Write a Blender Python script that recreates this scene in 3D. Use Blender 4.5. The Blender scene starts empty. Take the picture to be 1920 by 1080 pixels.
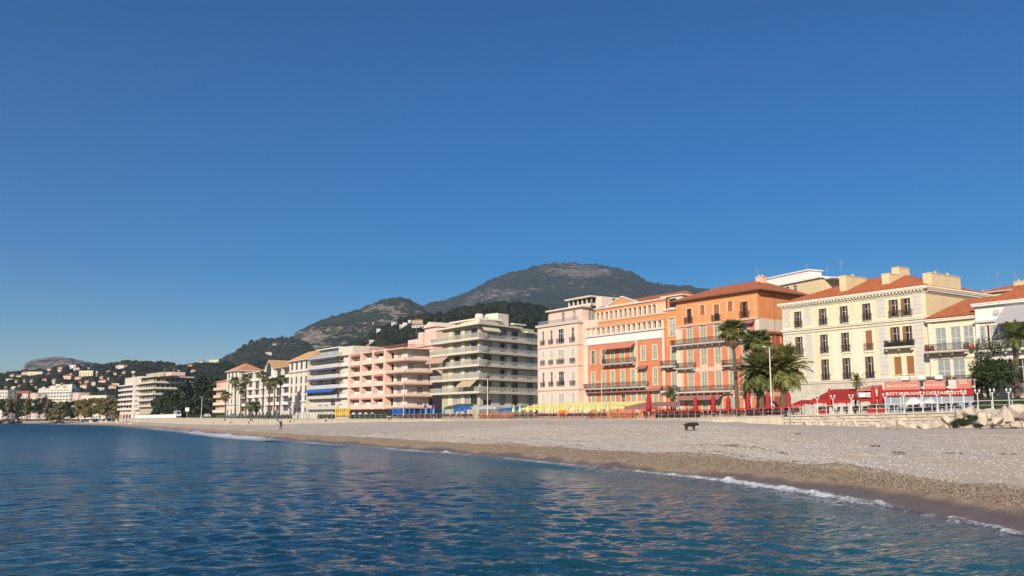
import bpy, math, random
import numpy as np
from mathutils import Vector, Matrix, noise as mnoise
R_ = math.radians
random.seed(7); np.random.seed(7)
scene = bpy.context.scene
C = scene.collection
# ------------------------------------------------------------------ camera
F = 1700.0                       # focal length in photo pixels (1920 wide)
HC = 3.0                         # eye height above the sea
PITCH = math.atan(247.0 / F)
cam_d = bpy.data.cameras.new('camera'); cam = bpy.data.objects.new('camera', cam_d); C.objects.link(cam)
cam_d.sensor_width = 36.0; cam_d.lens = 36.0 * F / 1920.0
cam_d.clip_start = 0.2; cam_d.clip_end = 60000
cam.location = (0, 0, HC); cam.rotation_euler = (math.pi / 2 + PITCH, 0, 0)
scene.camera = cam
# ------------------------------------------------------------------ light
SUN_EL = R_(28); SUN_AZ = math.atan2(-0.34, -0.94)      # azimuth from +Y towards +X
w = bpy.data.worlds.new('World'); scene.world = w; w.use_nodes = True
nt = w.node_tree; nt.nodes.clear()
sky = nt.nodes.new('ShaderNodeTexSky'); sky.sky_type = 'NISHITA'; sky.sun_disc = False
sky.sun_elevation = SUN_EL; sky.sun_rotation = SUN_AZ
sky.air_density = 1.0; sky.dust_density = 0.35; sky.ozone_density = 3.2; sky.altitude = 0
bg = nt.nodes.new('ShaderNodeBackground'); bg.inputs[1].default_value = 0.066
wo = nt.nodes.new('ShaderNodeOutputWorld')
hsv = nt.nodes.new('ShaderNodeHueSaturation'); hsv.inputs['Saturation'].default_value = 1.72; hsv.inputs['Hue'].default_value = 0.503
nt.links.new(sky.outputs[0], hsv.inputs['Color']); tint = nt.nodes.new('ShaderNodeMix'); tint.data_type = 'RGBA'; tint.blend_type = 'MULTIPLY'; tint.inputs[0].default_value = 1.0; tint.inputs[7].default_value = (0.98, 0.98, 1.12, 1)
nt.links.new(hsv.outputs[0], tint.inputs[6]); nt.links.new(tint.outputs[2], bg.inputs[0]); nt.links.new(bg.outputs[0], wo.inputs[0])
sd = bpy.data.lights.new('sun', 'SUN'); sun = bpy.data.objects.new('sun', sd); C.objects.link(sun)
sd.energy = 5.0; sd.angle = R_(0.53); sd.color = (1.0, 0.88, 0.72)
sdir = Vector((math.sin(SUN_AZ) * math.cos(SUN_EL), math.cos(SUN_AZ) * math.cos(SUN_EL), math.sin(SUN_EL)))
sun.rotation_euler = sdir.to_track_quat('Z', 'Y').to_euler(); sun.location = (0, -20, 60)
vs = scene.view_settings
scene.display_settings.display_device = 'sRGB'
vs.view_transform = 'Standard'; vs.look = 'None'; vs.exposure = 0.22; vs.gamma = 1.0; vs.use_curve_mapping = False
scene.cycles.use_denoising = True
scene.cycles.max_bounces = 6; scene.cycles.diffuse_bounces = 2; scene.cycles.glossy_bounces = 2
scene.cycles.transparent_max_bounces = 12; scene.cycles.transmission_bounces = 3; scene.cycles.volume_bounces = 1
scene.cycles.caustics_reflective = False; scene.cycles.caustics_refractive = False
scene.cycles.sample_clamp_indirect = 4.0
# ------------------------------------------------------------------ measuring: from photo pixels to places
CP, SP = math.cos(PITCH), math.sin(PITCH)
def ray(px, py):
    u = (px - 960) / F; v = (540 - py) / F
    return (u, CP - v * SP, SP + v * CP)
def azel(px, py):
    d = ray(px, py); return d[0] / d[1], d[2] / d[1]
def at(px, D, py=787.0):
    return Vector((azel(px, py)[0] * D, D))
def zat(py, D, px=960):
    return HC + azel(px, py)[1] * D
def hitline(A, B, px, py):
    """where the sight line meets the vertical plane A-B: distance along it and height"""
    a, e = azel(px, py); dx, dy = B[0] - A[0], B[1] - A[1]
    t = (a * A[1] - A[0]) / (dx - a * dy)
    Y = A[1] + t * dy
    return t * math.hypot(dx, dy), HC + e * Y
def lerp(a, b, t): return a + (b - a) * t
# ------------------------------------------------------------------ objects
def tag(o, label=None, cat=None, group=None, kind=None):
    if label: o['label'] = label
    if cat: o['category'] = cat
    if group: o['group'] = group
    if kind: o['kind'] = kind
    return o
def empty(name, loc=(0, 0, 0), rz=0.0, label=None, cat=None, group=None):
    o = bpy.data.objects.new(name, None); C.objects.link(o); o.location = loc; o.rotation_euler = (0, 0, rz)
    o.empty_display_size = 0.5
    return tag(o, label, cat, group)
def mobj(name, me, parent=None, loc=(0, 0, 0), rot=(0, 0, 0), scale=None):
    o = bpy.data.objects.new(name, me); C.objects.link(o); o.location = loc; o.rotation_euler = rot
    if scale is not None: o.scale = scale
    if parent is not None: o.parent = parent
    return o
def kids(o): return list(o.children)
def copy_tree(o, parent=None):
    c = o.copy(); C.objects.link(c)
    if parent is not None: c.parent = parent
    for ch in kids(o): copy_tree(ch, c)
    return c
class MB:
    def __init__(s): s.v = []; s.f = []; s.m = []
    def add(s, vs, fs, m=0):
        b = len(s.v); s.v.extend(vs); s.f.extend([tuple(i + b for i in f) for f in fs]); s.m.extend([m] * len(fs)); return s
    def box(s, x0, y0, z0, x1, y1, z1, m=0):
        v = [(x, y, z) for z in (z0, z1) for y in (y0, y1) for x in (x0, x1)]
        return s.add(v, [(0, 2, 3, 1), (4, 5, 7, 6), (0, 1, 5, 4), (2, 6, 7, 3), (0, 4, 6, 2), (1, 3, 7, 5)], m)
    def quad(s, a, b, c, d, m=0): return s.add([a, b, c, d], [(0, 1, 2, 3)], m)
    def tri(s, a, b, c, m=0): return s.add([a, b, c], [(0, 1, 2)], m)
    def tube(s, p0, p1, r0, r1=None, n=6, m=0, cap=True):
        r1 = r0 if r1 is None else r1
        p0 = Vector(p0); p1 = Vector(p1); d = (p1 - p0).normalized()
        a = d.orthogonal().normalized(); b = d.cross(a)
        v = []
        for p, r in ((p0, r0), (p1, r1)):
            for k in range(n):
                t = 2 * math.pi * k / n; v.append(tuple(p + (a * math.cos(t) + b * math.sin(t)) * r))
        f = [(k, (k + 1) % n, n + (k + 1) % n, n + k) for k in range(n)]
        if cap: f += [tuple(reversed(range(n))), tuple(range(n, 2 * n))]
        return s.add(v, f, m)
    def path(s, pts, rs, n=8, m=0):
        v = []; pts = [Vector(p) for p in pts]
        for i, p in enumerate(pts):
            d = (pts[min(i + 1, len(pts) - 1)] - pts[max(i - 1, 0)]).normalized()
            a = d.cross(Vector((0, 1, 0))); a = (a if a.length > .1 else d.cross(Vector((1, 0, 0)))).normalized(); b = d.cross(a)
            for k in range(n):
                t = 2 * math.pi * k / n; v.append(tuple(p + (a * math.cos(t) + b * math.sin(t)) * rs[i]))
        f = []
        for i in range(len(pts) - 1):
            for k in range(n):
                f.append((i * n + k, i * n + (k + 1) % n, (i + 1) * n + (k + 1) % n, (i + 1) * n + k))
        f += [tuple(reversed(range(n))), tuple(range((len(pts) - 1) * n, len(pts) * n))]
        return s.add(v, f, m)
    def lathe(s, prof, n=12, c=(0, 0), m=0, lobes=0, amp=0.0):
        v = []
        for (r, z) in prof:
            for k in range(n):
                t = 2 * math.pi * k / n; rr = r * (1 + (amp * math.cos(lobes * t) if lobes else 0))
                v.append((c[0] + rr * math.cos(t), c[1] + rr * math.sin(t), z))
        f = [(i * n + k, i * n + (k + 1) % n, (i + 1) * n + (k + 1) % n, (i + 1) * n + k) for i in range(len(prof) - 1) for k in range(n)]
        f += [tuple(reversed(range(n))), tuple(range((len(prof) - 1) * n, len(prof) * n))]
        return s.add(v, f, m)
    def prism(s, poly, z0, z1, m=0):
        n = len(poly); v = [(p[0], p[1], z0) for p in poly] + [(p[0], p[1], z1) for p in poly]
        f = [(k, (k + 1) % n, n + (k + 1) % n, n + k) for k in range(n)] + [tuple(reversed(range(n))), tuple(range(n, 2 * n))]
        return s.add(v, f, m)
    def mesh(s, name, mats, smooth=False):
        me = bpy.data.meshes.new(name); me.from_pydata(s.v, [], s.f)
        for mt in (mats if isinstance(mats, (list, tuple)) else [mats]): me.materials.append(mt)
        if max(s.m, default=0): me.polygons.foreach_set('material_index', s.m)
        if smooth: me.polygons.foreach_set('use_smooth', [True] * len(s.f))
        me.update(); return me
    def build(s, name, mats, parent=None, loc=(0, 0, 0), rot=(0, 0, 0), smooth=False):
        return mobj(name, s.mesh(name, mats, smooth), parent, loc, rot)
def mesh_np(name, verts, faces, mat, smooth=True, attrs=None):
    """verts Nx3, faces MxK (K = 3 or 4)"""
    me = bpy.data.meshes.new(name); V = np.asarray(verts, dtype=np.float32); Fc = np.asarray(faces, dtype=np.int32); k = Fc.shape[1]
    me.vertices.add(len(V)); me.vertices.foreach_set('co', V.ravel())
    me.loops.add(Fc.size); me.loops.foreach_set('vertex_index', Fc.ravel())
    me.polygons.add(len(Fc)); me.polygons.foreach_set('loop_start', np.arange(0, Fc.size, k, dtype=np.int32))
    me.polygons.foreach_set('loop_total', np.full(len(Fc), k, dtype=np.int32))
    if smooth: me.polygons.foreach_set('use_smooth', np.ones(len(Fc), dtype=bool))
    me.update(calc_edges=True)
    for an, arr in (attrs or {}).items():
        if arr.ndim == 1:
            at_ = me.attributes.new(an, 'FLOAT', 'POINT'); at_.data.foreach_set('value', arr.astype(np.float32))
        else:
            at_ = me.attributes.new(an, 'FLOAT_COLOR', 'POINT'); at_.data.foreach_set('color', arr.astype(np.float32).ravel())
    me.materials.append(mat); return me
def grid_faces(nr, nc):
    i = np.arange(nr - 1)[:, None] * nc + np.arange(nc - 1)[None, :]
    return np.stack([i, i + 1, i + nc + 1, i + nc], -1).reshape(-1, 4)
# ------------------------------------------------------------------ materials
def newmat(name):
    m = bpy.data.materials.new(name); m.use_nodes = True; nt = m.node_tree
    b = nt.nodes.get('Principled BSDF'); return m, nt, b
def mat(name, col, rough=0.75, var=0.12, scale=0.6, bump=0.0, bscale=6.0, metal=0.0, grime=0.0, spec=0.35, wave=None):
    m, nt, b = newmat(name); N = nt.nodes; L = nt.links
    b.inputs['Roughness'].default_value = rough; b.inputs['Metallic'].default_value = metal
    b.inputs['Specular IOR Level'].default_value = spec
    tc = N.new('ShaderNodeTexCoord'); geo = N.new('ShaderNodeNewGeometry')
    nz = N.new('ShaderNodeTexNoise'); nz.inputs['Scale'].default_value = scale; nz.inputs['Detail'].default_value = 6; nz.inputs['Roughness'].default_value = 0.65
    L.new(geo.outputs['Position'], nz.inputs['Vector'])
    rp = N.new('ShaderNodeValToRGB'); rp.color_ramp.elements[0].position = 0.3; rp.color_ramp.elements[1].position = 0.72
    lo = tuple(c * (1 - var) for c in col); hi = tuple(min(1, c * (1 + var)) for c in col)
    rp.color_ramp.elements[0].color = (*lo, 1); rp.color_ramp.elements[1].color = (*hi, 1)
    L.new(nz.outputs['Fac'], rp.inputs[0]); out = rp.outputs[0]
    if grime:
        n2 = N.new('ShaderNodeTexNoise'); n2.inputs['Scale'].default_value = 1.0; n2.inputs['Detail'].default_value = 5
        mp = N.new('ShaderNodeMapping'); mp.inputs['Scale'].default_value = (2.2, 2.2, 0.22)
        L.new(geo.outputs['Position'], mp.inputs[0]); L.new(mp.outputs[0], n2.inputs['Vector'])
        r2 = N.new('ShaderNodeMapRange'); r2.inputs[1].default_value = 0.5; r2.inputs[2].default_value = 0.78; r2.inputs[4].default_value = grime
        L.new(n2.outputs['Fac'], r2.inputs[0])
        mx = N.new('ShaderNodeMix'); mx.data_type = 'RGBA'; mx.inputs[7].default_value = (col[0] * .42, col[1] * .40, col[2] * .38, 1)
        L.new(r2.outputs[0], mx.inputs[0]); L.new(out, mx.inputs[6]); out = mx.outputs[2]
    L.new(out, b.inputs['Base Color'])
    if wave:                                   # fine relief: tile rows, louvres, boards
        wv = N.new('ShaderNodeTexWave'); wv.inputs['Scale'].default_value = wave[1]; wv.bands_direction = wave[0]; wv.inputs['Distortion'].default_value = 0.4
        L.new(tc.outputs['Object'], wv.inputs['Vector'])
        bp = N.new('ShaderNodeBump'); bp.inputs['Strength'].default_value = wave[2]; bp.inputs['Distance'].default_value = 0.04
        L.new(wv.outputs['Fac'], bp.inputs['Height']); L.new(bp.outputs[0], b.inputs['Normal'])
    elif bump:
        n3 = N.new('ShaderNodeTexNoise'); n3.inputs['Scale'].default_value = bscale; n3.inputs['Detail'].default_value = 4
        L.new(geo.outputs['Position'], n3.inputs['Vector'])
        bp = N.new('ShaderNodeBump'); bp.inputs['Strength'].default_value = bump; bp.inputs['Distance'].default_value = 0.05
        L.new(n3.outputs['Fac'], bp.inputs['Height']); L.new(bp.outputs[0], b.inputs['Normal'])
    return m
M = {}
def leafmat(name, a, b_, scale=1.2, trans=0.25):
    m, nt, b = newmat(name); N = nt.nodes; L = nt.links
    geo = N.new('ShaderNodeNewGeometry'); nz = N.new('ShaderNodeTexNoise'); nz.inputs['Scale'].default_value = scale; nz.inputs['Detail'].default_value = 4
    L.new(geo.outputs['Position'], nz.inputs['Vector'])
    ad = N.new('ShaderNodeMath'); ad.operation = 'MULTIPLY_ADD'; ad.inputs[1].default_value = 0.35
    L.new(geo.outputs['Random Per Island'], ad.inputs[0]); L.new(nz.outputs['Fac'], ad.inputs[2])
    rp = N.new('ShaderNodeValToRGB'); rp.color_ramp.elements[0].position = 0.45; rp.color_ramp.elements[1].position = 0.85
    rp.color_ramp.elements[0].color = (*a, 1); rp.color_ramp.elements[1].color = (*b_, 1)
    L.new(ad.outputs[0], rp.inputs[0]); L.new(rp.outputs[0], b.inputs['Base Color'])
    b.inputs['Roughness'].default_value = 0.6; b.inputs['Specular IOR Level'].default_value = 0.3
    if trans:
        tr = N.new('ShaderNodeBsdfTranslucent'); L.new(rp.outputs[0], tr.inputs[0])
        mx = N.new('ShaderNodeMixShader'); mx.inputs[0].default_value = trans
        out = nt.nodes['Material Output']; L.new(b.outputs[0], mx.inputs[1]); L.new(tr.outputs[0], mx.inputs[2]); L.new(mx.outputs[0], out.inputs[0])
    return m
def glassmat(name, col=(0.02, 0.025, 0.03), rough=0.08):
    m = mat(name, col, rough, 0.5, 0.35, spec=0.6); return m
def clearmat(name, tint, alpha):
    m, nt, b = newmat(name); b.inputs['Base Color'].default_value = (*tint, 1); b.inputs['Roughness'].default_value = 0.12
    b.inputs['Alpha'].default_value = alpha; return m
M['glass'] = glassmat('window_glass')
M['glass2'] = mat('curtained_glass', (0.38, 0.39, 0.39), 0.12, 0.5, 0.5, spec=0.6)
M['rail_glass'] = clearmat('rail_glass', (0.44, 0.44, 0.38), 0.45)
M['screen'] = clearmat('wind_screen', (0.33, 0.37, 0.42), 0.85)
M['white'] = mat('white_paint', (0.76, 0.74, 0.69), 0.6, 0.05, 1.0, grime=0.15)
M['offwhite'] = mat('off_white_render', (0.66, 0.60, 0.50), 0.8, 0.06, 0.8, grime=0.25)
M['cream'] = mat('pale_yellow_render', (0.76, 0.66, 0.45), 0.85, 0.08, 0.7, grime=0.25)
M['creamside'] = mat('straw_and_shaded_cream_render', (0.70, 0.57, 0.34), 0.85, 0.06, 0.5, grime=0.2)  # straw yellow; side walls repeat the front cream with shade in the colour
M['panel'] = mat('ivory_stucco', (0.77, 0.71, 0.57), 0.85, 0.06, 0.9, grime=0.15)
M['quoin'] = mat('grey_white_stone', (0.60, 0.57, 0.52), 0.85, 0.10, 1.4, bump=0.3)
M['base'] = mat('stone_base', (0.58, 0.53, 0.44), 0.9, 0.18, 1.2, bump=0.4, grime=0.3)
M['orange'] = mat('orange_render', (0.72, 0.29, 0.11), 0.85, 0.09, 0.5, grime=0.2)
M['orange2'] = mat('red_orange_render', (0.62, 0.22, 0.11), 0.85, 0.10, 0.5, grime=0.25)
M['peach'] = mat('peach_band', (0.74, 0.50, 0.36), 0.85, 0.07, 0.6, grime=0.15)
M['brick'] = mat('brick_red_panel', (0.42, 0.10, 0.05), 0.85, 0.08, 0.6)
M['pink'] = mat('pale_pink_render', (0.76, 0.55, 0.46), 0.85, 0.06, 0.5, grime=0.18)
M['salmon'] = mat('salmon_render', (0.75, 0.52, 0.42), 0.85, 0.06, 0.4, grime=0.15)
M['salmonlight'] = mat('light_salmon_render', (0.74, 0.58, 0.48), 0.85, 0.06, 0.4, grime=0.12)
M['olive'] = mat('olive_cream_render', (0.47, 0.42, 0.29), 0.85, 0.07, 0.4, grime=0.2)
M['oliveslab'] = mat('cream_slab', (0.71, 0.655, 0.52), 0.8, 0.06, 0.4, grime=0.3)
M['greyw'] = mat('grey_white_wall', (0.55, 0.53, 0.50), 0.85, 0.08, 0.4, grime=0.2)  # one even grey white for slabs, parapets, boards and hillside walls
M['shutg'] = mat('grey_green_shutter', (0.52, 0.56, 0.44), 0.6, 0.08, 2.0, wave=('Z', 3.0, 0.5))
M['shutp'] = mat('pale_shutter', (0.70, 0.66, 0.58), 0.6, 0.05, 2.0, wave=('Z', 3.0, 0.4))
M['shutb'] = mat('brown_shutter', (0.32, 0.14, 0.06), 0.6, 0.10, 2.0, wave=('Z', 3.0, 0.5))
M['shutgl'] = mat('blue_grey_shutter', (0.50, 0.54, 0.52), 0.6, 0.08, 2.0, wave=('Z', 3.0, 0.4))
M['shuto'] = mat('olive_shutter', (0.70, 0.64, 0.46), 0.6, 0.06, 2.0, wave=('Z', 3.0, 0.4))
M['frame'] = mat('window_frame_white', (0.66, 0.63, 0.57), 0.5, 0.05)
M['framed'] = mat('window_frame_dark', (0.16, 0.09, 0.07), 0.5, 0.15)
M['iron'] = mat('wrought_iron', (0.035, 0.035, 0.04), 0.5, 0.2)
M['greymetal'] = mat('grey_metal', (0.30, 0.31, 0.32), 0.45, 0.1)
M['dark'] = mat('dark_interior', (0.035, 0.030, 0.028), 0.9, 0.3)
M['tile'] = mat('terracotta_tiles', (0.43, 0.135, 0.055), 0.85, 0.28, 1.6, wave=('X', 1.6, 0.9))
M['tilep'] = mat('faded_terracotta_tiles', (0.48, 0.235, 0.13), 0.85, 0.2, 1.2, wave=('X', 1.6, 0.8))
M['tileo'] = mat('ochre_tiles', (0.52, 0.31, 0.15), 0.85, 0.2, 1.2, wave=('X', 1.6, 0.8))
M['redcloth'] = mat('red_canvas', (0.37, 0.024, 0.022), 0.8, 0.12, 1.5, bump=0.2)
M['coral'] = mat('faded_red_banner', (0.50, 0.19, 0.145), 0.75, 0.08, 1.5)
M['brownawn'] = mat('brown_red_awning', (0.33, 0.15, 0.12), 0.8, 0.08)
M['tan'] = mat('tan_awning', (0.50, 0.40, 0.26), 0.8, 0.08)
M['taupe'] = mat('taupe_awning', (0.46, 0.33, 0.26), 0.8, 0.08)
M['yellow'] = mat('pale_yellow_canvas', (0.70, 0.66, 0.24), 0.8, 0.10, 1.5)
M['bright_yellow'] = mat('bright_yellow_canvas', (0.80, 0.48, 0.01), 0.7, 0.12, 2.5)
M['blue'] = mat('blue_canvas', (0.02, 0.12, 0.42), 0.75, 0.15, 1.5)
M['navy'] = mat('navy_canvas', (0.07, 0.08, 0.19), 0.8, 0.12)
M['ltblue'] = mat('light_blue_canvas', (0.10, 0.32, 0.46), 0.8, 0.12)
M['purple'] = mat('purple_canvas', (0.12, 0.05, 0.25), 0.8, 0.12)
M['greyawn'] = mat('grey_striped_awning', (0.40, 0.38, 0.38), 0.8, 0.08)
M['greencloth'] = mat('green_canvas', (0.05, 0.09, 0.07), 0.8, 0.12)
M['orangeplastic'] = mat('orange_plastic', (0.50, 0.14, 0.05), 0.5, 0.12)
M['orangebright'] = mat('bright_orange_plastic', (0.85, 0.20, 0.01), 0.5, 0.12)
M['darkred'] = mat('dark_red_cane', (0.13, 0.04, 0.03), 0.6, 0.2)
M['wicker'] = mat('black_wicker', (0.02, 0.018, 0.018), 0.6, 0.2)
M['greywicker'] = mat('grey_wicker', (0.14, 0.11, 0.11), 0.6, 0.2)
M['lampwhite'] = mat('white_enamel', (0.66, 0.65, 0.62), 0.35, 0.03)
M['concrete'] = mat('pale_concrete', (0.50, 0.44, 0.35), 0.9, 0.14, 0.5, bump=0.4, grime=0.5)
M['stonewall'] = mat('limestone_block', (0.50, 0.44, 0.34), 0.92, 0.28, 1.1, bump=0.7, bscale=5)
M['mortar'] = mat('mortar', (0.40, 0.35, 0.27), 0.95, 0.15, 1.0, bump=0.5)
M['rock'] = mat('limestone_boulder', (0.54, 0.46, 0.37), 0.92, 0.25, 0.9, bump=0.8, bscale=3, grime=0.5)
M['rockdark'] = mat('wet_rock', (0.12, 0.09, 0.06), 0.7, 0.3, 0.8, bump=0.8)
M['rockyellow'] = mat('ochre_rock', (0.30, 0.21, 0.09), 0.8, 0.3, 3, bump=0.8)
M['paving'] = mat('paving', (0.36, 0.33, 0.29), 0.9, 0.1, 1.0)
M['asphalt'] = mat('asphalt', (0.055, 0.055, 0.057), 0.9, 0.15, 1.5)
M['bark'] = mat('palm_bark', (0.13, 0.095, 0.065), 0.95, 0.3, 4, bump=1.0, bscale=9)
M['barkg'] = mat('grey_bark', (0.20, 0.17, 0.13), 0.95, 0.3, 3, bump=1.0, bscale=7)
M['frond'] = leafmat('palm_leaf', (0.06, 0.085, 0.02), (0.21, 0.24, 0.07), 1.5)
M['frondy'] = leafmat('yellowing_palm_leaf', (0.09, 0.11, 0.025), (0.30, 0.30, 0.09), 1.5)
M['deadfrond'] = leafmat('dry_palm_leaf', (0.13, 0.09, 0.05), (0.22, 0.16, 0.09), 1.5, 0.1)
M['leaf'] = leafmat('dark_leaves', (0.022, 0.038, 0.013), (0.06, 0.085, 0.03), 0.7)
M['leafpine'] = leafmat('pine_needles', (0.014, 0.024, 0.012), (0.038, 0.055, 0.024), 0.35, 0.1)
M['leafplane'] = leafmat('autumn_plane_leaves', (0.10, 0.10, 0.035), (0.28, 0.22, 0.085), 0.3)
M['leafhedge'] = leafmat('hedge_leaves', (0.02, 0.035, 0.012), (0.05, 0.07, 0.025), 1.5)
M['flower'] = leafmat('red_flowers', (0.35, 0.05, 0.04), (0.6, 0.2, 0.1), 4)
M['blossom'] = leafmat('pale_blossom', (0.38, 0.32, 0.22), (0.6, 0.5, 0.38), 4)
M['carw'] = mat('white_car_paint', (0.62, 0.62, 0.62), 0.25, 0.03, spec=0.6)
M['carb'] = mat('dark_car_paint', (0.04, 0.045, 0.06), 0.25, 0.1, spec=0.6)
M['cars'] = mat('silver_car_paint', (0.35, 0.36, 0.38), 0.25, 0.05, metal=0.5)
M['rubber'] = mat('tyre_rubber', (0.02, 0.02, 0.02), 0.8, 0.1)
M['fur'] = mat('brown_black_fur', (0.028, 0.017, 0.012), 0.9, 0.3, 20, bump=0.6, bscale=40)
M['cloth_dark'] = mat('dark_clothes', (0.03, 0.028, 0.025), 0.9, 0.2, 6)
M['skin'] = mat('skin', (0.42, 0.25, 0.18), 0.6, 0.05)
ORD = ['first', 'second', 'third', 'fourth', 'fifth', 'sixth', 'seventh', 'eighth', 'ninth', 'tenth', 'eleventh', 'twelfth', 'thirteenth', 'fourteenth', 'fifteenth', 'sixteenth', 'seventeenth', 'eighteenth', 'nineteenth', 'twentieth']
def ordi(i, n):
    return 'leftmost' if i == 0 else ('rightmost' if i == n - 1 else ORD[i])
# ================================================================== shore, beach, sea
SH = [(2000, 1012), (1920, 994), (1700, 950), (1450, 907), (1200, 882), (1000, 863), (850, 850), (700, 838), (560, 827), (500, 821), (400, 812.5), (300, 803.5), (250, 800), (200, 797.5), (100, 795), (0, 793.2), (-150, 792)]
shore = [Vector((12.0, -30)), Vector((12.6, -8)), Vector((13.6, 8)), Vector((14.0, 17))] + [at(px, HC * F / (py - 787.0)) for px, py in SH]
WL = [(2000, 93), (1860, 98), (1660, 105), (1480, 113), (1300, 122), (1187, 131), (1000, 153), (914, 165), (800, 182), (700, 200), (600, 224), (500, 258), (400, 315), (330, 388), (250, 500), (200, 600), (100, 800), (0, 1000), (-150, 1400)]
wallp = [Vector((70, 20)), Vector((64, 55))] + [at(px, D) for px, D in WL]
#          z of the wall's foot and of its top at each wall point
WZ = [(2.0, 4.0), (2.1, 4.0), (2.2, 4.0), (2.2, 4.0), (2.1, 3.72), (2.35, 3.55), (2.85, 3.2), (2.9, 3.15), (2.9, 3.15), (2.85, 3.15), (2.7, 3.2), (2.5, 3.2), (2.1, 3.2), (1.6, 3.25), (1.3, 3.6), (1.3, 3.9), (2.0, 3.9), (2.2, 3.6), (2.2, 3.4), (2.2, 3.4), (2.2, 3.4)]
def arclen(P):
    L = [0.0]
    for i in range(1, len(P)): L.append(L[-1] + (P[i] - P[i - 1]).length)
    return np.array(L)
def resample(P, t):
    L = arclen(P); s = np.asarray(t) * L[-1]
    return np.stack([np.interp(s, L, [p.x for p in P]), np.interp(s, L, [p.y for p in P])], -1)
def smooth_poly(P, n, it=2):
    q = [Vector(p) for p in P]
    for _ in range(it):
        r = [q[0]]
        for i in range(len(q) - 1): r += [q[i] * .75 + q[i + 1] * .25, q[i] * .25 + q[i + 1] * .75]
        r.append(q[-1]); q = r
    return q
def az_of(p): return math.atan2(p.x, p.y)
shore_s = smooth_poly(shore, 0); wall_az = np.array([az_of(p) for p in wallp])
def wall_interp(az):
    """wall line point, foot and top height met by a given bearing from the pier"""
    a = wall_az[::-1]
    X = np.interp(az, a, [p.x for p in wallp][::-1]); Y = np.interp(az, a, [p.y for p in wallp][::-1])
    return X, Y, np.interp(az, a, [z[0] for z in WZ][::-1]), np.interp(az, a, [z[1] for z in WZ][::-1])
def wperp(px, off=0.0):
    """point on the wall line in the bearing of photo column px, moved inland by off metres; with ground height"""
    az = math.atan2(at(px, 1).x, 1)
    X, Y, z0, z1 = wall_interp(az); X2, Y2, _, _ = wall_interp(az + 0.004)
    t = Vector((X2 - X, Y2 - Y)).normalized(); n = Vector((-t.y, t.x))
    return Vector((X, Y)) + n * off, float(z0), float(z1), math.atan2(t.y, t.x)
def wpx(px, off=0.0):
    """the same, but the inland point itself lies in the bearing of px"""
    if abs(off) < .05: return wperp(px, off)
    q = px; tgt = math.atan2(at(px, 1).x, 1)
    for _ in range(6):
        P = wperp(q, off)[0]; q -= (math.atan2(P.x, P.y) - tgt) * F
    return wperp(q, off)
# beach: a ruled sheet between shoreline and wall
NS = 900; Lsh = arclen(shore_s)
# denser sampling near the viewer
sarr = []
s = 0.0
while s < Lsh[-1]:
    sarr.append(s); p = np.interp(s, Lsh, [q.y for q in shore_s]); s += max(0.22, abs(p) * 0.008)
sarr = np.array(sarr)
Sx = np.interp(sarr, Lsh, [q.x for q in shore_s]); Sy = np.interp(sarr, Lsh, [q.y for q in shore_s])
# cusps of the swash
Wt = np.interp(sarr, arclen(shore_s), np.linspace(0, 1, len(shore_s)))
wall_s = smooth_poly(wallp, 0)
Wz0s = []; Wx = np.interp(Wt, np.linspace(0, 1, len(wall_s)), [q.x for q in wall_s]); Wy = np.interp(Wt, np.linspace(0, 1, len(wall_s)), [q.y for q in wall_s])
wdist = np.hypot(Wx - Sx, Wy - Sy)
wl_L = arclen(wallp)
def wall_foot_z(x, y):
    az = np.arctan2(x, np.maximum(y, 1e-3)); a = wall_az[::-1]
    return np.interp(az, a, [z[0] for z in WZ][::-1])
Wz0 = wall_foot_z(Wx, Wy)
def vnoise(x, y, sc, oct=3, seed=0.0):
    out = np.empty(len(x)); 
    for i in range(len(x)): out[i] = mnoise.fractal(Vector((x[i] * sc + seed, y[i] * sc - seed, seed * .37)), 1.0, 2.0, oct)
    return out
FACE = 7.5
def beach_z(d, wd, z0):
    """height at d metres from the water's edge"""
    up = np.clip(d / FACE, 0, 1); face = 0.85 * (1 - (1 - up) ** 1.5)
    t = np.clip((d - FACE) / np.maximum(wd - FACE, 1), 0, 1)
    back = (z0 - 0.85) * (1 - (1 - t) ** 1.35)
    return np.where(d < 0, d * 0.13, face + back)
dcols = np.concatenate([-np.array([22, 14, 9, 6, 4, 2.8, 2, 1.4, 0.9, 0.45]), np.array([0, .3, .6, .9, 1.2, 1.6, 2, 2.5, 3, 3.6, 4.2, 5, 5.8, 6.6, 7.5, 8.5, 10, 12, 14, 17, 20, 24, 29, 35, 42])])
rows_v = []; dist_a = []
ux, uy = (Wx - Sx) / wdist, (Wy - Sy) / wdist
lim = np.minimum(dcols[None, :] * np.where(dcols > 0, 1, 1)[None, :], 1e9)
fr = np.concatenate([dcols[dcols < 9], np.zeros(0)])
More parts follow.
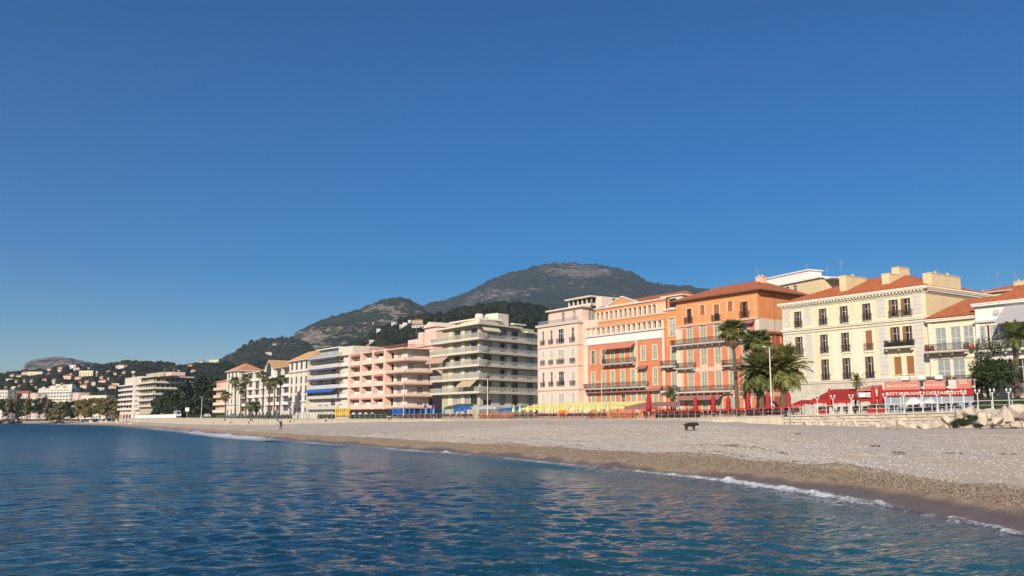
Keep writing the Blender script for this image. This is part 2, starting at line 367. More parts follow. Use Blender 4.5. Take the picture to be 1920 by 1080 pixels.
# columns: fixed distances on the beach face, then fractions of what remains to the wall and 1.5 m beyond it
near = dcols[dcols <= 8.5]; rem = np.linspace(0, 1, 26)[1:]
VX = []; VY = []; VD = []
for d in near: VX.append(Sx + ux * d); VY.append(Sy + uy * d); VD.append(np.full(len(Sx), d))
for t in rem:
    d = 8.5 + (wdist + 0.3 - 8.5) * t; VX.append(Sx + ux * d); VY.append(Sy + uy * d); VD.append(d)
VX = np.stack(VX, 1); VY = np.stack(VY, 1); VD = np.stack(VD, 1)
VZ = beach_z(VD, wdist[:, None], Wz0[:, None])
nz1 = vnoise(VX.ravel(), VY.ravel(), 0.16, 3, 3.1).reshape(VX.shape); nz2 = vnoise(VX.ravel(), VY.ravel(), 0.9, 3, 9.4).reshape(VX.shape)
VZ = VZ + 0.13 * np.exp(-((VD - 19 + 4 * nz1) / 1.6) ** 2) + 0.08 * np.exp(-((VD - 12.5 + 2.5 * nz1) / 1.0) ** 2)
VZ = VZ + np.clip(VD - 1.0, 0, 8) / 8 * (nz1 * 0.18 + nz2 * 0.08) + np.clip(1.5 - abs(VD - 7.5) / 2, 0, 1) * (0.09 + 0.1 * nz1)
VDn = VD + nz1 * 1.5 + nz2 * 0.7
from math import floor
bm_, nt_, b_ = newmat('beach_shingle'); N = nt_.nodes; L = nt_.links
geo = N.new('ShaderNodeNewGeometry')
atr = N.new('ShaderNodeAttribute'); atr.attribute_name = 'shore_dist'
def noise_node(N, L, vec, sc, det=5, ro=0.6):
    n = N.new('ShaderNodeTexNoise'); n.inputs['Scale'].default_value = sc; n.inputs['Detail'].default_value = det; n.inputs['Roughness'].default_value = ro
    L.new(vec, n.inputs['Vector']); return n
def mixc(N, L, f, a, b):
    m = N.new('ShaderNodeMix'); m.data_type = 'RGBA'
    for i, v in ((0, f), (6, a), (7, b)):
        if isinstance(v, (tuple, float)): m.inputs[i].default_value = v if isinstance(v, float) else (*v, 1)
        else: L.new(v, m.inputs[i])
    return m.outputs[2]
def mrange(N, L, v, a, b, c=0.0, d=1.0):
    m = N.new('ShaderNodeMapRange'); m.interpolation_type = 'SMOOTHSTEP'
    for i, x in enumerate((a, b, c, d)): m.inputs[i + 1].default_value = x
    L.new(v, m.inputs[0]); return m.outputs[0]
def vor(N, L, vec, sc):
    v = N.new('ShaderNodeTexVoronoi'); v.inputs['Scale'].default_value = sc; L.new(vec, v.inputs['Vector']); return v
pos = geo.outputs['Position']
v1 = vor(N, L, pos, 11.0); v2 = vor(N, L, pos, 3.2); mpb = N.new('ShaderNodeMapping'); mpb.inputs['Scale'].default_value = (1.0, .45, 1.0); mpb.inputs['Rotation'].default_value = (0, 0, .5); L.new(pos, mpb.inputs[0]); nbig = noise_node(N, L, mpb.outputs[0], 0.16, 7, .68); nmid = noise_node(N, L, pos, 0.7, 6)
sep = N.new('ShaderNodeSeparateColor'); L.new(v1.outputs['Color'], sep.inputs[0])
sep2 = N.new('ShaderNodeSeparateColor'); L.new(v2.outputs['Color'], sep2.inputs[0])
peb = N.new('ShaderNodeMath'); peb.operation = 'MULTIPLY_ADD'; peb.inputs[1].default_value = 0.45; peb.inputs[2].default_value = 0.0
L.new(sep2.outputs[0], peb.inputs[0])
pe = N.new('ShaderNodeMath'); pe.operation = 'MULTIPLY_ADD'; pe.inputs[1].default_value = 0.55; L.new(sep.outputs[0], pe.inputs[0]); L.new(peb.outputs[0], pe.inputs[2])
light = mixc(N, L, pe.outputs[0], (0.42, 0.365, 0.305), (0.60, 0.54, 0.475))
sandy = mixc(N, L, sep.outputs[1], (0.47, 0.385, 0.295), (0.56, 0.47, 0.37))
top = mixc(N, L, mrange(N, L, nbig.outputs['Fac'], 0.44, 0.56), light, sandy)
brown = mixc(N, L, pe.outputs[0], (0.17, 0.12, 0.075), (0.38, 0.285, 0.195))
wet = mixc(N, L, nmid.outputs['Fac'], (0.12, 0.088, 0.068), (0.17, 0.130, 0.105))
dn0 = N.new('ShaderNodeMath'); dn0.operation = 'MULTIPLY_ADD'; dn0.inputs[1].default_value = 3.4; L.new(nbig.outputs['Fac'], dn0.inputs[0]); L.new(atr.outputs['Fac'], dn0.inputs[2])
dn1 = N.new('ShaderNodeMath'); dn1.operation = 'ADD'; dn1.inputs[1].default_value = -1.7; L.new(dn0.outputs[0], dn1.inputs[0])
dn = N.new('ShaderNodeMath'); dn.operation = 'MULTIPLY_ADD'; dn.inputs[1].default_value = 1.6; L.new(nmid.outputs['Fac'], dn.inputs[0]); L.new(dn1.outputs[0], dn.inputs[2])
c1 = mixc(N, L, mrange(N, L, dn.outputs[0], 2.2, 3.8), wet, brown)
c2 = mixc(N, L, mrange(N, L, dn.outputs[0], 6.9, 8.2), c1, top)
L.new(c2, b_.inputs['Base Color'])
L.new(mrange(N, L, dn.outputs[0], 1.8, 3.6, 0.42, 0.9), b_.inputs['Roughness'])
bp = N.new('ShaderNodeBump'); bp.inputs['Strength'].default_value = 0.9; bp.inputs['Distance'].default_value = 0.06
hs = N.new('ShaderNodeMath'); hs.operation = 'MULTIPLY'; L.new(v1.outputs['Distance'], hs.inputs[0]); L.new(mrange(N, L, dn.outputs[0], 2.0, 4.5), hs.inputs[1])
L.new(hs.outputs[0], bp.inputs['Height']); L.new(bp.outputs[0], b_.inputs['Normal'])
nr, nc = VX.shape
beach = mobj('beach', mesh_np('beach', np.stack([VX, VY, VZ], -1).reshape(-1, 3), grid_faces(nr, nc), bm_, True, {'shore_dist': VDn.ravel()}))
tag(beach, kind='structure')
def shore_dist_np(x, y):
    P = np.array([(q.x, q.y) for q in shore_s]); best = np.full(x.shape, 1e9)
    sgn = np.ones(x.shape)
    for i in range(len(P) - 1):
        a, b = P[i], P[i + 1]; ab = b - a; t = np.clip(((x - a[0]) * ab[0] + (y - a[1]) * ab[1]) / (ab @ ab), 0, 1)
        dx = x - a[0] - ab[0] * t; dy = y - a[1] - ab[1] * t; d = dx * dx + dy * dy
        k = d < best; best = np.where(k, d, best)
        sgn = np.where(k, np.sign(ab[0] * (y - a[1]) - ab[1] * (x - a[0])), sgn)
    return np.sqrt(best) * sgn          # positive on the sea side
def beach_height(x, y):
    """ground height of the beach at a point, from its nearest sheet vertex"""
    k = np.argmin((VX - x) ** 2 + (VY - y) ** 2); return float(VZ.ravel()[k])
# ------------------------------------------------------------------ the sea
naz = 620; az = np.linspace(R_(-62), R_(50), naz)
rr = [1.5]
while rr[-1] < 4200: rr.append(rr[-1] * (1.0052 + 0.02 * min(max((rr[-1] - 70) / 400, 0), 1) if rr[-1] > 13 else 1.012) + 0.0)
rr = np.array(rr)
Rg, Az = np.meshgrid(rr, az, indexing='ij'); wx = Rg * np.sin(Az); wy = Rg * np.cos(Az)
cell = np.maximum(Rg * (az[1] - az[0]), np.gradient(rr)[:, None])
sdist = shore_dist_np(wx, wy)
rs = np.random.RandomState(3); h = np.zeros_like(wx)
base_dir = R_(78)                      # crests run roughly along the shore
for i in range(54):
    lam = 0.17 * (1.078 ** i); 
    th = base_dir + rs.normal(0, 0.42); k = 2 * math.pi / lam; ph = rs.uniform(0, 6.28)
    A = 0.0098 * lam ** 0.95 if lam < 0.8 else 0.0098 * 0.75 * (0.8 / lam) ** 0.10 * (1 if lam < 1.2 else (1.2 / lam) ** 0.55)
    att = np.clip((lam / cell - 2.2) / 2.0, 0, 1)
    h += A * att * np.sin(k * (wx * math.cos(th) + wy * math.sin(th)) + ph + 1.3 * np.sin(0.31 * wx + i) * np.sin(0.23 * wy + 2 * i))
h = h * (0.75 + 0.35 * np.sin(wx * .11 + 1) * np.sin(wy * .07))
damp = np.clip((sdist + 0.8) / 10.0, 0.12, 1); h = h * damp
# one small breaker folding over a metre or two off the edge
wob = np.sin(wx * 0.35 + 0.5) * 0.35 + np.sin(wx * 0.9 + wy * 0.2) * 0.2
brk = np.exp(-((sdist - 1.7 - wob) / 0.5) ** 2) * 0.20 * (0.45 + 0.55 * np.clip(np.sin(wy * 0.11 + wx * 0.05 + 0.6) + 0.3, 0, 1)) * (Rg < 260)
h = h + brk
keep = sdist > -2.2
# water material: rough mirror over a body colour that pales towards the beach
wm, wnt, wb = newmat('sea_water'); N = wnt.nodes; L = wnt.links
a1 = N.new('ShaderNodeAttribute'); a1.attribute_name = 'depth'
geo = N.new('ShaderNodeNewGeometry')
nb = noise_node(N, L, geo.outputs['Position'], 0.05, 3)
deep = mixc(N, L, nb.outputs['Fac'], (0.002, 0.025, 0.046), (0.003, 0.040, 0.066))
teal = mixc(N, L, mrange(N, L, a1.outputs['Fac'], 2.5, 20.0), (0.014, 0.078, 0.092), deep)
shal = mixc(N, L, mrange(N, L, a1.outputs['Fac'], 0.3, 3.2), (0.075, 0.085, 0.080), teal)
L.new(shal, wb.inputs['Base Color']); ra = N.new('ShaderNodeAttribute'); ra.attribute_name = 'unresolved'; L.new(ra.outputs['Fac'], wb.inputs['Roughness']); wb.inputs['IOR'].default_value = 1.33
wb.inputs['Specular IOR Level'].default_value = 0.5
mp = N.new('ShaderNodeMapping'); mp.inputs['Scale'].default_value = (1.0, 1.0, 1.0); mp.inputs['Rotation'].default_value = (0, 0, -0.35); L.new(geo.outputs['Position'], mp.inputs[0])
mp2 = N.new('ShaderNodeMapping'); mp2.inputs['Scale'].default_value = (0.32, 1.45, 1.0); L.new(mp.outputs[0], mp2.inputs[0])
n1 = noise_node(N, L, mp2.outputs[0], 4.2, 3, 0.55); n2 = noise_node(N, L, mp2.outputs[0], 1.2, 3, 0.5)
bpA = N.new('ShaderNodeBump'); bpA.inputs['Strength'].default_value = 0.6; bpA.inputs['Distance'].default_value = 0.10; L.new(n1.outputs['Fac'], bpA.inputs['Height'])
bpB = N.new('ShaderNodeBump'); bpB.inputs['Strength'].default_value = 0.6; bpB.inputs['Distance'].default_value = 0.30; L.new(n2.outputs['Fac'], bpB.inputs['Height']); L.new(bpA.outputs[0], bpB.inputs['Normal'])
L.new(bpB.outputs[0], wb.inputs['Normal'])
idx = grid_faces(len(rr), naz); kf = keep.ravel()[idx].any(1)
V = np.stack([wx, wy, h], -1).reshape(-1, 3); fsel = idx[kf]; used = np.unique(fsel); remap = np.full(len(V), -1); remap[used] = np.arange(len(used))
sea = mobj('sea', mesh_np('sea', V[used], remap[fsel][:, ::-1], wm, True, {'depth': sdist.ravel()[used], 'unresolved': (0.07 + 0.27 * np.clip((Rg - 35) / 260, 0, 1) ** 0.6).ravel()[used]})); tag(sea, kind='structure')
# the sea bed under it, so shallow water has a floor
# ------------------------------------------------------------------ foam
fm, fnt, fb = newmat('foam'); N = fnt.nodes; L = fnt.links
fb.inputs['Base Color'].default_value = (0.50, 0.52, 0.57, 1); fb.inputs['Roughness'].default_value = 0.7
geo = N.new('ShaderNodeNewGeometry'); ea = N.new('ShaderNodeAttribute'); ea.attribute_name = 'lace'
fn = noise_node(N, L, geo.outputs['Position'], 3.6, 8, 0.75); fv = vor(N, L, geo.outputs['Position'], 9)
s1 = N.new('ShaderNodeMath'); s1.operation = 'ADD'; L.new(fn.outputs['Fac'], s1.inputs[0]); L.new(ea.outputs['Fac'], s1.inputs[1])
s2 = N.new('ShaderNodeMath'); s2.operation = 'MULTIPLY_ADD'; s2.inputs[1].default_value = -0.28; L.new(fv.outputs['Distance'], s2.inputs[0]); L.new(s1.outputs[0], s2.inputs[2])
L.new(mrange(N, L, s2.outputs[0], 0.42, 0.92, 0.0, 0.95), fb.inputs['Alpha'])
def foam_ribbon(px0, px1, w0, w1, dens, hgt, seed):
    """white water along the edge between two bearings; w0 metres up the sand, w1 metres out"""
    a0, a1_ = math.atan2(at(px0, 1).x, 1), math.atan2(at(px1, 1).x, 1)
    P = [(q.x, q.y) for q in shore_s]; azs = np.array([math.atan2(x, max(y, .01)) for x, y in P])
    o = np.argsort(azs[8:]) + 8; n = max(40, int(abs(px1 - px0) * 1.0))
    A = np.linspace(a0, a1_, n); X = np.interp(A, azs[o], [P[i][0] for i in o]); Y = np.interp(A, azs[o], [P[i][1] for i in o])
    T = np.stack([np.gradient(X), np.gradient(Y)], -1); T /= np.linalg.norm(T, axis=1)[:, None]
    Nn = np.stack([-T[:, 1], T[:, 0]], -1)
    if Nn[0, 0] > 0: Nn = -Nn                                   # towards the sea
    nn = 15; V = []; Lc = []
    t = np.linspace(0, 1, n); env = np.sin(np.pi * np.clip(t, 0, 1)) ** 0.4
    wv = np.array([mnoise.noise(Vector((i * .035 + seed, seed, 0))) for i in range(n)]); wv2 = np.array([mnoise.noise(Vector((i * .15 + seed, 3, 0))) for i in range(n)])
    for j in range(nn):
        f = j / (nn - 1)
        d = lerp(-w0, w1, f) + wv * 0.9 + wv2 * 0.25
        x = X + Nn[:, 0] * d; y = Y + Nn[:, 1] * d
        gz = np.maximum(-d * 0.165, 0)
        bumps = np.array([mnoise.noise(Vector((x[i] * 1.6, y[i] * 1.6, seed))) for i in range(n)]) * 0.05
        z = np.maximum(gz, 0) + 0.045 + hgt * np.exp(-((f - 0.62) / 0.16) ** 2) * (1 + 2.5 * wv2) + np.abs(bumps)
        V.append(np.stack([x, y, z], -1)); Lc.append((dens - 0.42 * (abs(f - 0.55) * 2) ** 2.0) * 1.0 + (env - 1) * 0.6 + wv2 * 0.18)
    V = np.stack(V, 1).reshape(-1, 3); Lc = np.stack(Lc, 1).ravel()
    o_ = mobj('sea_foam', mesh_np('sea_foam', V, grid_faces(n, nn), fm, True, {'lace': Lc})); tag(o_, kind='stuff')
    return o_
foam_ribbon(1150, 1740, 0.5, 1.6, 0.46, 0.085, 1.0)
foam_ribbon(1180, 1700, 1.8, 0.6, 0.27, 0.0, 41.0)
foam_ribbon(1420, 1780, -0.4, 3.0, 0.24, 0.02, 42.0)
foam_ribbon(1250, 1400, 2.2, 0.4, 0.20, 0.03, 21.0)
foam_ribbon(1730, 1830, 0.2, 0.9, 0.26, 0.04, 3.0)
foam_ribbon(1790, 2000, 0.3, 0.9, 0.34, 0.05, 4.0)
foam_ribbon(920, 1160, 0.8, 1.8, 0.36, 0.06, 5.0)
foam_ribbon(640, 960, 0.8, 2.0, 0.38, 0.10, 6.0)
foam_ribbon(520, 700, 1.2, 3.5, 0.34, 0.10, 7.0)
foam_ribbon(370, 570, 2.0, 6.5, 0.62, 0.30, 8.0)
foam_ribbon(230, 410, 2.0, 6.0, 0.42, 0.2, 9.0)
foam_ribbon(40, 190, 3.0, 9.0, 0.42, 0.25, 10.0)
# ------------------------------------------------------------------ pebbles
rs = np.random.RandomState(11)
oc = np.array([(1, 0, 0), (-1, 0, 0), (0, 1, 0), (0, -1, 0), (0, 0, 1), (0, 0, -1)], float); of = np.array([(0, 2, 4), (2, 1, 4), (1, 3, 4), (3, 0, 4), (2, 0, 5), (1, 2, 5), (3, 1, 5), (0, 3, 5)])
def scatter_pebbles(n, name, dmin, dmax, ymax, smin, smax, mt):
    vi = rs.rand(n * 6); 
    ii = []
    # choose sheet cells with probability falling with distance from the pier
    pr = np.where((VD > dmin) & (VD < dmax) & (VY > 18) & (VY < ymax), 1.0 / np.maximum(np.hypot(VX, VY), 20) ** 0.4, 0)
    spc = np.gradient(sarr)[:, None] * np.gradient(VD, axis=1); pr = pr * np.abs(spc)
    p = (pr / pr.sum()).ravel(); k = rs.choice(len(p), n, p=p); r_, c_ = np.unravel_index(k, VX.shape)
    r2 = np.clip(r_ + 1, 0, nr - 1); c2_ = np.clip(c_ + 1, 0, nc - 1); a = rs.rand(n); b = rs.rand(n)
    def bil(Q): return (Q[r_, c_] * (1 - a) + Q[r2, c_] * a) * (1 - b) + (Q[r_, c2_] * (1 - a) + Q[r2, c2_] * a) * b
    x, y, z = bil(VX), bil(VY), bil(VZ); s_ = smin * (smax / smin) ** (rs.rand(n) ** 2.2)
    ang = rs.rand(n) * 6.28; sc = np.stack([s_, s_ * rs.uniform(.6, .95, n), s_ * rs.uniform(.35, .6, n)], -1)
    P = oc[None] * sc[:, None, :] * rs.uniform(.85, 1.15, (n, 6, 1)); ca, sa = np.cos(ang)[:, None], np.sin(ang)[:, None]
    Q = np.stack([P[..., 0] * ca - P[..., 1] * sa + x[:, None], P[..., 0] * sa + P[..., 1] * ca + y[:, None], P[..., 2] + z[:, None] + s_[:, None] * .15], -1)
    fc = (of[None] + np.arange(n)[:, None, None] * 6).reshape(-1, 3)
    o_ = mobj(name, mesh_np(name, Q.reshape(-1, 3), fc, mt, False)); tag(o_, kind='stuff')
def pebmat(name, a, b):
    m, nt, bb = newmat(name); geo = nt.nodes.new('ShaderNodeNewGeometry'); rp = nt.nodes.new('ShaderNodeValToRGB')
    rp.color_ramp.elements[0].color = (*a, 1); rp.color_ramp.elements[1].color = (*b, 1)
    nt.links.new(geo.outputs['Random Per Island'], rp.inputs[0]); nt.links.new(rp.outputs[0], bb.inputs['Base Color']); bb.inputs['Roughness'].default_value = 0.85; return m
scatter_pebbles(90000, 'pale_shingle', 7.6, 60, 115, 0.018, 0.07, pebmat('pale_pebble', (0.42, 0.375, 0.32), (0.60, 0.55, 0.50)))
scatter_pebbles(40000, 'brown_shingle', 3.0, 8.0, 80, 0.018, 0.065, pebmat('brown_pebble', (0.07, 0.05, 0.035), (0.40, 0.32, 0.24)))
# weed and litter lines left by earlier tides
rs = np.random.RandomState(23); n = 5200; ri = rs.randint(40, int(len(sarr) * .8), n); dd = np.where(rs.rand(n) < .45, 12.6, 19.2) + rs.normal(0, .35, n) + 1.2 * np.sin(sarr[ri] * .06); keep_ = (np.sin(sarr[ri] * .21) + np.sin(sarr[ri] * .057 + 2)) > -.1; ri, dd = ri[keep_], dd[keep_]; n = len(ri)
ok = dd < wdist[ri] - 1; ri, dd = ri[ok], dd[ok]; n = len(ri)
x = Sx[ri] + ux[ri] * dd + rs.normal(0, .12, n); y = Sy[ri] + uy[ri] * dd + rs.normal(0, .12, n)
z = np.array([np.interp(dd[i], VD[ri[i]], VZ[ri[i]]) for i in range(n)]); s_ = rs.uniform(.03, .11, n); an = rs.rand(n) * 6.28
q = np.array([(-1, -.3, .1), (1, -.3, .35), (1, .3, .15), (-1, .3, .3)]); P = q[None] * s_[:, None, None]; ca, sa = np.cos(an)[:, None], np.sin(an)[:, None]
Q = np.stack([P[..., 0] * ca - P[..., 1] * sa + x[:, None], P[..., 0] * sa + P[..., 1] * ca + y[:, None], P[..., 2] + z[:, None] + .015], -1)
tag(mobj('tide_wrack', mesh_np('tide_wrack', Q.reshape(-1, 3), np.arange(n * 4).reshape(-1, 4), mat('dry_weed', (0.10, 0.075, 0.05), .9, .4, 3), False)), kind='stuff')
# ------------------------------------------------------------------ ground behind the wall
gr = []
pts = [(px, 0) for px in range(2050, -160, -30)]
V = []
for px, _ in pts:
    p, z0, z1, t = wperp(px)
    for off, dz in ((0.25, 0.0), (12, 0.0), (40, 0.0), (400, 0.0)):
        q, _, _, _ = wperp(px, off); V.append((q.x, q.y, (z1 if off < 15 else 3.3) - 0.02))
# the far inland row is pushed well behind the town
V = np.array(V).reshape(len(pts), 4, 3)
V[:, 3, :2] = V[:, 0, :2] * 1.0 + np.array([900.0, 1500.0])
V[:, 3, 2] = 3.0
gmat = mat('ground_town', (0.26, 0.24, 0.21), 0.95, 0.2, 0.05)
prom = mobj('promenade', mesh_np('promenade', V.reshape(-1, 3), grid_faces(len(pts), 4)[:, ::-1], gmat, False)); tag(prom, kind='structure')
gp = MB(); gp.box(-9000, -200, -4.4, 9000, 9000, -4.0)
tag(gp.build('ground', gmat), kind='structure')
# ================================================================== hills
def hillmat(name, green, rock, lo, hi, gscale=0.02, rscale=0.006, pale=None):
    m, nt, b = newmat(name); N = nt.nodes; L = nt.links; geo = N.new('ShaderNodeNewGeometry'); p = geo.outputs['Position']
    n1 = noise_node(N, L, p, gscale, 10, 0.8); n2 = noise_node(N, L, p, rscale, 12, 0.8)
    mp = N.new('ShaderNodeMapping'); mp.inputs['Scale'].default_value = (0.6, 0.6, 2.2); L.new(p, mp.inputs[0]); n3 = noise_node(N, L, mp.outputs[0], gscale * 2.6, 8, 0.70)
    g = mixc(N, L, mrange(N, L, n1.outputs['Fac'], .35, .65), green, tuple(c * 2.3 for c in green))
    r = mixc(N, L, mrange(N, L, n3.outputs['Fac'], .35, .65), tuple(c * .45 for c in rock), rock)
    at_ = N.new('ShaderNodeAttribute'); at_.attribute_name = 'rocky'
    s = N.new('ShaderNodeMath'); s.operation = 'ADD'; L.new(n2.outputs['Fac'], s.inputs[0]); L.new(at_.outputs['Fac'], s.inputs[1])
    s2_ = N.new('ShaderNodeMath'); s2_.operation = 'MULTIPLY_ADD'; s2_.inputs[1].default_value = 1.2; L.new(n3.outputs['Fac'], s2_.inputs[0]); L.new(s.outputs[0], s2_.inputs[2])
    L.new(mixc(N, L, mrange(N, L, s2_.outputs[0], lo, hi), g, r), b.inputs['Base Color']); b.inputs['Roughness'].default_value = 0.95; b.inputs['Specular IOR Level'].default_value = 0.1
    bp = N.new('ShaderNodeBump'); bp.inputs['Strength'].default_value = 1.0; bp.inputs['Distance'].default_value = 22.0; L.new(n3.outputs['Fac'], bp.inputs['Height']); L.new(bp.outputs[0], b.inputs['Normal'])
    return m
class Ridge:
    def __init__(s, name, crest, R, R0, mt, p=1.0, amp=0.05, nscale=0.004, rough_spots=(), ncol=420, nrow=90, back=0.6, z0=3.0, kind='structure'):
        a = sorted((azel(px, py) for px, py in crest)); s.az = np.array([q[0] for q in a]); s.el = np.array([q[1] for q in a])
        s.R, s.R0, s.p, s.z0, s.amp, s.ns = R, R0, p, z0, amp, nscale; s.spots = rough_spots
        t = np.linspace(s.az[0], s.az[-1], ncol); fr = np.linspace(0, 1, nrow) ** 0.9; fb = np.linspace(0, 1, 12)[1:]
        V = []; A = []
        jag = np.array([mnoise.fractal(Vector((x * R * nscale * 13, s.R * .01, 7.7)), 0.7, 2.0, 6) for x in t])
        s.H = None; rows = [(R0 + (R - R0) * f, f, 0) for f in fr] + [(R + (R - R0) * back * f, 1.0, f) for f in fb]
        zc = (HC + np.interp(t, s.az, s.el) * R); s.t = t; s.zc = zc
        for (r, f, b) in rows:
            x = t * r; y = np.full(ncol, r)
            nzv = np.array([mnoise.fractal(Vector((x[i] * nscale, y[i] * nscale, 1.3)), 0.62, 2.1, 8) for i in range(ncol)])
            z = s.prof(f, zc)
            z = z + nzv * amp * zc * np.sin(np.pi * min(f, 1) ** 1.2) * (1 if b == 0 else 0) + (jag * 0.012 * zc if f > 0.9 else 0) * (1 if f >= 1 else (f - .9) * 10)
            if b > 0: z = zc + jag * 0.012 * zc - (zc - z0) * (b ** 1.4) * 0.9
            V.append(np.stack([x, y, z], -1))
            sp = np.zeros(ncol)
            for (px, py, rad, st) in s.spots:
                aa, ee = azel(px, py); el = (z - HC) / r
                sp += st * np.exp(-(((t - aa) / (rad[0] / F)) ** 2 + ((el - ee) / (rad[1] / F)) ** 2))
            A.append(sp)
        V = np.stack(V); A = np.stack(A); s.V = V
        o = mobj(name, mesh_np(name, V.reshape(-1, 3), grid_faces(len(rows), ncol), mt, True, {'rocky': A.ravel()})); tag(o, kind=kind); s.o = o; s.nf = len(fr); s.rows = rows
    def prof(s, f, zc): return s.z0 + (zc - s.z0) * (f ** s.p)
    def height(s, x, y):
        a = x / y; f = (y - s.R0) / (s.R - s.R0); f = min(max(f, 0), 1)
        yi = np.interp(y, [r[0] for r in s.rows[:s.nf]], range(s.nf)); ci = np.interp(a, s.t, range(len(s.t)))
        i, j = min(int(yi), s.nf - 2), min(int(ci), len(s.t) - 2); u, v = yi - i, ci - j; Z = s.V[..., 2]
        return float((Z[i, j] * (1 - u) + Z[i + 1, j] * u) * (1 - v) + (Z[i, j + 1] * (1 - u) + Z[i + 1, j + 1] * u) * v)
    def meet(s, px, py):
        """first point of the slope on a sight line"""
        a, e = azel(px, py)
        for y in np.linspace(s.R0 + 5, s.R - 2, 160):
            if s.height(a * y, y) >= HC + e * y: return Vector((a * y, y, s.height(a * y, y)))
        y = s.R - 5; return Vector((a * y, y, s.height(a * y, y)))
GR = (0.022, 0.030, 0.016)
m_main = hillmat('mountain_scrub', (0.020, 0.026, 0.017), (0.26, 0.225, 0.19), 1.22, 1.34, 0.012, 0.0034)
m_head = hillmat('rocky_head', (0.026, 0.033, 0.017), (0.42, 0.35, 0.29), 1.19, 1.31, 0.018, 0.006)
m_mid = hillmat('low_ridge', (0.024, 0.032, 0.018), (0.30, 0.255, 0.21), 1.17, 1.27, 0.025, 0.009)
m_wood = hillmat('wooded_slope', (0.012, 0.018, 0.009), (0.13, 0.11, 0.08), 1.32, 1.5, 0.04, 0.012)
m_left = hillmat('garden_slope', (0.015, 0.022, 0.010), (0.20, 0.155, 0.115), 1.25, 1.4, 0.04, 0.012)
m_far = hillmat('far_rock', (0.030, 0.038, 0.022), (0.44, 0.37, 0.32), 1.04, 1.16, 0.018, 0.006)
main_r = Ridge('mountain', [(560, 690), (700, 630), (760, 596), (790, 573), (830, 563), (865, 550), (890, 541), (920, 523), (940, 516), (960, 510), (985, 504), (1000, 499), (1020, 495), (1040, 493.5), (1095, 493), (1120, 496), (1140, 500), (1165, 504), (1185, 509), (1200, 518), (1215, 527), (1232, 532), (1262, 534), (1290, 535), (1305, 538), (1340, 546), (1400, 545), (1480, 538), (1515, 527), (1535, 524), (1555, 527), (1580, 535), (1700, 560), (1900, 570), (2300, 600)],
    5600, 2600, m_main, 1.25, 0.085, 0.0024, rough_spots=[(1060, 508, (60, 10), .16), (1110, 512, (50, 10), .20), (960, 548, (70, 9), .16), (1050, 540, (60, 8), .12), (900, 560, (60, 12), .1)], ncol=620, nrow=110, z0=120)
head_r = Ridge('rocky_hill', [(395, 700), (430, 690), (480, 668), (530, 645), (545, 636), (556, 622), (575, 613), (600, 600), (640, 588), (665, 582), (690, 572), (705, 566), (716, 561), (735, 558), (757, 558), (772, 563), (786, 571), (800, 582), (830, 600), (900, 630), (960, 680)],
    3500, 1750, m_head, 1.15, 0.085, 0.004, rough_spots=[(585, 632, (28, 14), .34), (640, 618, (30, 10), .1), (740, 590, (26, 16), .22), (700, 575, (24, 8), .15), (600, 655, (30, 10), .2)], ncol=420, nrow=90, z0=60)
low_r = Ridge('low_ridge', [(330, 705), (395, 686), (410, 677), (425, 668), (440, 659), (452, 652), (470, 641), (495, 635), (520, 635), (545, 633), (575, 641), (620, 662), (680, 690)],
    2700, 1600, m_mid, 1.1, 0.08, 0.006, rough_spots=[(425, 672, (10, 8), .3), (520, 645, (16, 5), .15)], ncol=240, nrow=60, z0=40)
wood_r = Ridge('wooded_hill', [(380, 720), (430, 700), (480, 686), (540, 679), (600, 672), (640, 657), (680, 640), (720, 617), (760, 600), (790, 594), (830, 588), (880, 580), (930, 570), (960, 571), (1010, 578), (1100, 600), (1300, 640), (1500, 660)],
    1500, 480, m_wood, 1.35, 0.05, 0.012, rough_spots=[(770, 612, (30, 8), .25), (760, 640, (30, 10), .1)], ncol=420, nrow=80, z0=6)
far_r = Ridge('far_rocky_hill', [(-60, 712), (10, 703), (35, 697), (44, 690), (48, 680), (58, 676), (80, 672), (96, 669), (112, 669), (130, 671), (150, 675), (168, 679), (190, 682), (215, 687), (260, 696)],
    3400, 1900, m_far, 1.1, 0.09, 0.006, ncol=240, nrow=60, z0=40)
left_r = Ridge('garden_hill', [(-500, 760), (-200, 735), (-80, 718), (0, 706), (20, 704), (45, 700), (80, 697), (110, 692), (150, 690), (200, 687), (230, 683), (262, 682), (290, 683), (315, 686), (345, 684), (372, 680), (400, 679), (420, 681), (450, 690), (520, 705), (600, 720)],
    1750, 900, m_left, 1.2, 0.05, 0.01, ncol=420, nrow=80, z0=3)
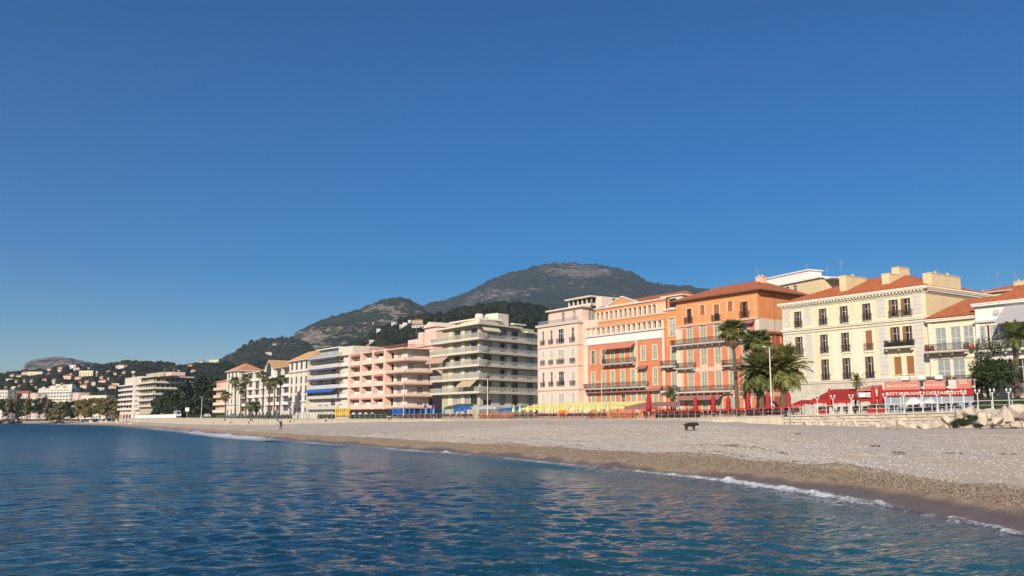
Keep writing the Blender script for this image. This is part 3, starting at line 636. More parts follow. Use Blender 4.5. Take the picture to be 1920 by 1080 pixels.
# woods on the two near slopes: crowns in real relief
def wood_cover(name, rg, n, pxr, smin, smax, mt, seed, fmin=0.0, clear=()):
    rs = np.random.RandomState(seed); phi = (1 + 5 ** .5) / 2
    iv = np.array([(-1, phi, 0), (1, phi, 0), (-1, -phi, 0), (1, -phi, 0), (0, -1, phi), (0, 1, phi), (0, -1, -phi), (0, 1, -phi), (phi, 0, -1), (phi, 0, 1), (-phi, 0, -1), (-phi, 0, 1)]) / 1.9
    jf = np.array([(0, 11, 5), (0, 5, 1), (0, 1, 7), (0, 7, 10), (0, 10, 11), (1, 5, 9), (5, 11, 4), (11, 10, 2), (10, 7, 6), (7, 1, 8), (3, 9, 4), (3, 4, 2), (3, 2, 6), (3, 6, 8), (3, 8, 9), (4, 9, 5), (2, 4, 11), (6, 2, 10), (8, 6, 7), (9, 8, 1)])
    f = rs.rand(n) * (1 - fmin) + fmin; a = rs.uniform(at(pxr[0], 1).x, at(pxr[1], 1).x, n); y = rg.R0 + (rg.R - rg.R0) * f; x = a * y
    dens = np.array([mnoise.noise(Vector((x[i] * .012, y[i] * .012, seed))) for i in range(n)]); k = dens > -0.28
    for (vx, vy, vw) in clear: k &= ~((np.abs(x - vx * (y / vy)) < vw / 2 + 4) & (y > vy - 75) & (y < vy + 14))
    x, y = x[k], y[k]; n = len(x)
    z = np.array([rg.height(x[i], y[i]) for i in range(n)]); s = rs.uniform(smin, smax, n) * (1 + 0.25 * rs.rand(n))
    P = iv[None] * (s[:, None, None] * np.array([1, 1, 0.85])) * rs.uniform(.72, 1.28, (n, 12, 1)) + np.stack([x, y, z + s * .45], -1)[:, None, :]
    o = mobj(name, mesh_np(name, P.reshape(-1, 3), (jf[None] + np.arange(n)[:, None, None] * 12).reshape(-1, 3), mt, False)); tag(o, kind='stuff')
def crownmat(name, a, b):
    m, nt, bb = newmat(name); N = nt.nodes; L = nt.links; geo = N.new('ShaderNodeNewGeometry'); nz = noise_node(N, L, geo.outputs['Position'], 0.012, 3)
    s = N.new('ShaderNodeMath'); s.operation = 'MULTIPLY_ADD'; s.inputs[1].default_value = .5; L.new(geo.outputs['Random Per Island'], s.inputs[0]); L.new(nz.outputs['Fac'], s.inputs[2])
    L.new(mixc(N, L, mrange(N, L, s.outputs[0], .4, 1.1), a, b), bb.inputs['Base Color']); bb.inputs['Roughness'].default_value = .95; bb.inputs['Specular IOR Level'].default_value = .1
    n4 = noise_node(N, L, geo.outputs['Position'], 0.5, 4, .7); bp = N.new('ShaderNodeBump'); bp.inputs['Distance'].default_value = 2.5; L.new(n4.outputs['Fac'], bp.inputs['Height']); L.new(bp.outputs[0], bb.inputs['Normal'])
    return m
cm1 = crownmat('wood_crowns', (0.010, 0.015, 0.008), (0.036, 0.045, 0.020)); cm2 = crownmat('garden_crowns', (0.012, 0.018, 0.009), (0.045, 0.052, 0.022))
# ================================================================== building kit
_cache = {}
def cached(key, fn):
    if key not in _cache: _cache[key] = fn()
    return _cache[key]
def win_frame_mesh(w, h, mt, mull=1, trans=(0.68,)):
    def f():
        b = MB(); t = 0.07; d = 0.07
        b.box(-w/2, 0, 0, -w/2 + t, d, h); b.box(w/2 - t, 0, 0, w/2, d, h); b.box(-w/2 + t, 0, 0, w/2 - t, d, t); b.box(-w/2 + t, 0, h - t, w/2 - t, d, h)
        for k in range(mull):
            x = -w/2 + w * (k + 1) / (mull + 1); b.box(x - .035, 0.004, t, x + .035, d - .004, h - t)
        for q in trans: b.box(-w/2 + t, 0.008, h * q - .03, w/2 - t, d - .008, h * q + .03)
        return b.mesh('window', M[mt])
    return cached(('wf', round(w, 2), round(h, 2), mt, mull, trans), f)
def pane_mesh(w, h, mt):
    def f():
        b = MB(); b.box(-w/2 + .05, 0.04, .05, w/2 - .05, 0.06, h - .05); return b.mesh('pane', M[mt])
    return cached(('pn', round(w, 2), round(h, 2), mt), f)
def leaf_mesh(w, h, mt):
    """a louvred shutter leaf, origin at its lower left"""
    def f():
        b = MB(); t = 0.06; b.box(0, 0, 0, t, .045, h); b.box(w - t, 0, 0, w, .045, h); b.box(t, 0, 0, w - t, .045, t); b.box(t, 0, h - t, w - t, .045, h); b.box(t, .004, h * .5 - .03, w - t, .041, h * .5 + .03)
        n = max(3, int((h - .2) / .16))
        for k in range(n):
            z = t + (h - 2 * t) * (k + .5) / n; b.quad((t, .035, z - .06), (w - t, .035, z - .06), (w - t, .01, z + .06), (t, .01, z + .06))
        return b.mesh('shutter', M[mt])
    return cached(('sh', round(w, 2), round(h, 2), mt), f)
def surround_mesh(w, h, mt, t=0.16, sill=True):
    def f():
        b = MB(); p = -0.05
        b.box(-w/2 - t, p, 0, -w/2, 0.02, h); b.box(w/2, p, 0, w/2 + t, 0.02, h); b.box(-w/2 - t, p, h, w/2 + t, 0.02, h + t)
        if sill: b.box(-w/2 - t - .05, p - .1, -.12, w/2 + t + .05, 0.02, 0)
        return b.mesh('surround', M[mt])
    return cached(('su', round(w, 2), round(h, 2), mt, t, sill), f)
class Face:
    """a wall plane of a building: u metres along, v metres up from the building's base, outward is -y"""
    def __init__(s, bld, A, B, H=None):
        s.b = bld; s.A = Vector(A[:2]); s.B = Vector(B[:2]); s.W = (s.B - s.A).length
        d = s.B - s.A; wa = math.atan2(d.y, d.x); s.ang = wa - bld.rz
        o = s.A - bld.pos; c, n = math.cos(-bld.rz), math.sin(-bld.rz)
        s.o = Vector((o.x * c - o.y * n, o.x * n + o.y * c)); s.holes = []; s.H = H
        s.du = Vector((math.cos(s.ang), math.sin(s.ang))); s.dn = Vector((-s.du.y, s.du.x))
    def uv(s, px, py):
        u, z = hitline(s.A, s.B, px, py); return u, z - s.b.z
    def u(s, px, py=700): return s.uv(px, py)[0]
    def v(s, py, px): return s.uv(px, py)[1]
    def put(s, name, me, u=0, y=0, z=0, parent=None, rz=0.0):
        p = s.o + s.du * u + s.dn * y
        return mobj(name, me, parent or s.b.root, (p.x, p.y, z), (0, 0, s.ang + rz))
    def part(s, name, mb, mats, u=0, y=0, z=0, parent=None): return s.put(name, mb.mesh(name, mats), u, y, z, parent)
    def wall(s, mt, z0=0.0, z1=None, u0=0.0, u1=None, depth=0.28, name='wall', y=0.0, back=True, rev=None):
        """the wall sheet with its openings cut out and their reveals"""
        z1 = s.H if z1 is None else z1; u1 = s.W if u1 is None else u1
        hs = [h for h in s.holes if h[0] > u0 - .01 and h[2] < u1 + .01 and h[1] > z0 - .01 and h[3] < z1 + .01]
        us = sorted({u0, u1} | {h[0] for h in hs} | {h[2] for h in hs}); zs = sorted({z0, z1} | {h[1] for h in hs} | {h[3] for h in hs})
        b = MB()
        for j in range(len(zs) - 1):
            run = None; zc = (zs[j] + zs[j + 1]) / 2
            for i in range(len(us) - 1):
                uc = (us[i] + us[i + 1]) / 2; solid = not any(h[0] < uc < h[2] and h[1] < zc < h[3] for h in hs)
                if solid: run = us[i] if run is None else run
                if run is not None and (not solid or i == len(us) - 2):
                    e = us[i + 1] if solid else us[i]
                    b.quad((run, 0, zs[j]), (e, 0, zs[j]), (e, 0, zs[j + 1]), (run, 0, zs[j + 1])); run = None
        for h in hs:
            a, c, d, e = h[:4]
            b.quad((a, 0, c), (a, depth, c), (a, depth, e), (a, 0, e), 1); b.quad((d, depth, c), (d, 0, c), (d, 0, e), (d, depth, e), 1)
            b.quad((a, 0, c), (d, 0, c), (d, depth, c), (a, depth, c), 1); b.quad((a, depth, e), (d, depth, e), (d, 0, e), (a, 0, e), 1)
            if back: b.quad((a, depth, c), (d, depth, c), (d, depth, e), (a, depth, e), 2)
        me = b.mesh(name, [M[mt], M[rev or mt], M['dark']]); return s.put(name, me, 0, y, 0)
    def window(s, uc, z, w, h, kind='glass', frame='frame', shut='shutg', pane='glass', sur=None, sill=True, rec=0.16, hole=True, mull=1, y=0.0, ajar=None):
        """an opening: glass; 'shut' closed leaves; 'open' leaves folded back on the wall; 'roller' one blind; 'half' leaves swung inside the reveal"""
        if hole: s.holes.append((uc - w/2, z, uc + w/2, z + h))
        r = s.put('window', win_frame_mesh(w, h, frame, mull), uc, rec + y, z)
        m_ = lambda nm, me, x=0, yy=0, zz=0, rz=0: mobj(nm, me, r, (x, yy, zz), (0, 0, rz))
        m_('pane', pane_mesh(w, h, pane))
        lw = w / 2
        if kind == 'shut': m_('shutter', leaf_mesh(lw, h, shut), -lw, -rec + .02); m_('shutter', leaf_mesh(lw, h, shut), 0, -rec + .02)
        elif kind == 'open': m_('shutter', leaf_mesh(lw, h, shut), -w - .02, -rec - .06); m_('shutter', leaf_mesh(lw, h, shut), lw + .02, -rec - .06)
        elif kind == 'half': m_('shutter', leaf_mesh(lw * .9, h, shut), -lw + .03, -.01, 0, R_(-100)); m_('shutter', leaf_mesh(lw * .9, h, shut), lw - .07, -.01, 0, R_(-80))
        elif kind == 'roller':
            b = MB(); b.box(-w/2 + .02, -rec + .04, 0.02, w/2 - .02, -rec + .08, h - .02); m_('blind', b.mesh('blind', M[shut]))
        elif kind == 'rollhalf':
            b = MB(); b.box(-w/2 + .02, -rec + .04, h * .45, w/2 - .02, -rec + .08, h - .02); m_('blind', b.mesh('blind', M[shut]))
        if sur: m_('surround', surround_mesh(w, h, sur, sill=sill), 0, -rec)
        return r
    def band(s, z, h=0.25, p=0.18, u0=0.0, u1=None, mt='offwhite', name='string_course', y=0.0, end=0.0):
        u1 = s.W if u1 is None else u1; b = MB(); b.box(u0 - end, -p, 0, u1 + end, 0.002, h * .6); b.box(u0 - end - .06, -p - .07, h * .6, u1 + end + .06, 0.002, h)
        return s.part(name, b, M[mt], 0, y, z)
    def strip(s, u0, z0, u1, z1, mt, p=0.04, name='panel', y=0.0):
        b = MB(); b.box(u0, -p, z0, u1, 0.003, z1); return s.part(name, b, M[mt], 0, y, 0)
    def rail_iron(s, w, h=0.95, d=0.0, sp=0.14, mt='iron'):
        def f():
            b = MB(); segs = [((0, 0), (w, 0))] + ([((0, 0), (0, d)), ((w, 0), (w, d))] if d > .3 else [])
            for (x0, y0), (x1, y1) in segs:
                L = math.hypot(x1 - x0, y1 - y0); n = max(1, int(L / sp)); hx, hy = (.02, .02)
                b.box(min(x0, x1) - .015, min(y0, y1) - .02, h - .05, max(x0, x1) + .015, max(y0, y1) + .02, h)
                b.box(min(x0, x1) - .01, min(y0, y1) - .012, .08, max(x0, x1) + .01, max(y0, y1) + .012, .11)
                b.box(min(x0, x1) - .01, min(y0, y1) - .012, h * .72, max(x0, x1) + .01, max(y0, y1) + .012, h * .72 + .025)
                for k in range(n + 1):
                    x = x0 + (x1 - x0) * k / n; y = y0 + (y1 - y0) * k / n; b.box(x - .014, y - .014, .0, x + .014, y + .014, h - .045)
            return b.mesh('railing', M[mt])
        return cached(('ri', round(w, 2), h, round(d, 2), sp, mt), f)
    def rail_glass(s, w, h=1.0, d=0.0, mt='rail_glass', top='frame'):
        def f():
            b = MB(); n = max(1, int(w / 1.4))
            for k in range(n):
                b.box(w * k / n + .03, -.012, .06, w * (k + 1) / n - .03, .012, h - .06, 0)
            for k in range(n + 1): x = w * k / n; b.box(x - .025, -.025, 0, x + .025, .025, h, 1)
            b.box(-.03, -.03, h - .05, w + .03, .03, h + .01, 1)
            if d > .3:
                for x in (0, w): b.box(x - .012, .03, .06, x + .012, d, h - .06, 0); b.box(x - .03, .03, h - .05, x + .03, d, h + .01, 1)
            return b.mesh('railing', [M[mt], M[top]])
        return cached(('rg', round(w, 2), h, round(d, 2), mt, top), f)
    def balcony(s, u0, u1, z, d=1.0, kind='iron', th=0.18, mt='offwhite', rmat=None, brackets=True, y=0.0, rh=0.95, sp=.14):
        b = MB(); b.box(u0, -d, -th, u1, 0.0, 0); b.box(u0 + .08, -d + .08, -th - .09, u1 - .08, 0, -th)
        if brackets:
            n = max(2, int((u1 - u0) / 1.6) + 1)
            for k in range(n):
                x = u0 + .2 + (u1 - u0 - .4) * k / (n - 1); b.box(x - .08, -d * .7, -th - .38, x + .08, 0, -th - .09)
        slab = s.part('balcony', b, M[mt], 0, y, z); w = u1 - u0 - .1
        if kind == 'iron': me = s.rail_iron(w, rh, d - .1, sp)
        elif kind == 'glass': me = s.rail_glass(w, rh, d - .1)
        elif kind == 'solid':
            q = MB(); q.box(0, -.06, 0, w, .06, rh); q.box(0, .06, 0, .1, d - .1, rh); q.box(w - .1, .06, 0, w, d - .1, rh); me = q.mesh('parapet', M[rmat or mt])
        else: return slab
        mobj('railing' if kind != 'solid' else 'parapet', me, slab, (u0 + .05, -d + .08, 0)); return slab
    def balconette(s, uc, z, w, h=0.9):
        me = s.rail_iron(w, h, 0.35, .13); return s.put('window_railing', me, uc - w/2, -0.33, z)
    def awning(s, u0, u1, z, out=1.2, drop=0.9, mt='redcloth', val=0.25, name='awning', y=0.0):
        b = MB(); t = .03
        b.add([(u0, 0, z), (u1, 0, z), (u1, -out, z - drop), (u0, -out, z - drop), (u0, 0, z - t), (u1, 0, z - t), (u1, -out, z - drop - t), (u0, -out, z - drop - t)],
              [(0, 3, 2, 1), (4, 5, 6, 7), (0, 4, 7, 3), (1, 2, 6, 5), (0, 1, 5, 4)])
        n = max(4, int((u1 - u0) / .3))
        for k in range(n):      # scalloped valance
            a, c = u0 + (u1 - u0) * k / n, u0 + (u1 - u0) * (k + 1) / n; m_ = (a + c) / 2
            b.add([(a, -out, z - drop), (c, -out, z - drop), (c, -out - .02, z - drop - val * .75), (m_, -out - .02, z - drop - val), (a, -out - .02, z - drop - val * .75)], [(0, 4, 3, 2, 1)])
        for x in (u0 + .05, u1 - .05): b.tube((x, 0, z - drop - .3), (x, -out + .05, z - drop - .02), .02, n=4)
        return s.part(name, b, M[mt], 0, y, 0)
class Bld:
    def __init__(s, name, label, cat, A, B, z=3.2, group=None):
        s.pos = Vector(A[:2]); d = Vector(B[:2]) - s.pos; s.rz = math.atan2(d.y, d.x); s.W = d.length; s.z = z
        s.root = empty(name, (A[0], A[1], z), s.rz, label, cat, group); s.A, s.B = Vector(A[:2]), Vector(B[:2])
    def world(s, x, y):
        c, n = math.cos(s.rz), math.sin(s.rz); return Vector((s.pos.x + x * c - y * n, s.pos.y + x * n + y * c))
    def face(s, A, B, H=None): return Face(s, A, B, H)
    def boxfaces(s, D, H, W=None):
        W = W or s.W; P = [s.world(0, 0), s.world(W, 0), s.world(W, D), s.world(0, D)]
        return s.face(P[0], P[1], H), s.face(P[1], P[2], H), s.face(P[2], P[3], H), s.face(P[3], P[0], H)
    def part(s, name, mb, mats, smooth=False, loc=(0, 0, 0)): return mb.build(name, mats if isinstance(mats, list) else M[mats], s.root, loc, smooth=smooth)
    def hip(s, x0, y0, x1, y1, z, rise, ov=0.6, mt='tile', ridge=None, soff='offwhite', name='roof'):
        b = MB(); X0, Y0, X1, Y1 = x0 - ov, y0 - ov, x1 + ov, y1 + ov; w, d = X1 - X0, Y1 - Y0
        if w >= d: r = (X0 + d/2, Y0 + d/2), (X1 - d/2, Y0 + d/2)
        else: r = (X0 + w/2, Y0 + w/2), (X0 + w/2, Y1 - w/2)
        P = [(X0, Y0, z), (X1, Y0, z), (X1, Y1, z), (X0, Y1, z), (*r[0], z + rise), (*r[1], z + rise)]
        if w >= d: f = [(0, 1, 5, 4), (1, 2, 5), (2, 3, 4, 5), (3, 0, 4)]
        else: f = [(0, 1, 4), (1, 2, 5, 4), (2, 3, 5), (3, 0, 4, 5)]
        b.add(P, f, 0); b.box(X0, Y0, z - .16, X1, Y1, z - .005, 1)
        # tile courses: raised ridges down each slope of the front and right sides
        rr_ = MB()
        n = int(w / .9)
        for k in range(1, n):
            x = X0 + w * k / n; top = min(d/2, x - X0, X1 - x) if w >= d else min(x - X0, X1 - x)
            fz = rise / (min(w, d) / 2); rr_.box(x - .05, Y0, z - .02, x + .05, Y0 + .05, z + .05)
            rr_.add([(x - .07, Y0, z + .005), (x + .07, Y0, z + .005), (x + .07, Y0 + top, z + top * fz + .005), (x - .07, Y0 + top, z + top * fz + .005), (x, Y0, z + .09), (x, Y0 + top, z + top * fz + .09)], [(0, 4, 5, 3), (4, 1, 2, 5), (0, 1, 4)])
        o = s.part(name, b, [M[mt], M[soff]]); rr_.build('tile_rolls', M[mt], o); return o
    def chimney(s, x, y, z0, w, d, h, mt='creamside', pots=2, parent=None, n=''):
        b = MB(); b.box(x, y, z0, x + w, y + d, z0 + h); b.box(x - .08, y - .08, z0 + h, x + w + .08, y + d + .08, z0 + h + .14)
        for k in range(pots): px_ = x + w * (k + .5) / pots; b.tube((px_, y + d/2, z0 + h + .14), (px_, y + d/2, z0 + h + .5), .12, .1, 8)
        return s.part('chimney', b, mt)
    def flat(s, poly, z, th=0.3, mt='oliveslab', name='roof_slab'):
        b = MB(); b.prism(poly, z, z + th); return s.part(name, b, mt)
    def loc(s, P):
        o = Vector(P[:2]) - s.pos; c, n = math.cos(-s.rz), math.sin(-s.rz); return (o.x * c - o.y * n, o.x * n + o.y * c)
    def antenna(s, x, y, z, h=2.5):
        b = MB(); b.tube((x, y, z), (x, y, z + h), .03, n=4)
        for k in range(4): b.tube((x - .5 + .05 * k, y, z + h - .2 * k - .05), (x + .5 - .05 * k, y, z + h - .2 * k - .05), .018, n=4)
        return s.part('antenna', b, 'greymetal')
VP = -200.0
def frontD(px): return 245000.0 / (px + 200.0)
def front(px, py, off=0): 
    return at(px, frontD(px) + off, py)
# ================================================================== the cream building on the right (with its restaurant)
A = front(1467, 600); B = front(1738, 600)
bl = Bld('cream_apartment_house', 'pale yellow four storey house with grey quoins and terracotta hip roof above the red awnings', 'building', A, B, 3.3)
H = 18.25; D = 16.5; b = bl
ff, fr_, fb_, fl = bl.boxfaces(D, H)
cols = [1500, 1547, 1587, 1630]; pair = [1681.5, 1705]
zf = {3: (14.35, 2.5), 2: (9.95, 2.85), 1: (5.75, 3.2)}
kinds = {(3, 0): 'half', (3, 1): 'half', (3, 2): 'half', (3, 3): 'half', (2, 0): 'half', (2, 1): 'half', (2, 2): 'half', (2, 3): 'roller', (1, 0): 'none', (1, 1): 'half', (1, 2): 'half', (1, 3): 'half'}
for i, px in enumerate(cols):
    uc = ff.u(px, 645)
    for k, (z, h) in zf.items():
        kd = kinds[(k, i)]
        if kd == 'none': continue
        ff.window(uc, z, 1.12, h, kd, 'frame', 'shutb' if kd == 'roller' else 'framed', 'glass' if kd != 'roller' else 'glass2', sur='panel')
        ff.balconette(uc, z, 1.5, .95)
        if k == 2: ff.strip(uc - .8, z - .35, uc + .8, z - .1, 'panel', .12, 'cornice')
for j, px in enumerate(pair):
    uc = ff.u(px, 645)
    for k, (z, h) in zf.items():
        if k == 1: ff.window(uc, z + .35, 1.15, 2.55, 'roller', 'frame', 'shutb', 'glass2', sur='cream')
        else: ff.window(uc, z + (0.1 if k == 3 else .15), 1.2, h, 'half', 'frame', 'shutb', 'glass', sur='panel')
    ff.balconette(uc, zf[3][0] + .1, 1.7, .9)
u0, u1 = ff.u(1665, 650), ff.u(1716, 650)
ff.balcony(u0, u1, zf[2][0] + .1, 1.1, 'iron', mt='panel', sp=.1)
pl = MB()
for k in range(26): 
    x = lerp(u0 + .2, u1 - .2, random.random()); pl.lathe([(.05, 0), (.16, .2), (.2, .35 + random.random() * .2), (.05, .6 + random.random() * .2)], 6, (x, -.9 + random.random() * .4))
pl.build('balcony_plants', M['leafhedge'], bl.root, (0, 0, zf[2][0] + .1)).location = (0, 0, zf[2][0] + .1)
ff.wall('cream'); 
fr_.holes = []
uw = fr_.u(1803, 572); fr_.window(uw, 14.6, 1.5, 1.7, 'glass', sur=None)
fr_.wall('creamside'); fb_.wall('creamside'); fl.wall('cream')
# stone quoin strips, block by block
qm = MB(); qm.box(-.75, -.05, .02, .75, 0, .56); qme = qm.mesh('quoin', M['quoin']); qm2 = MB(); qm2.box(-.62, -.04, .02, .62, 0, .56); qme2 = qm2.mesh('quoin', M['quoin'])
for px in (1478, 1516.5, 1656, 1731 - 7):
    uc = ff.u(px, 645); uc = max(uc, .8); uc = min(uc, ff.W - .8)
    k = 0; z = 5.6
    while z < 17.0:
        if not (13.4 < z < 14.2): ff.put('quoin', qme if k % 2 else qme2, uc, 0, z)
        z += .6; k += 1
# ivory panels between window columns
for pa, pb in ((1560, 1575), (1600, 1617)): ff.strip(ff.u(pa, 645), 5.9, ff.u(pb, 645), 13.1, 'panel', .05)
ring = MB(); 
ff.band(5.25, .45, .22, mt='offwhite', end=.2); ff.band(13.75, .35, .2, mt='panel', end=.18); ff.band(13.3, .14, .1, mt='panel', end=.08)
fr_.band(13.75, .3, .15, mt='panel', end=.1)
ff.strip(0, 0, ff.W, 5.2, 'base', .10, 'plinth')
# eaves cornice with dentils
for f_ in (ff, fr_):
    c = MB(); n = int(f_.W / .55)
    for k in range(n): x = (k + .5) * f_.W / n; c.box(x - .12, -.42, 0, x + .12, 0, .26)
    f_.part('dentils', c, M['panel'], 0, 0, H - .55)
    f_.band(H - .28, .28, .5, mt='panel', end=.45, name='cornice'); f_.band(H - .85, .2, .1, mt='panel', end=.1, name='cornice')
bl.hip(0, 0, bl.W, D, H + .17, 3.5, .55, 'tile', soff='panel')
fx = lambda px, py, y: bl.loc(at(px, 1) * 0 + Vector((0, 0)))  # placeholder
for (pxa, pxb, top, hh, yy) in ():
    P0 = hitline(bl.world(0, yy), bl.world(bl.W, yy), pxa, 540); P1 = hitline(bl.world(0, yy), bl.world(bl.W, yy), pxb, 540)
    zt = hitline(bl.world(0, yy), bl.world(bl.W, yy), (pxa + pxb) / 2, top)[1] - bl.z
    bl.chimney(P0[0], yy, zt - hh, P1[0] - P0[0], 1.0, hh, 'creamside', 2)
def ridge_stack(px, ya, yb, tops, wd=1.25, z0=H - .2, pots=2):
    x0 = hitline(bl.world(0, ya), bl.world(bl.W, ya), px, 535)[0]; n = len(tops)
    for k, tp in enumerate(tops):
        y0, y1 = lerp(ya, yb, k / n), lerp(ya, yb, (k + 1) / n); zt = hitline(bl.world(0, y0), bl.world(bl.W, y0), px, tp)[1] - bl.z
        g = MB(); g.box(x0, y0, z0, x0 + wd, y1 - .003, zt); g.box(x0 - .07, y0 - .05, zt, x0 + wd + .07, y1 - .01, zt + .12)
        for q in range(pots): g.lathe([(.16, zt + .12), (.14, zt + .45), (.22, zt + .47), (.22, zt + .53), (.05, zt + .6)], 8, (x0 + wd / 2, lerp(y0, y1, (q + .7) / (pots + .4))))
        bl.part('chimney', g, 'creamside')
ridge_stack(1574, 2.2, 7.4, (519,), pots=1); ridge_stack(1654, 3.2, 8.6, (515, 506), pots=0); ridge_stack(1731, 1.6, 9.2, (514,), 1.3)
for px, py in ((1578, 507),): bl.antenna(hitline(bl.world(0, 3.4), bl.world(bl.W, 3.4), px, 520)[0], 3.4, 22.6, 2.2)
CREAM = bl; CREAMF = ff
# ------------------------------------------------------------------ annex with two balconies
A = front(1742, 640, -.3); B = front(1831, 640, -.3)
bl = Bld('yellow_annex_house', 'low yellow annex with two long iron balconies, right of the tall pale yellow house', 'building', A, B, 3.3)
H = 13.6; ff, fr_, fb_, fl = bl.boxfaces(11, H)
for z, h, kk in ((9.1, 3.1, 0), (4.75, 3.1, 1)):
    for px, w_ in ((1765, 1.5), (1793, 1.35), (1817, 1.35)):
        if kk and px > 1810: continue
        ff.window(ff.u(px if not kk else px + 2, 640), z, w_ + (.3 if kk else 0), h, 'shut', 'frame', 'shutgl', sur='panel')
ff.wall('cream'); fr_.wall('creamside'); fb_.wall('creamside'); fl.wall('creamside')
ff.balcony(.0, ff.u(1818, 655), 9.0, 1.3, 'iron', mt='offwhite', sp=.11); ff.balcony(-.2, ff.W - .1, 4.6, 1.3, 'iron', mt='offwhite', sp=.11)
ff.band(13.1, .4, .4, mt='panel', end=.1, name='cornice'); ff.band(7.9, .2, .12, mt='panel'); ff.strip(0, 0, ff.W, 4.3, 'base', .08, 'plinth')
ff.strip(-.0, 4.4, .55, 13.0, 'panel', .1, 'pilaster')
rb = MB(); rb.add([(-.3, -.6, H), (ff.W + .1, -.6, H), (ff.W + .1, 6, H + 3.0), (2.2, 6, H + 3.0), (-.3, 11, H), (ff.W + .1, 11, H)], [(0, 1, 2, 3), (0, 3, 4), (3, 2, 5, 4), (1, 5, 2)]); bl.part('roof', rb, 'tile')
fl_ = MB()
for (cx, z0) in ((.6, 9.0), (3.2, 4.65), (1.0, 4.65), (6.0, 9.0)):
    for k in range(10): fl_.lathe([(.04, 0), (.12, .2), (.14, .4), (.03, .7 + random.random() * .2)], 5, (cx + random.uniform(-.7, .7), -1.0 + random.random() * .3))
    fl_.v = [(v[0], v[1], v[2] + (z0 if i >= len(fl_.v) - 10 * 20 else 0)) for i, v in enumerate(fl_.v)]
bl.part('balcony_plants', fl_, [M['flower']])
# ------------------------------------------------------------------ white house at the right edge
A = front(1832, 640, -.6); B = front(1990, 640, -.6)
bl = Bld('white_seafront_house', 'white house with round medallion and grey striped awning at the right edge', 'building', A, B, 3.3)
H = 14.9; ff, fr_, fb_, fl = bl.boxfaces(12, H)
for px, w_ in ((1847, 1.6), (1861, 1.4), (1887, 1.5), (1915, 1.5), (1945, 1.5)):
    ff.window(ff.u(px, 630), 8.9, w_ if px != 1847 else 1.3, 3.0, 'shut' if px != 1915 else 'glass', 'frame', 'shutgl', sur='cream')
    if px != 1847: ff.window(ff.u(px + 2, 690), 4.2, w_, 3.2, 'glass' if px > 1880 else 'shut', 'frame', 'shutgl', sur='cream')
ff.wall('white'); fr_.wall('white'); fb_.wall('white'); fl.wall('white')
ff.band(H - .35, .4, .5, mt='white', end=.2, name='cornice'); ff.band(12.4, .3, .35, mt='white', end=.1, name='cornice'); ff.band(8.2, .25, .15, mt='offwhite')
ff.balcony(.2, ff.W - 1, 8.7, 1.0, 'iron', mt='white', sp=.11); ff.balcony(.3, ff.W - 1, 4.0, 1.1, 'iron', mt='white', sp=.11)
ff.strip(0, 0, .5, 12.3, 'white', .14, 'pilaster'); ff.strip(0, 0, ff.W, 3.6, 'base', .08, 'plinth')
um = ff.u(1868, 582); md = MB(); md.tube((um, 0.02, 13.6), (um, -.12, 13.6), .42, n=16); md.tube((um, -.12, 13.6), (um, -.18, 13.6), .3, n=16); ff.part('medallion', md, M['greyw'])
ff.awning(ff.u(1886, 600), ff.W - 1, 14.2, 2.8, 2.1, 'greyawn', .35)
rb = MB(); w_ = ff.W; rb.add([(-.1, .6, H), (w_, .6, H), (w_, 5.5, H + 2.9), (4.5, 5.5, H + 2.9), (-.1, 11.5, H), (w_, 11.5, H)], [(0, 1, 2, 3), (0, 3, 4), (3, 2, 5, 4), (1, 5, 2)]); bl.part('roof', rb, 'tile')
# ------------------------------------------------------------------ houses behind, right edge
def simple_house(name, label, cat, A, B, z, H, D, wall, roof, wins, rise=2.5, wcol='glass', roofkind='hip', frame='frame', group=None, face_band=None, side=None):
    bl = Bld(name, label, cat, A, B, z, group); ff, fr_, fb_, fl = bl.boxfaces(D, H)
    for (u, v, w, h, kd) in wins: ff.window(u, v, w, h, kd, frame, 'shutg', wcol)
    for f_ in (ff, fr_): 
        if face_band: f_.band(face_band, .3, .2, mt='offwhite', end=.1)
    ff.wall(wall); fr_.wall(side or wall); fb_.wall(wall); fl.wall(side or wall)
    if roofkind == 'hip': bl.hip(0, 0, bl.W, D, H + .17, rise, .5, roof)
    else:
        b_ = MB(); b_.box(-.4, -.4, H, bl.W + .4, D + .4, H + .35); bl.part('roof', b_, roof)
    return bl, ff
A = at(1826, 152, 550); B = at(1990, 140, 550)
bl, ff = simple_house('yellow_rear_house', 'yellow house with tiled roof and antennas rising behind the annex at right', 'building', A, B, 3.3, 20.6, 12, 'creamside', 'tile', [(4.5, 17.2, 1.1, 2.2, 'shut'), (9.0, 17.4, 1.4, 2.0, 'glass'), (14, 17.4, 1.4, 2.0, 'glass')], 1.8)
bl.antenna(2.5, 3, 21.5, 3.0); bl.antenna(5.5, 3, 21.5, 2.4); bl.chimney(-.6, .5, 17.5, 3.2, 1.2, 3.4, 'creamside', 1); bl.chimney(5.2, 3.0, 20.8, 2.2, 1.0, 1.5, 'creamside', 2)
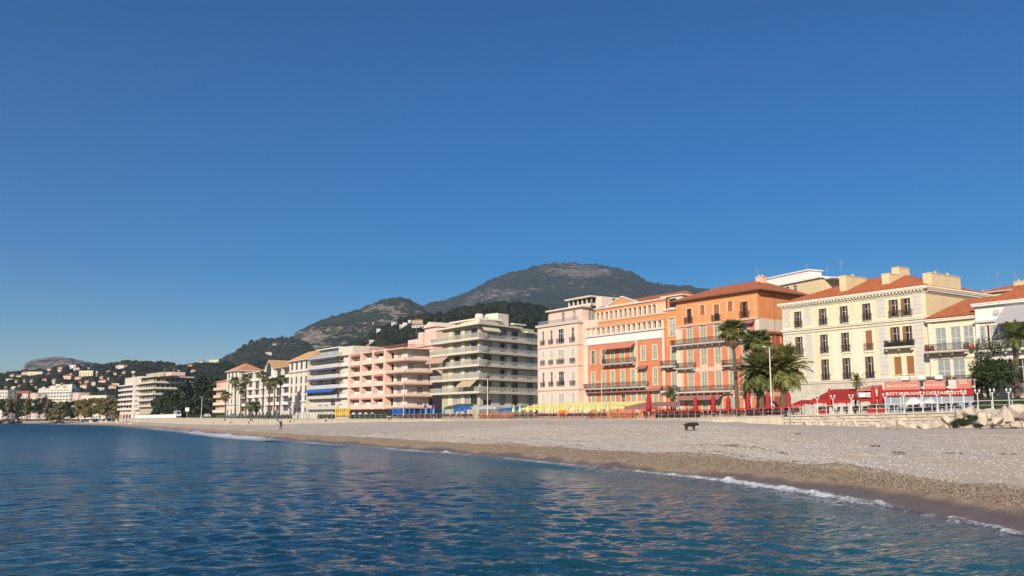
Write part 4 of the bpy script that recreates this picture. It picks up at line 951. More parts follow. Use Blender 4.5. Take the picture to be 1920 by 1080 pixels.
# the white block behind between the orange and the cream houses
A = at(1405, 196, 560); B = at(1540, 176, 560)
bl, ff = simple_house('white_rear_block', 'cream and white flat roofed block rising behind the orange and pale yellow houses', 'building', A, B, 3.3, zat(535, 186) - 3.3, 5, 'creamside', 'white', [(7.6, 25.3, 1.0, 1.5, 'glass'), (10, 25.3, 1.0, 1.5, 'glass'), (12.2, 25.3, 1.1, 1.5, 'glass'), (14.5, 25.3, 1.1, 1.5, 'glass')], roofkind='flat')
hb_ = zat(535, 186) - 2.95
for (a_, b_, tp, Dd) in ((1426, 1508, 520.5, 190), (1511, 1553, 529, 180)):
    q = MB(); ua, ub = ff.u(a_, 530), ff.u(b_, 530); zt = zat(tp, Dd) - 3.3; q.box(ua, 1.2, hb_ - .6, ub, 4.6, zt); q.box(ua - .25, .95, zt, ub + .25, 4.85, zt + .25); bl.part('penthouse', q, 'white')
bl.antenna(ff.u(1492, 530), 3, hb_ + 1.5, 2.2); bl.antenna(ff.u(1530, 530), 3, hb_ + .5, 1.8)
# ================================================================== orange building, right
A = front(1269, 640); B = front(1424, 640)
C2 = at(1476, 155.5, 640)
bl = Bld('orange_palace_house', 'five storey orange house with brick red panels and tiled roof behind the tall palm', 'building', A, B, 3.3)
H = 21.4; ff = bl.face(A, B, H); sd_ = (C2 - B); side = bl.face(B, B + sd_.normalized() * 14, H)
bk = bl.face(B + sd_.normalized() * 14, A + sd_.normalized() * 14, H); lf = bl.face(A + sd_.normalized() * 14, A, H)
cz = [1294, 1319.5, 1346, 1372, 1399]
def uo(px): return ff.u(px, 660)
top = [(1294, 1.25, 2.6, 'glass', 17.1), (1319.5, 1.05, 1.75, 'roller', 18.3), (1346, 1.25, 2.9, 'rollhalf', 16.9), (1372, 1.05, 1.75, 'roller', 18.3), (1400, 1.35, 2.75, 'half', 16.9)]
for px, w_, h_, kd, z in top:
    ff.window(uo(px), z, w_, h_, kd, 'framed', 'shutb', 'glass', sur='peach', sill=False)
    if h_ > 2: ff.balconette(uo(px), z - .05, w_ + .7, 1.15)
for px in cz:
    for z, h_ in ((13.5, 3.0), (9.35, 2.9), (5.0, 3.15), (.3, 3.3)):
        ff.window(uo(px), z, 1.3, h_, 'shut', 'frame', 'shutg', sur='peach', sill=False, mull=1)
# orange-red panels framed in white, between the windows
gaps = [(1281, 1288), (1301, 1312), (1327, 1338.5), (1354, 1364.5), (1380, 1391), (1407, 1418)]
for a_, b_ in gaps:
    for z0, z1, mt in ((13.6, 16.2, 'orange2'), (9.0, 12.2, 'orange2'), (5.0, 8.2, 'orange2'), (.4, 3.4, 'orange2')):
        ff.strip(uo(a_) - .12, z0 - .12, uo(b_) + .12, z1 + .12, 'peach', .03, 'panel_frame'); ff.strip(uo(a_), z0, uo(b_), z1, mt, .06)
    ff.strip(uo(a_) - .1, 16.95, uo(b_) + .1, 20.3, 'peach', .025, 'panel_frame'); ff.strip(uo(a_), 17.05, uo(b_), 18.3, 'orange', .05); ff.strip(uo(a_), 18.4, uo(b_), 20.2, 'orange', .05)
ff.wall('peach', 0, 16.6); ff.wall('orange', 16.6, H)
side.wall('orange', 16.6, H) if not side.holes else None
uw = side.uv(1431, 562); side.window(uw[0], uw[1] - .8, 1.2, 1.7, 'glass', 'framed'); side.holes and None
side.strip(0, 14.6, side.W, 16.4, 'offwhite', .06, 'band'); side.wall('peach', 0, 16.6)
for k in range(5):
    a_ = .8 + k * 2.6
    side.strip(a_, 9.2, a_ + 2.1, 14.0, 'brick', .05); side.strip(a_, 4.4, a_ + 2.1, 8.4, 'brick', .05); side.strip(a_, .3, a_ + 2.1, 3.6, 'brick', .05)
side.band(8.7, .3, .25, mt='peach', end=.1); side.band(14.1, .3, .35, mt='brownawn', end=.1)
bk.wall('orange'); lf.wall('orange')
for f_ in (ff,): f_.band(16.45, .3, .25, mt='peach', end=.1); f_.band(12.75, .25, .2, mt='peach', end=.1); f_.band(4.3, .3, .25, mt='peach', end=.1)
ff.strip(-.02, 0, .7, 16.4, 'offwhite', .1, 'pilaster'); ff.strip(ff.W - .8, 0, ff.W + .02, 16.4, 'offwhite', .1, 'pilaster')
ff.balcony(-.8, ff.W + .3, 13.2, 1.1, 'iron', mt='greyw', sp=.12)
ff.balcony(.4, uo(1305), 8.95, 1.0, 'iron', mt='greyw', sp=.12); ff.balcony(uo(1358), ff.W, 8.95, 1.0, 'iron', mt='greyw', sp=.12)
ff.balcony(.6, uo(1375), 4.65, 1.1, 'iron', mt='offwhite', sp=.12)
ff.awning(.7, uo(1356), 4.25, 1.5, .9, 'brownawn', .25)
ff.awning(uo(1356), ff.W - .6, 16.4, .9, .5, 'brownawn', .2)
q = MB(); zz = H
e = .75; P = [bl.loc(A), bl.loc(B), bl.loc(B + sd_.normalized() * 14), bl.loc(A + sd_.normalized() * 14)]
def expand(P, e):
    c = Vector((sum(p[0] for p in P) / len(P), sum(p[1] for p in P) / len(P))); out = []
    for p in P: d = Vector(p) - c; out.append(c + d * (1 + e / d.length))
    return out
PE = expand(P, 1.2); c1 = (PE[0] + PE[3]) / 2 + (PE[1] - PE[0]).normalized() * 6; c2 = (PE[1] + PE[2]) / 2 - (PE[1] - PE[0]).normalized() * 6
q.add([(*PE[0], H), (*PE[1], H), (*PE[2], H), (*PE[3], H), (*c1, H + 2.8), (*c2, H + 2.8)], [(0, 1, 5, 4), (1, 2, 5), (2, 3, 4, 5), (3, 0, 4)])
q.add([(*p, H - .22) for p in PE] + [(*p, H - .01) for p in PE], [(3, 2, 1, 0), (0, 1, 5, 4), (1, 2, 6, 5), (2, 3, 7, 6), (3, 0, 4, 7)], 1)
bl.part('roof', q, [M['tile'], M['framed']]); bl.chimney(ff.W * .72, 6, H + 1.8, 1.5, 1, 1.4, 'peach'); bl.antenna(ff.W * .74, 6, H + 3.3, 1.7)
dp = MB(); dp.tube((side.W * .3, -.1, 0), (side.W * .3, -.1, 21), .06, n=6); side.part('drainpipe', dp, M['brownawn'])
# ================================================================== orange arcaded building, left (with recessed part)
A = front(1099, 640); B = front(1246, 640)
bl = Bld('orange_arcaded_house', 'orange and red house with two rows of small arcade windows under a triangular pediment', 'building', A, B, 3.3)
H = 18.4; ff, fr_, fb_, fl = bl.boxfaces(14, H)
U = lambda px: ff.u(px, 680)
cA = [1112, 1131.5, 1148.5, 1167.5, 1186.5, 1206.5, 1228.5]
for i, px in enumerate(cA):
    ff.window(U(px), 10.95, 1.15, 2.75, 'shut' if i > 1 else 'open', 'frame', 'shutg', 'glass', sur='cream')
    ff.window(U(px), 6.2, 1.15, 3.2, 'shut' if i != 1 else 'shut', 'frame', 'shutg', sur='cream')
    ff.window(U(px), 1.7, 1.3, 3.0, 'shut' if i != 3 else 'glass', 'frame', 'shutg', sur='cream', sill=False)
# arcades: small openings between piers
r1 = [1104.5 + (1237.5 - 1104.5) * (k / 14) ** 1.04 for k in range(15)]
for px in r1: ff.holes.append((ff.u(px, 625) - .42, 16.95, ff.u(px, 625) + .42, 18.25))
ff.wall('orange2', 0, 15.0, depth=.28); ff.wall('white', 15.0, 16.8); ff.wall('peach', 16.8, 18.4, depth=.9, back=True)
for px in r1[:]: 
    g = MB(); uu = ff.u(px, 625); g.box(uu - .42, .55, 16.95, uu + .42, .6, 18.25); ff.part('arcade_window', g, M['glass'])
    g = MB(); g.tube((uu + .62, -.06, 16.95), (uu + .62, -.06, 18.25), .09, n=8); ff.part('colonnette', g, M['white'])
fr_.wall('orange2'); fb_.wall('orange'); fl.wall('orange')
ff.band(16.6, .3, .3, mt='white', end=.2, name='cornice'); ff.band(14.9, .2, .12, mt='white', end=.05); ff.band(18.4, .25, .15, mt='peach')
ff.strip(-.05, 0, .55, 16.5, 'offwhite', .12, 'pilaster'); ff.strip(ff.W - .6, 0, ff.W + .02, 16.5, 'offwhite', .12, 'pilaster'); ff.strip(U(1193.5) - .35, 0.0, U(1193.5) + .35, 15, 'peach', .08, 'pilaster')
# upper storey
u0 = ff.u(1113, 590); up = bl.face(bl.world(u0, .4), bl.world(ff.W + .2, .4), 22.6)
r2 = [1121 + (1227 - 1121) * (k / 12) ** 1.04 for k in range(13)]
for px in r2:
    uu = up.u(px, 598); up.holes.append((uu - .42, 19.85, uu + .42, 21.5))
up.wall('orange', 18.6, 19.7); up.wall('peach', 19.7, 21.6, depth=.9); up.wall('orange', 21.6, 22.3)
for px in r2:
    uu = up.u(px, 598); g = MB(); g.box(uu - .42, .55, 19.85, uu + .42, .6, 21.5); up.part('arcade_window', g, M['glass'])
    g = MB(); g.tube((uu + .62, -.06, 19.85), (uu + .62, -.06, 21.5), .09, n=8); up.part('colonnette', g, M['white'])
up.band(22.2, .25, .25, mt='white', end=.1, name='cornice'); up.band(19.45, .2, .12, mt='peach')
g = MB(); W_ = up.W; g.box(0, .35, 18.6, .05, 11, 22.3); g.box(W_ - .05, .35, 18.6, W_, 11, 22.3); g.box(0, 10.9, 18.6, W_, 11, 22.3); up.part('wall', g, M['orange'])
g = MB(); ua, um_, ub = up.u(1134, 570), up.u(1167, 565), up.u(1198, 570)
g.add([(ua, -.05, 22.45), (ub, -.05, 22.45), (um_, -.05, 24.1), (ua, .5, 22.45), (ub, .5, 22.45), (um_, .5, 24.1)], [(0, 1, 2), (5, 4, 3), (0, 3, 4, 1), (1, 4, 5, 2), (2, 5, 3, 0)]); up.part('pediment', g, M['orange'])
for p0, p1 in (((ua, 22.45), (um_, 24.1)), ((um_, 24.1), (ub, 22.45)), ((ua, 22.45), (ub, 22.45))):
    g = MB(); g.tube((p0[0], -.12, p0[1]), (p1[0], -.12, p1[1]), .14, n=4); up.part('pediment_moulding', g, M['white'])
g = MB(); g.add([(0, 0, 22.45), (W_, 0, 22.45), (W_, 5.5, 24.3), (0, 5.5, 24.3), (0, 11, 22.45), (W_, 11, 22.45)], [(0, 1, 2, 3), (3, 2, 5, 4), (0, 3, 4), (1, 5, 2)]); up.part('roof', g, M['tile'])
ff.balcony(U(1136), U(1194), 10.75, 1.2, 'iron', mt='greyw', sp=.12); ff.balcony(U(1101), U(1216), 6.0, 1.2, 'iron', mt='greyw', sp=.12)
ff.awning(U(1140), U(1193), 14.6, 1.3, .8, 'coral', .25); ff.awning(U(1199), U(1216), 10.0, .9, .5, 'brownawn', .2)
ff.awning(U(1103), U(1240), 5.6, .8, .45, 'brownawn', .15)
# link part between the two orange houses, with two short balconies
A2 = front(1247, 640, .6); B2 = front(1269, 640, .6)
bl = Bld('orange_link_house', 'narrow orange house with two dark balconies, squeezed between the two wide orange houses', 'building', A2, B2, 3.3)
H = 20.0; ff, fr_, fb_, fl = bl.boxfaces(12, H)
uc = ff.u(1261, 650)
ff.window(uc, 15.1, 1.6, 3.4, 'glass', 'frame', 'shutg', 'glass2', sur='cream'); ff.window(uc + .2, 9.9, 1.3, 3.0, 'shut', 'frame', 'shutg', sur='cream'); ff.window(uc + .2, 5.3, 1.3, 3.0, 'shut', 'frame', 'shutg', sur='cream'); ff.window(uc, .8, 1.3, 3.0, 'glass', sur='cream')
ff.wall('orange2', 0, 13.2); ff.wall('orange', 13.2, H); fl.wall('orange'); fb_.wall('orange'); fr_.wall('orange')
ff.balcony(-.3, ff.W, 9.6, 1.3, 'iron', mt='greyw', th=.3, sp=.12); ff.balcony(-.3, ff.W, 5.0, 1.3, 'iron', mt='greyw', th=.3, sp=.12)
ff.band(H, .3, .25, mt='white', end=.2, name='cornice')
g = MB(); g.box(-1.5, 1.0, H + .3, ff.W + .5, 9, H + 2.7); g.box(-1.8, .7, H + 2.7, ff.W + .8, 9.3, H + 2.95); bl.part('penthouse', g, 'offwhite')
g = MB(); g.box(.2, .94, H + .7, 2.2, 1.02, H + 2.3); bl.part('window', g, 'glass')
# ================================================================== pale pink building
A = front(1008, 640, -1.5); B = front(1084, 640, -1.5)
bl = Bld('pale_pink_house', 'pale pink corner house with a setback attic and a glazed rooftop pavilion', 'building', A, B, 3.3)
H = 20.2; W_ = bl.W; ff, fr_, fb_, fl = bl.boxfaces(15, H)
rowsz = [(16.0, 3.0, 'glass'), (11.6, 2.9, 'shut'), (6.9, 3.0, 'mix'), (2.6, 2.6, 'shut')]
cx = [(1018.5, 1.0, 1), (1034, 1.05, 1), (1052, 2.1, 2), (1074.5, 1.2, 1)]
for r, (z, h_, kd) in enumerate(rowsz):
    for i, (px, w_, mu) in enumerate(cx):
        k2 = {'mix': 'glass' if i < 3 else 'shut'}.get(kd, kd)
        ff.window(ff.u(px, 680), z, w_, h_, k2, 'frame', 'shutp', 'glass', sur='white', mull=mu); 
        if r < 3: ff.balconette(ff.u(px, 680), z, w_ + .45, .95)
ff.wall('pink'); fr_.wall('peach'); fb_.wall('pink'); fl.wall('pink')
for f_ in (ff, fr_):
    f_.band(5.9, .25, .15, mt='offwhite', end=.1); f_.band(15.2, .2, .12, mt='pink', end=.05); f_.band(10.8, .2, .1, mt='pink', end=.05); f_.band(H - .3, .5, .35, mt='offwhite', end=.3, name='cornice')
for px in (1026, 1042.5, 1064): ff.strip(ff.u(px, 680) - .12, 6.2, ff.u(px, 680) + .12, 15.1, 'offwhite', .05, 'pilaster')
ff.strip(0.02, 15.5, W_ - .02, 19.8, 'offwhite', .02, 'band') if False else None
u0 = ff.u(1023, 600); at2 = bl.face(bl.world(u0, 1.0), bl.world(W_ + .2, 1.0), 23.4); atr_ = bl.face(bl.world(W_ + .2, 1.0), bl.world(W_ + .2, 11), 23.4)
for px in (1030.5, 1055.5, 1076): at2.window(at2.u(px, 593), 20.4, 1.5 if px < 1040 else 1.1, 2.3, 'glass', 'frame', 'shutgl', 'glass2')
atr_.window(2.6, 20.5, 1.8, 2.3, 'shut', 'frame', 'shutgl')
at2.wall('pink', 20.2, 23.2, depth=.2); atr_.wall('pink', 20.2, 23.2, depth=.2)
g = MB(); g.box(u0 - .6, .4, 23.2, W_ + .8, 11.6, 23.55); g.box(u0 + .05, 10.9, 20.2, W_ + .1, 11, 23.2); g.box(u0 + .0, 1.1, 20.2, u0 + .1, 11, 23.2); bl.part('roof_slab', g, 'offwhite')
rl = at2.rail_iron(W_ - .3, .9, 0, .13, 'greymetal'); ff.put('railing', rl, .15, .15, 20.3)
u1 = ff.u(1047, 570); g = MB(); x0, x1, y0, y1 = u1 + .5, W_ + 1.4, 2.6, 9
for k in range(6):
    for (xx, yy) in ((lerp(x0, x1, k / 5), y0), (x1, lerp(y0, y1, k / 5))): g.box(xx - .14, yy - .14, 23.55, xx + .14, yy + .14, 25.3, 0)
g.box(x0, y0 - .1, 23.55, x1, y0 + .1, 24.1, 0); g.box(x1 - .1, y0, 23.55, x1 + .1, y1, 24.1, 0); g.box(x0 + .1, y0 + .12, 24.1, x1 - .12, y1 - .1, 25.25, 1); g.box(x0 - .7, y0 - .8, 25.3, x1 + .6, y1 + .6, 25.6, 0)
bl.part('rooftop_pavilion', g, [M['offwhite'], M['glass']])
g = MB(); g.box(W_ + 2.4, 3, 20.2, W_ + 4.2, 6, 25.2); bl.part('chimney', g, 'offwhite'); g = MB(); g.box(W_ + .1, 1.2, 0, W_ + 5, 11, 20.2); bl.part('rear_wing', g, 'pink')
# ================================================================== olive-cream modern corner block
Cn = at(898, 212, 640); L_ = at(807, 230, 640); R2_ = at(1010, 229, 640)
bl = Bld('olive_balcony_block', 'olive cream seven storey apartment block with wraparound white balcony slabs and glass railings', 'building', Cn, R2_, 3.3)
levels = [6.1 + 3.16 * k for k in range(5)]; H = 22.4
def inset(A, B, d):
    t = (B - A).normalized(); return Vector((-t.y, t.x)) * d
rf = bl.face(Cn, R2_, H); lf = bl.face(L_, Cn, H)
nR, nL = inset(Cn, R2_, 1), inset(L_, Cn, 1)
def isect(p, d, q, e):
    cr = d.x * e.y - d.y * e.x; t = ((q.x - p.x) * e.y - (q.y - p.y) * e.x) / cr; return p + d * t
SB = 1.5
Ci = isect(Cn + nR * SB, R2_ - Cn, Cn + nL * SB, Cn - L_); Ri = R2_ + nR * SB; Li = L_ + nL * SB + (Cn - L_).normalized() * 3.5
rw = bl.face(Ci, Ri, H); lw = bl.face(Li, Ci, H); bw = bl.face(Li + nL * 16, Li, H); ew = bl.face(Ri, Ri + nR * 14, H)
backR = Ri + nR * 14; backL = Li + nL * 16
segR = [(898, 905, 'l'), (905.5, 920, 'd'), (921, 935.5, 'l'), (937, 945.5, 'd'), (947, 958, 'l'), (960, 969, 'd'), (970, 986, 'l'), (987, 997, 'd'), (998, 1006, 'l')]
segL = [(822, 838, 'd'), (841, 848, 'l'), (851, 863, 'd'), (866, 870, 'l'), (872, 881, 'g'), (882, 895, 'd')]
for k in range(6):
    z = 0.5 if k == 0 else levels[k - 1]; 
    hh = 2.55
    if k == 0: z = 3.2
    zz0 = ([3.1] + levels)[k] + .08
    for a_, b_, t in segR:
        ua, ub = rw.u(a_ + 1, 680), rw.u(b_ + 1, 680); w_ = abs(ub - ua) - .1; uc = (ua + ub) / 2
        if t == 'd': rw.window(uc, zz0, w_ + .15, hh, random.choice(['glass', 'glass', 'rollhalf', 'glass', 'glass']), 'framed', 'shuto', random.choice(['glass', 'glass', 'glass2']))
        else:
            rw.strip(uc - w_ / 2, zz0, uc + w_ / 2, zz0 + hh, 'shuto', .06, 'shutter')
    for a_, b_, t in segL:
        ua, ub = lw.u(a_, 680), lw.u(b_, 680); w_ = abs(ub - ua) - .1; uc = (ua + ub) / 2
        if w_ < .5 or uc - w_/2 < .05 or uc + w_/2 > lw.W - .05: continue
        if t == 'l': lw.strip(uc - w_ / 2, zz0, uc + w_ / 2, zz0 + hh, 'shuto', .06, 'shutter')
        else: lw.window(uc, zz0, w_, hh, 'glass', 'framed', 'shuto', 'glass' if t == 'd' and random.random() < .6 else 'glass2')
rw.wall('olive'); lw.wall('olive'); bw.wall('olive'); ew.wall('olive')
for k, z in enumerate(levels):
    ends = [L_, Cn, R2_, R2_ + nR * 2.5, backR, backL, L_ + nL * 3.0]
    g = MB(); g.prism([bl.loc(p) for p in ends], z - .28, z + .02); slab = bl.part('balcony', g, 'oliveslab')
    g = MB(); g.prism([bl.loc(p) for p in [L_ - nL * .06, Cn - (nL + nR) * .05, R2_ - nR * .06, R2_ + nR * .1, Cn + (nL + nR) * .09, L_ + nL * .1]], z + .0, z + .22); bl.part('kerb', g, 'oliveslab')
    lf.put('railing', lf.rail_glass(lf.W - .2, 1.05, 2.4), .05, .08, z + .2)
    rf.put('railing', rf.rail_glass(rf.W - .3, 1.05, 0, 'rail_glass') if k == 0 else rf.rail_iron(rf.W - .3, 1.05, 0, .13, 'greymetal'), .1, .08, z + .2)
    for f_, px in ((rf, 958), (rf, 912)):
        if px == 958: f_.strip(f_.u(px, 680) - .15, z + .2, f_.u(px, 680) + .15, z + 2.9, 'olive', .02, 'pier', y=.6)
# roof: thick overhanging slabs, stepped
Lr = L_ + (Cn - L_) * .0
def slabpoly(name, pts, z, th, mt='oliveslab'):
    g = MB(); g.prism([bl.loc(p) for p in pts], z, z + th); bl.part(name, g, mt)
slabpoly('roof_slab', [L_ + nL * .6, Cn - (nL + nR) * .3, Cn + (R2_ - Cn) * .72, Cn + (R2_ - Cn) * .72 + nR * 12, backL], 22.0, .4)
slabpoly('roof_slab', [Cn + (R2_ - Cn) * .80, R2_, R2_ + nR * 10, Cn + (R2_ - Cn) * .80 + nR * 10], 21.2, .35)
slabpoly('penthouse', [lerp(L_, Cn, .45) + nL * 2.5, Cn + (nL + nR) * 1.2, lerp(Cn, R2_, .45) + nR * 2, lerp(Cn, R2_, .45) + nR * 12, lerp(L_, Cn, .45) + nL * 10], 22.4, .9)
slabpoly('roof_slab', [lerp(L_, Cn, .25) + nL * 2, lerp(L_, Cn, .85) + nL * 2, lerp(L_, Cn, .85) + nL * 9, lerp(L_, Cn, .25) + nL * 9], 23.5, .4)
slabpoly('penthouse', [lerp(L_, Cn, .35) + nL * 2.6, lerp(L_, Cn, .8) + nL * 2.6, lerp(L_, Cn, .8) + nL * 9, lerp(L_, Cn, .35) + nL * 9], 22.4, 1.1, 'olive')
slabpoly('lift_tower', [lerp(Cn, R2_, .40) + nR * 2, lerp(Cn, R2_, .58) + nR * 2, lerp(Cn, R2_, .58) + nR * 6, lerp(Cn, R2_, .40) + nR * 6], 22.4, 3.1)
slabpoly('roof_slab', [lerp(Cn, R2_, .64) + nR * 1.5, lerp(Cn, R2_, .86) + nR * 1.5, lerp(Cn, R2_, .86) + nR * 8, lerp(Cn, R2_, .64) + nR * 8], 23.1, .35)
slabpoly('penthouse', [lerp(Cn, R2_, .68) + nR * 2.2, lerp(Cn, R2_, .84) + nR * 2.2, lerp(Cn, R2_, .84) + nR * 8, lerp(Cn, R2_, .68) + nR * 8], 21.5, 1.6, 'olive')
g = MB(); p_ = bl.loc(lerp(Cn, R2_, .2) + nR * 4); g.lathe([(.5, 23.3), (1.1, 23.6), (1.1, 24.6), (.9, 25.0), (.1, 25.1)], 12, p_); p_ = bl.loc(lerp(Cn, R2_, .3) + nR * 4); g.lathe([(.4, 23.3), (.7, 23.5), (.7, 24.5), (.1, 24.8)], 10, p_); bl.part('roof_vents', g, 'offwhite')
lf.awning(.2, lf.u(839, 670), levels[3] - .3, 1.9, 1.5, 'taupe', .3, y=.4); lf.awning(lf.u(864, 715), lf.u(892, 715), levels[1] - .3 + .02, 1.8, 1.4, 'tan', .3, y=.4); rf.awning(rf.u(905, 620), rf.u(937, 620), 21.95, 1.2, 1.2, 'shuto', .3, y=.8)
# ================================================================== pink modern block
A = at(652, 256, 690); Cn = at(757, 229.5, 690); R2_ = at(811, 234, 690)
bl = Bld('salmon_balcony_block', 'salmon pink six storey apartment block with square loggias and rounded balconies', 'building', A, Cn, 3.3)
levels = [2.8, 5.75, 8.8, 11.8, 14.8]; H = 17.9
lf = bl.face(A, Cn, H); rf = bl.face(Cn, R2_, H); nL, nR = inset(A, Cn, 1), inset(Cn, R2_, 1)
SB = 1.9; Ci = isect(Cn + nR * SB, R2_ - Cn, Cn + nL * SB, Cn - A); Ai = A + nL * SB; Ri = R2_ + nR * SB
lw = bl.face(Ai, Ci, H); rw = bl.face(Ci, Ri, H); ew = bl.face(Ri, Ri + nR * 12, H); bw = bl.face(Ai + nL * 14, Ai, H)
bays = [(658, 675), (679, 697), (702, 719)]
for z in levels:
    for a_, b_ in bays:
        ua, ub = lw.u(a_, 700), lw.u(b_, 700); lw.window((ua + ub) / 2, z + .1, (ub - ua) * .82, 2.3, random.choice(['glass', 'rollhalf', 'glass']), 'frame', 'shutp', random.choice(['glass', 'glass2']), mull=2)
    for a_, b_ in ((726, 739), (743, 753)):
        ua, ub = lw.u(a_, 700), lw.u(b_, 700); lw.window((ua + ub) / 2, z + .1, (ub - ua) * .85, 2.3, 'glass', 'frame', 'shutp', random.choice(['glass', 'glass2']), mull=1)
    for a_, b_ in ((764, 777), (782, 794), (798, 806)):
        ua, ub = rw.u(a_, 700), rw.u(b_, 700); rw.window((ua + ub) / 2, z + .1, (ub - ua) * .92, 2.3, random.choice(['glass', 'roller', 'rollhalf']), 'frame', 'shutp', 'glass2', mull=1)
lw.wall('offwhite'); rw.wall('offwhite'); ew.wall('salmon'); bw.wall('salmon')
uB = lf.u(722, 700)
for k, z in enumerate(levels + [H]):
    last = k == len(levels)
    cur = []                          # rounded corner outline
    n1_, n2_ = -nL, -nR
    for j in range(7):
        t = j / 6; v = (n1_ * (1 - t) + n2_ * t).normalized(); cur.append(Ci + v * (SB + .6) if False else isect(Cn, Vector((1, 0)), Cn, Vector((0, 1))) + v * .6)
    pts = [A, lf.A + (Cn - A).normalized() * (lf.W - 1.2)] + [Cn + (-nL * (1 - t) - nR * t) * .0 + ((A - Cn).normalized() * (1 - t) * 1.2 + (R2_ - Cn).normalized() * t * 1.2) * abs(1 - 2 * t) ** 1.3 for t in (0.15, .3, .5, .7, .85)] + [Cn + (R2_ - Cn).normalized() * 1.2, R2_, R2_ + nR * 8, A + nL * 12]
    g = MB(); g.prism([bl.loc(p) for p in pts], z - .25, z + .0); bl.part('balcony' if not last else 'roof_slab', g, 'salmon')
    if last: continue
    # parapets: solid band along the curved part, infill panels in the loggias
    line = [lf.A + (Cn - A).normalized() * uB] + pts[1:9]
    g = MB()
    for p, q_ in zip(line[:-1], line[1:]):
        d = (q_ - p); nn = Vector((-d.y, d.x)).normalized() * .14; P4 = [bl.loc(p), bl.loc(q_), bl.loc(q_ + nn), bl.loc(p + nn)]; g.prism(P4, z - .28, z + .52)
    bl.part('parapet', g, 'salmon')
    for j, (a_, b_) in enumerate(bays):
        ua, ub = lf.u(a_ - 1, 700), lf.u(b_ + 1.5, 700); g = MB(); g.box(ua, .1, z, ub, .2, z + .95); lf.part('parapet', g, M['salmonlight'])
        if random.random() < .5: lf.awning(ua, ub, z + 2.7, .35, .35, 'coral' if (j + k) % 3 else 'brownawn', .12, y=.15)
        if random.random() < .5: g = MB(); g.box(lerp(ua, ub, .35), .22, z, lerp(ua, ub, .8), .3, z + 1.5); lf.part('screen', g, M['white'])
for a_ in (655, 677, 699.5, 721):
    ua = lf.u(a_, 700); g = MB(); g.box(ua - .42, -.15, 2.4, ua + .42, SB, H + .3); lf.part('pier', g, M['salmon'])
g = MB(); g.box(-.1, .05, H + .0, lf.W, .15, H + .02); 
rl = lf.rail_iron(lf.W * .62, .9, 3.0, .2, 'brownawn'); lf.put('railing', rl, lf.W * .36, .6, H + .1); rl = rf.rail_iron(rf.W * .8, .9, 0, .2, 'brownawn'); rf.put('railing', rl, .3, .6, H + .1)
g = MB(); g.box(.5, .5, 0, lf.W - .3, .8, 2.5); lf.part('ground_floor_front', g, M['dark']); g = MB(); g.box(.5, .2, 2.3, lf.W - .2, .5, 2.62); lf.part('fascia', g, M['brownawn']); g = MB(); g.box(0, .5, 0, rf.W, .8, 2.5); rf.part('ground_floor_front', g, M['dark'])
A = at(756, 262, 650); B = at(812, 247, 650)
bl, ff = simple_house('pink_rear_house', 'pink house with stepped roof structures rising behind the salmon block', 'building', A, B, 3.3, 19.8, 10, 'salmon', 'salmonlight', [(3, 17, 1, 1.6, 'glass'), (7, 17, 1, 1.6, 'glass')], roofkind='flat')
g = MB(); g.box(1, 1, 20, bl.W * .55, 8, 22.4); g.box(bl.W * .35, 1.5, 22.4, bl.W * .5, 4, 24.2); g.box(bl.W * .62, 1, 20, bl.W, 8, 25.0); bl.part('penthouse', g, 'salmon')
g = MB(); g.add([(bl.W * .6, .5, 25), (bl.W + .3, .5, 25), (bl.W + .3, 8.5, 25), (bl.W * .6, 8.5, 25), (bl.W * .8, .5, 26.6), (bl.W * .8, 8.5, 26.6)], [(0, 1, 4), (1, 2, 5, 4), (2, 3, 5), (3, 0, 4, 5)]); bl.part('roof', g, 'salmonlight'); bl.antenna(2.2, 3, 22.4, 5)
# ================================================================== block with blue awnings
A = at(577, 286, 700); B = at(655, 262, 700)
bl = Bld('blue_awning_block', 'white grey apartment block with blue awnings over long balconies, left of the salmon block', 'building', A, B, 3.3)
H = 18.6; ff, fr_, fb_, fl = bl.boxfaces(14, H); U = lambda px: ff.u(px, 710)
wl = bl.face(bl.world(0, 1.6), bl.world(bl.W, 1.6), 21.4); lv = [3.0, 6.2, 9.2, 12.3, 15.4, 18.6]
for z in lv[:-1]:
    for a_, b_ in ((584, 594), (596, 606), (608, 618), (620, 630), (634, 644)):
        ua, ub = wl.u(a_, 710), wl.u(b_, 710); wl.window((ua + ub) / 2, z + .1, (ub - ua) * .85, 2.4, random.choice(['glass', 'rollhalf', 'glass']), 'frame', 'shutp', random.choice(['glass', 'glass2', 'glass2']), mull=1)
wl.wall('offwhite', 0, H); fl.wall('offwhite'); fb_.wall('offwhite'); fr_.wall('offwhite')
for k, z in enumerate(lv):
    g = MB(); g.box(0, 0, z - .2, U(633), 1.6, z); g.box(U(633), .7, z - .2, ff.W, 1.6, z); s_ = ff.part('balcony' if k < 5 else 'roof_slab', g, M['offwhite'])
    if k == 5: break
    g = MB(); g.box(.0, -.03, z, U(633), .06, z + .9); s2 = ff.part('parapet', g, M['greyw']); g = MB(); g.box(U(633), .66, z, ff.W, .76, z + .9); ff.part('parapet', g, M['white'])
for k, z in enumerate(lv[2:]):
    ff.awning(.6, U(631), z - .22, .35 if k else 1.5, .5 if k else 1.0, 'navy' if k else 'blue', .12, y=.0)
g = MB(); g.tube((U(637), -.06, 6), (U(637), -.06, H - .5), .07, n=6); ff.part('drainpipe', g, M['brownawn'])
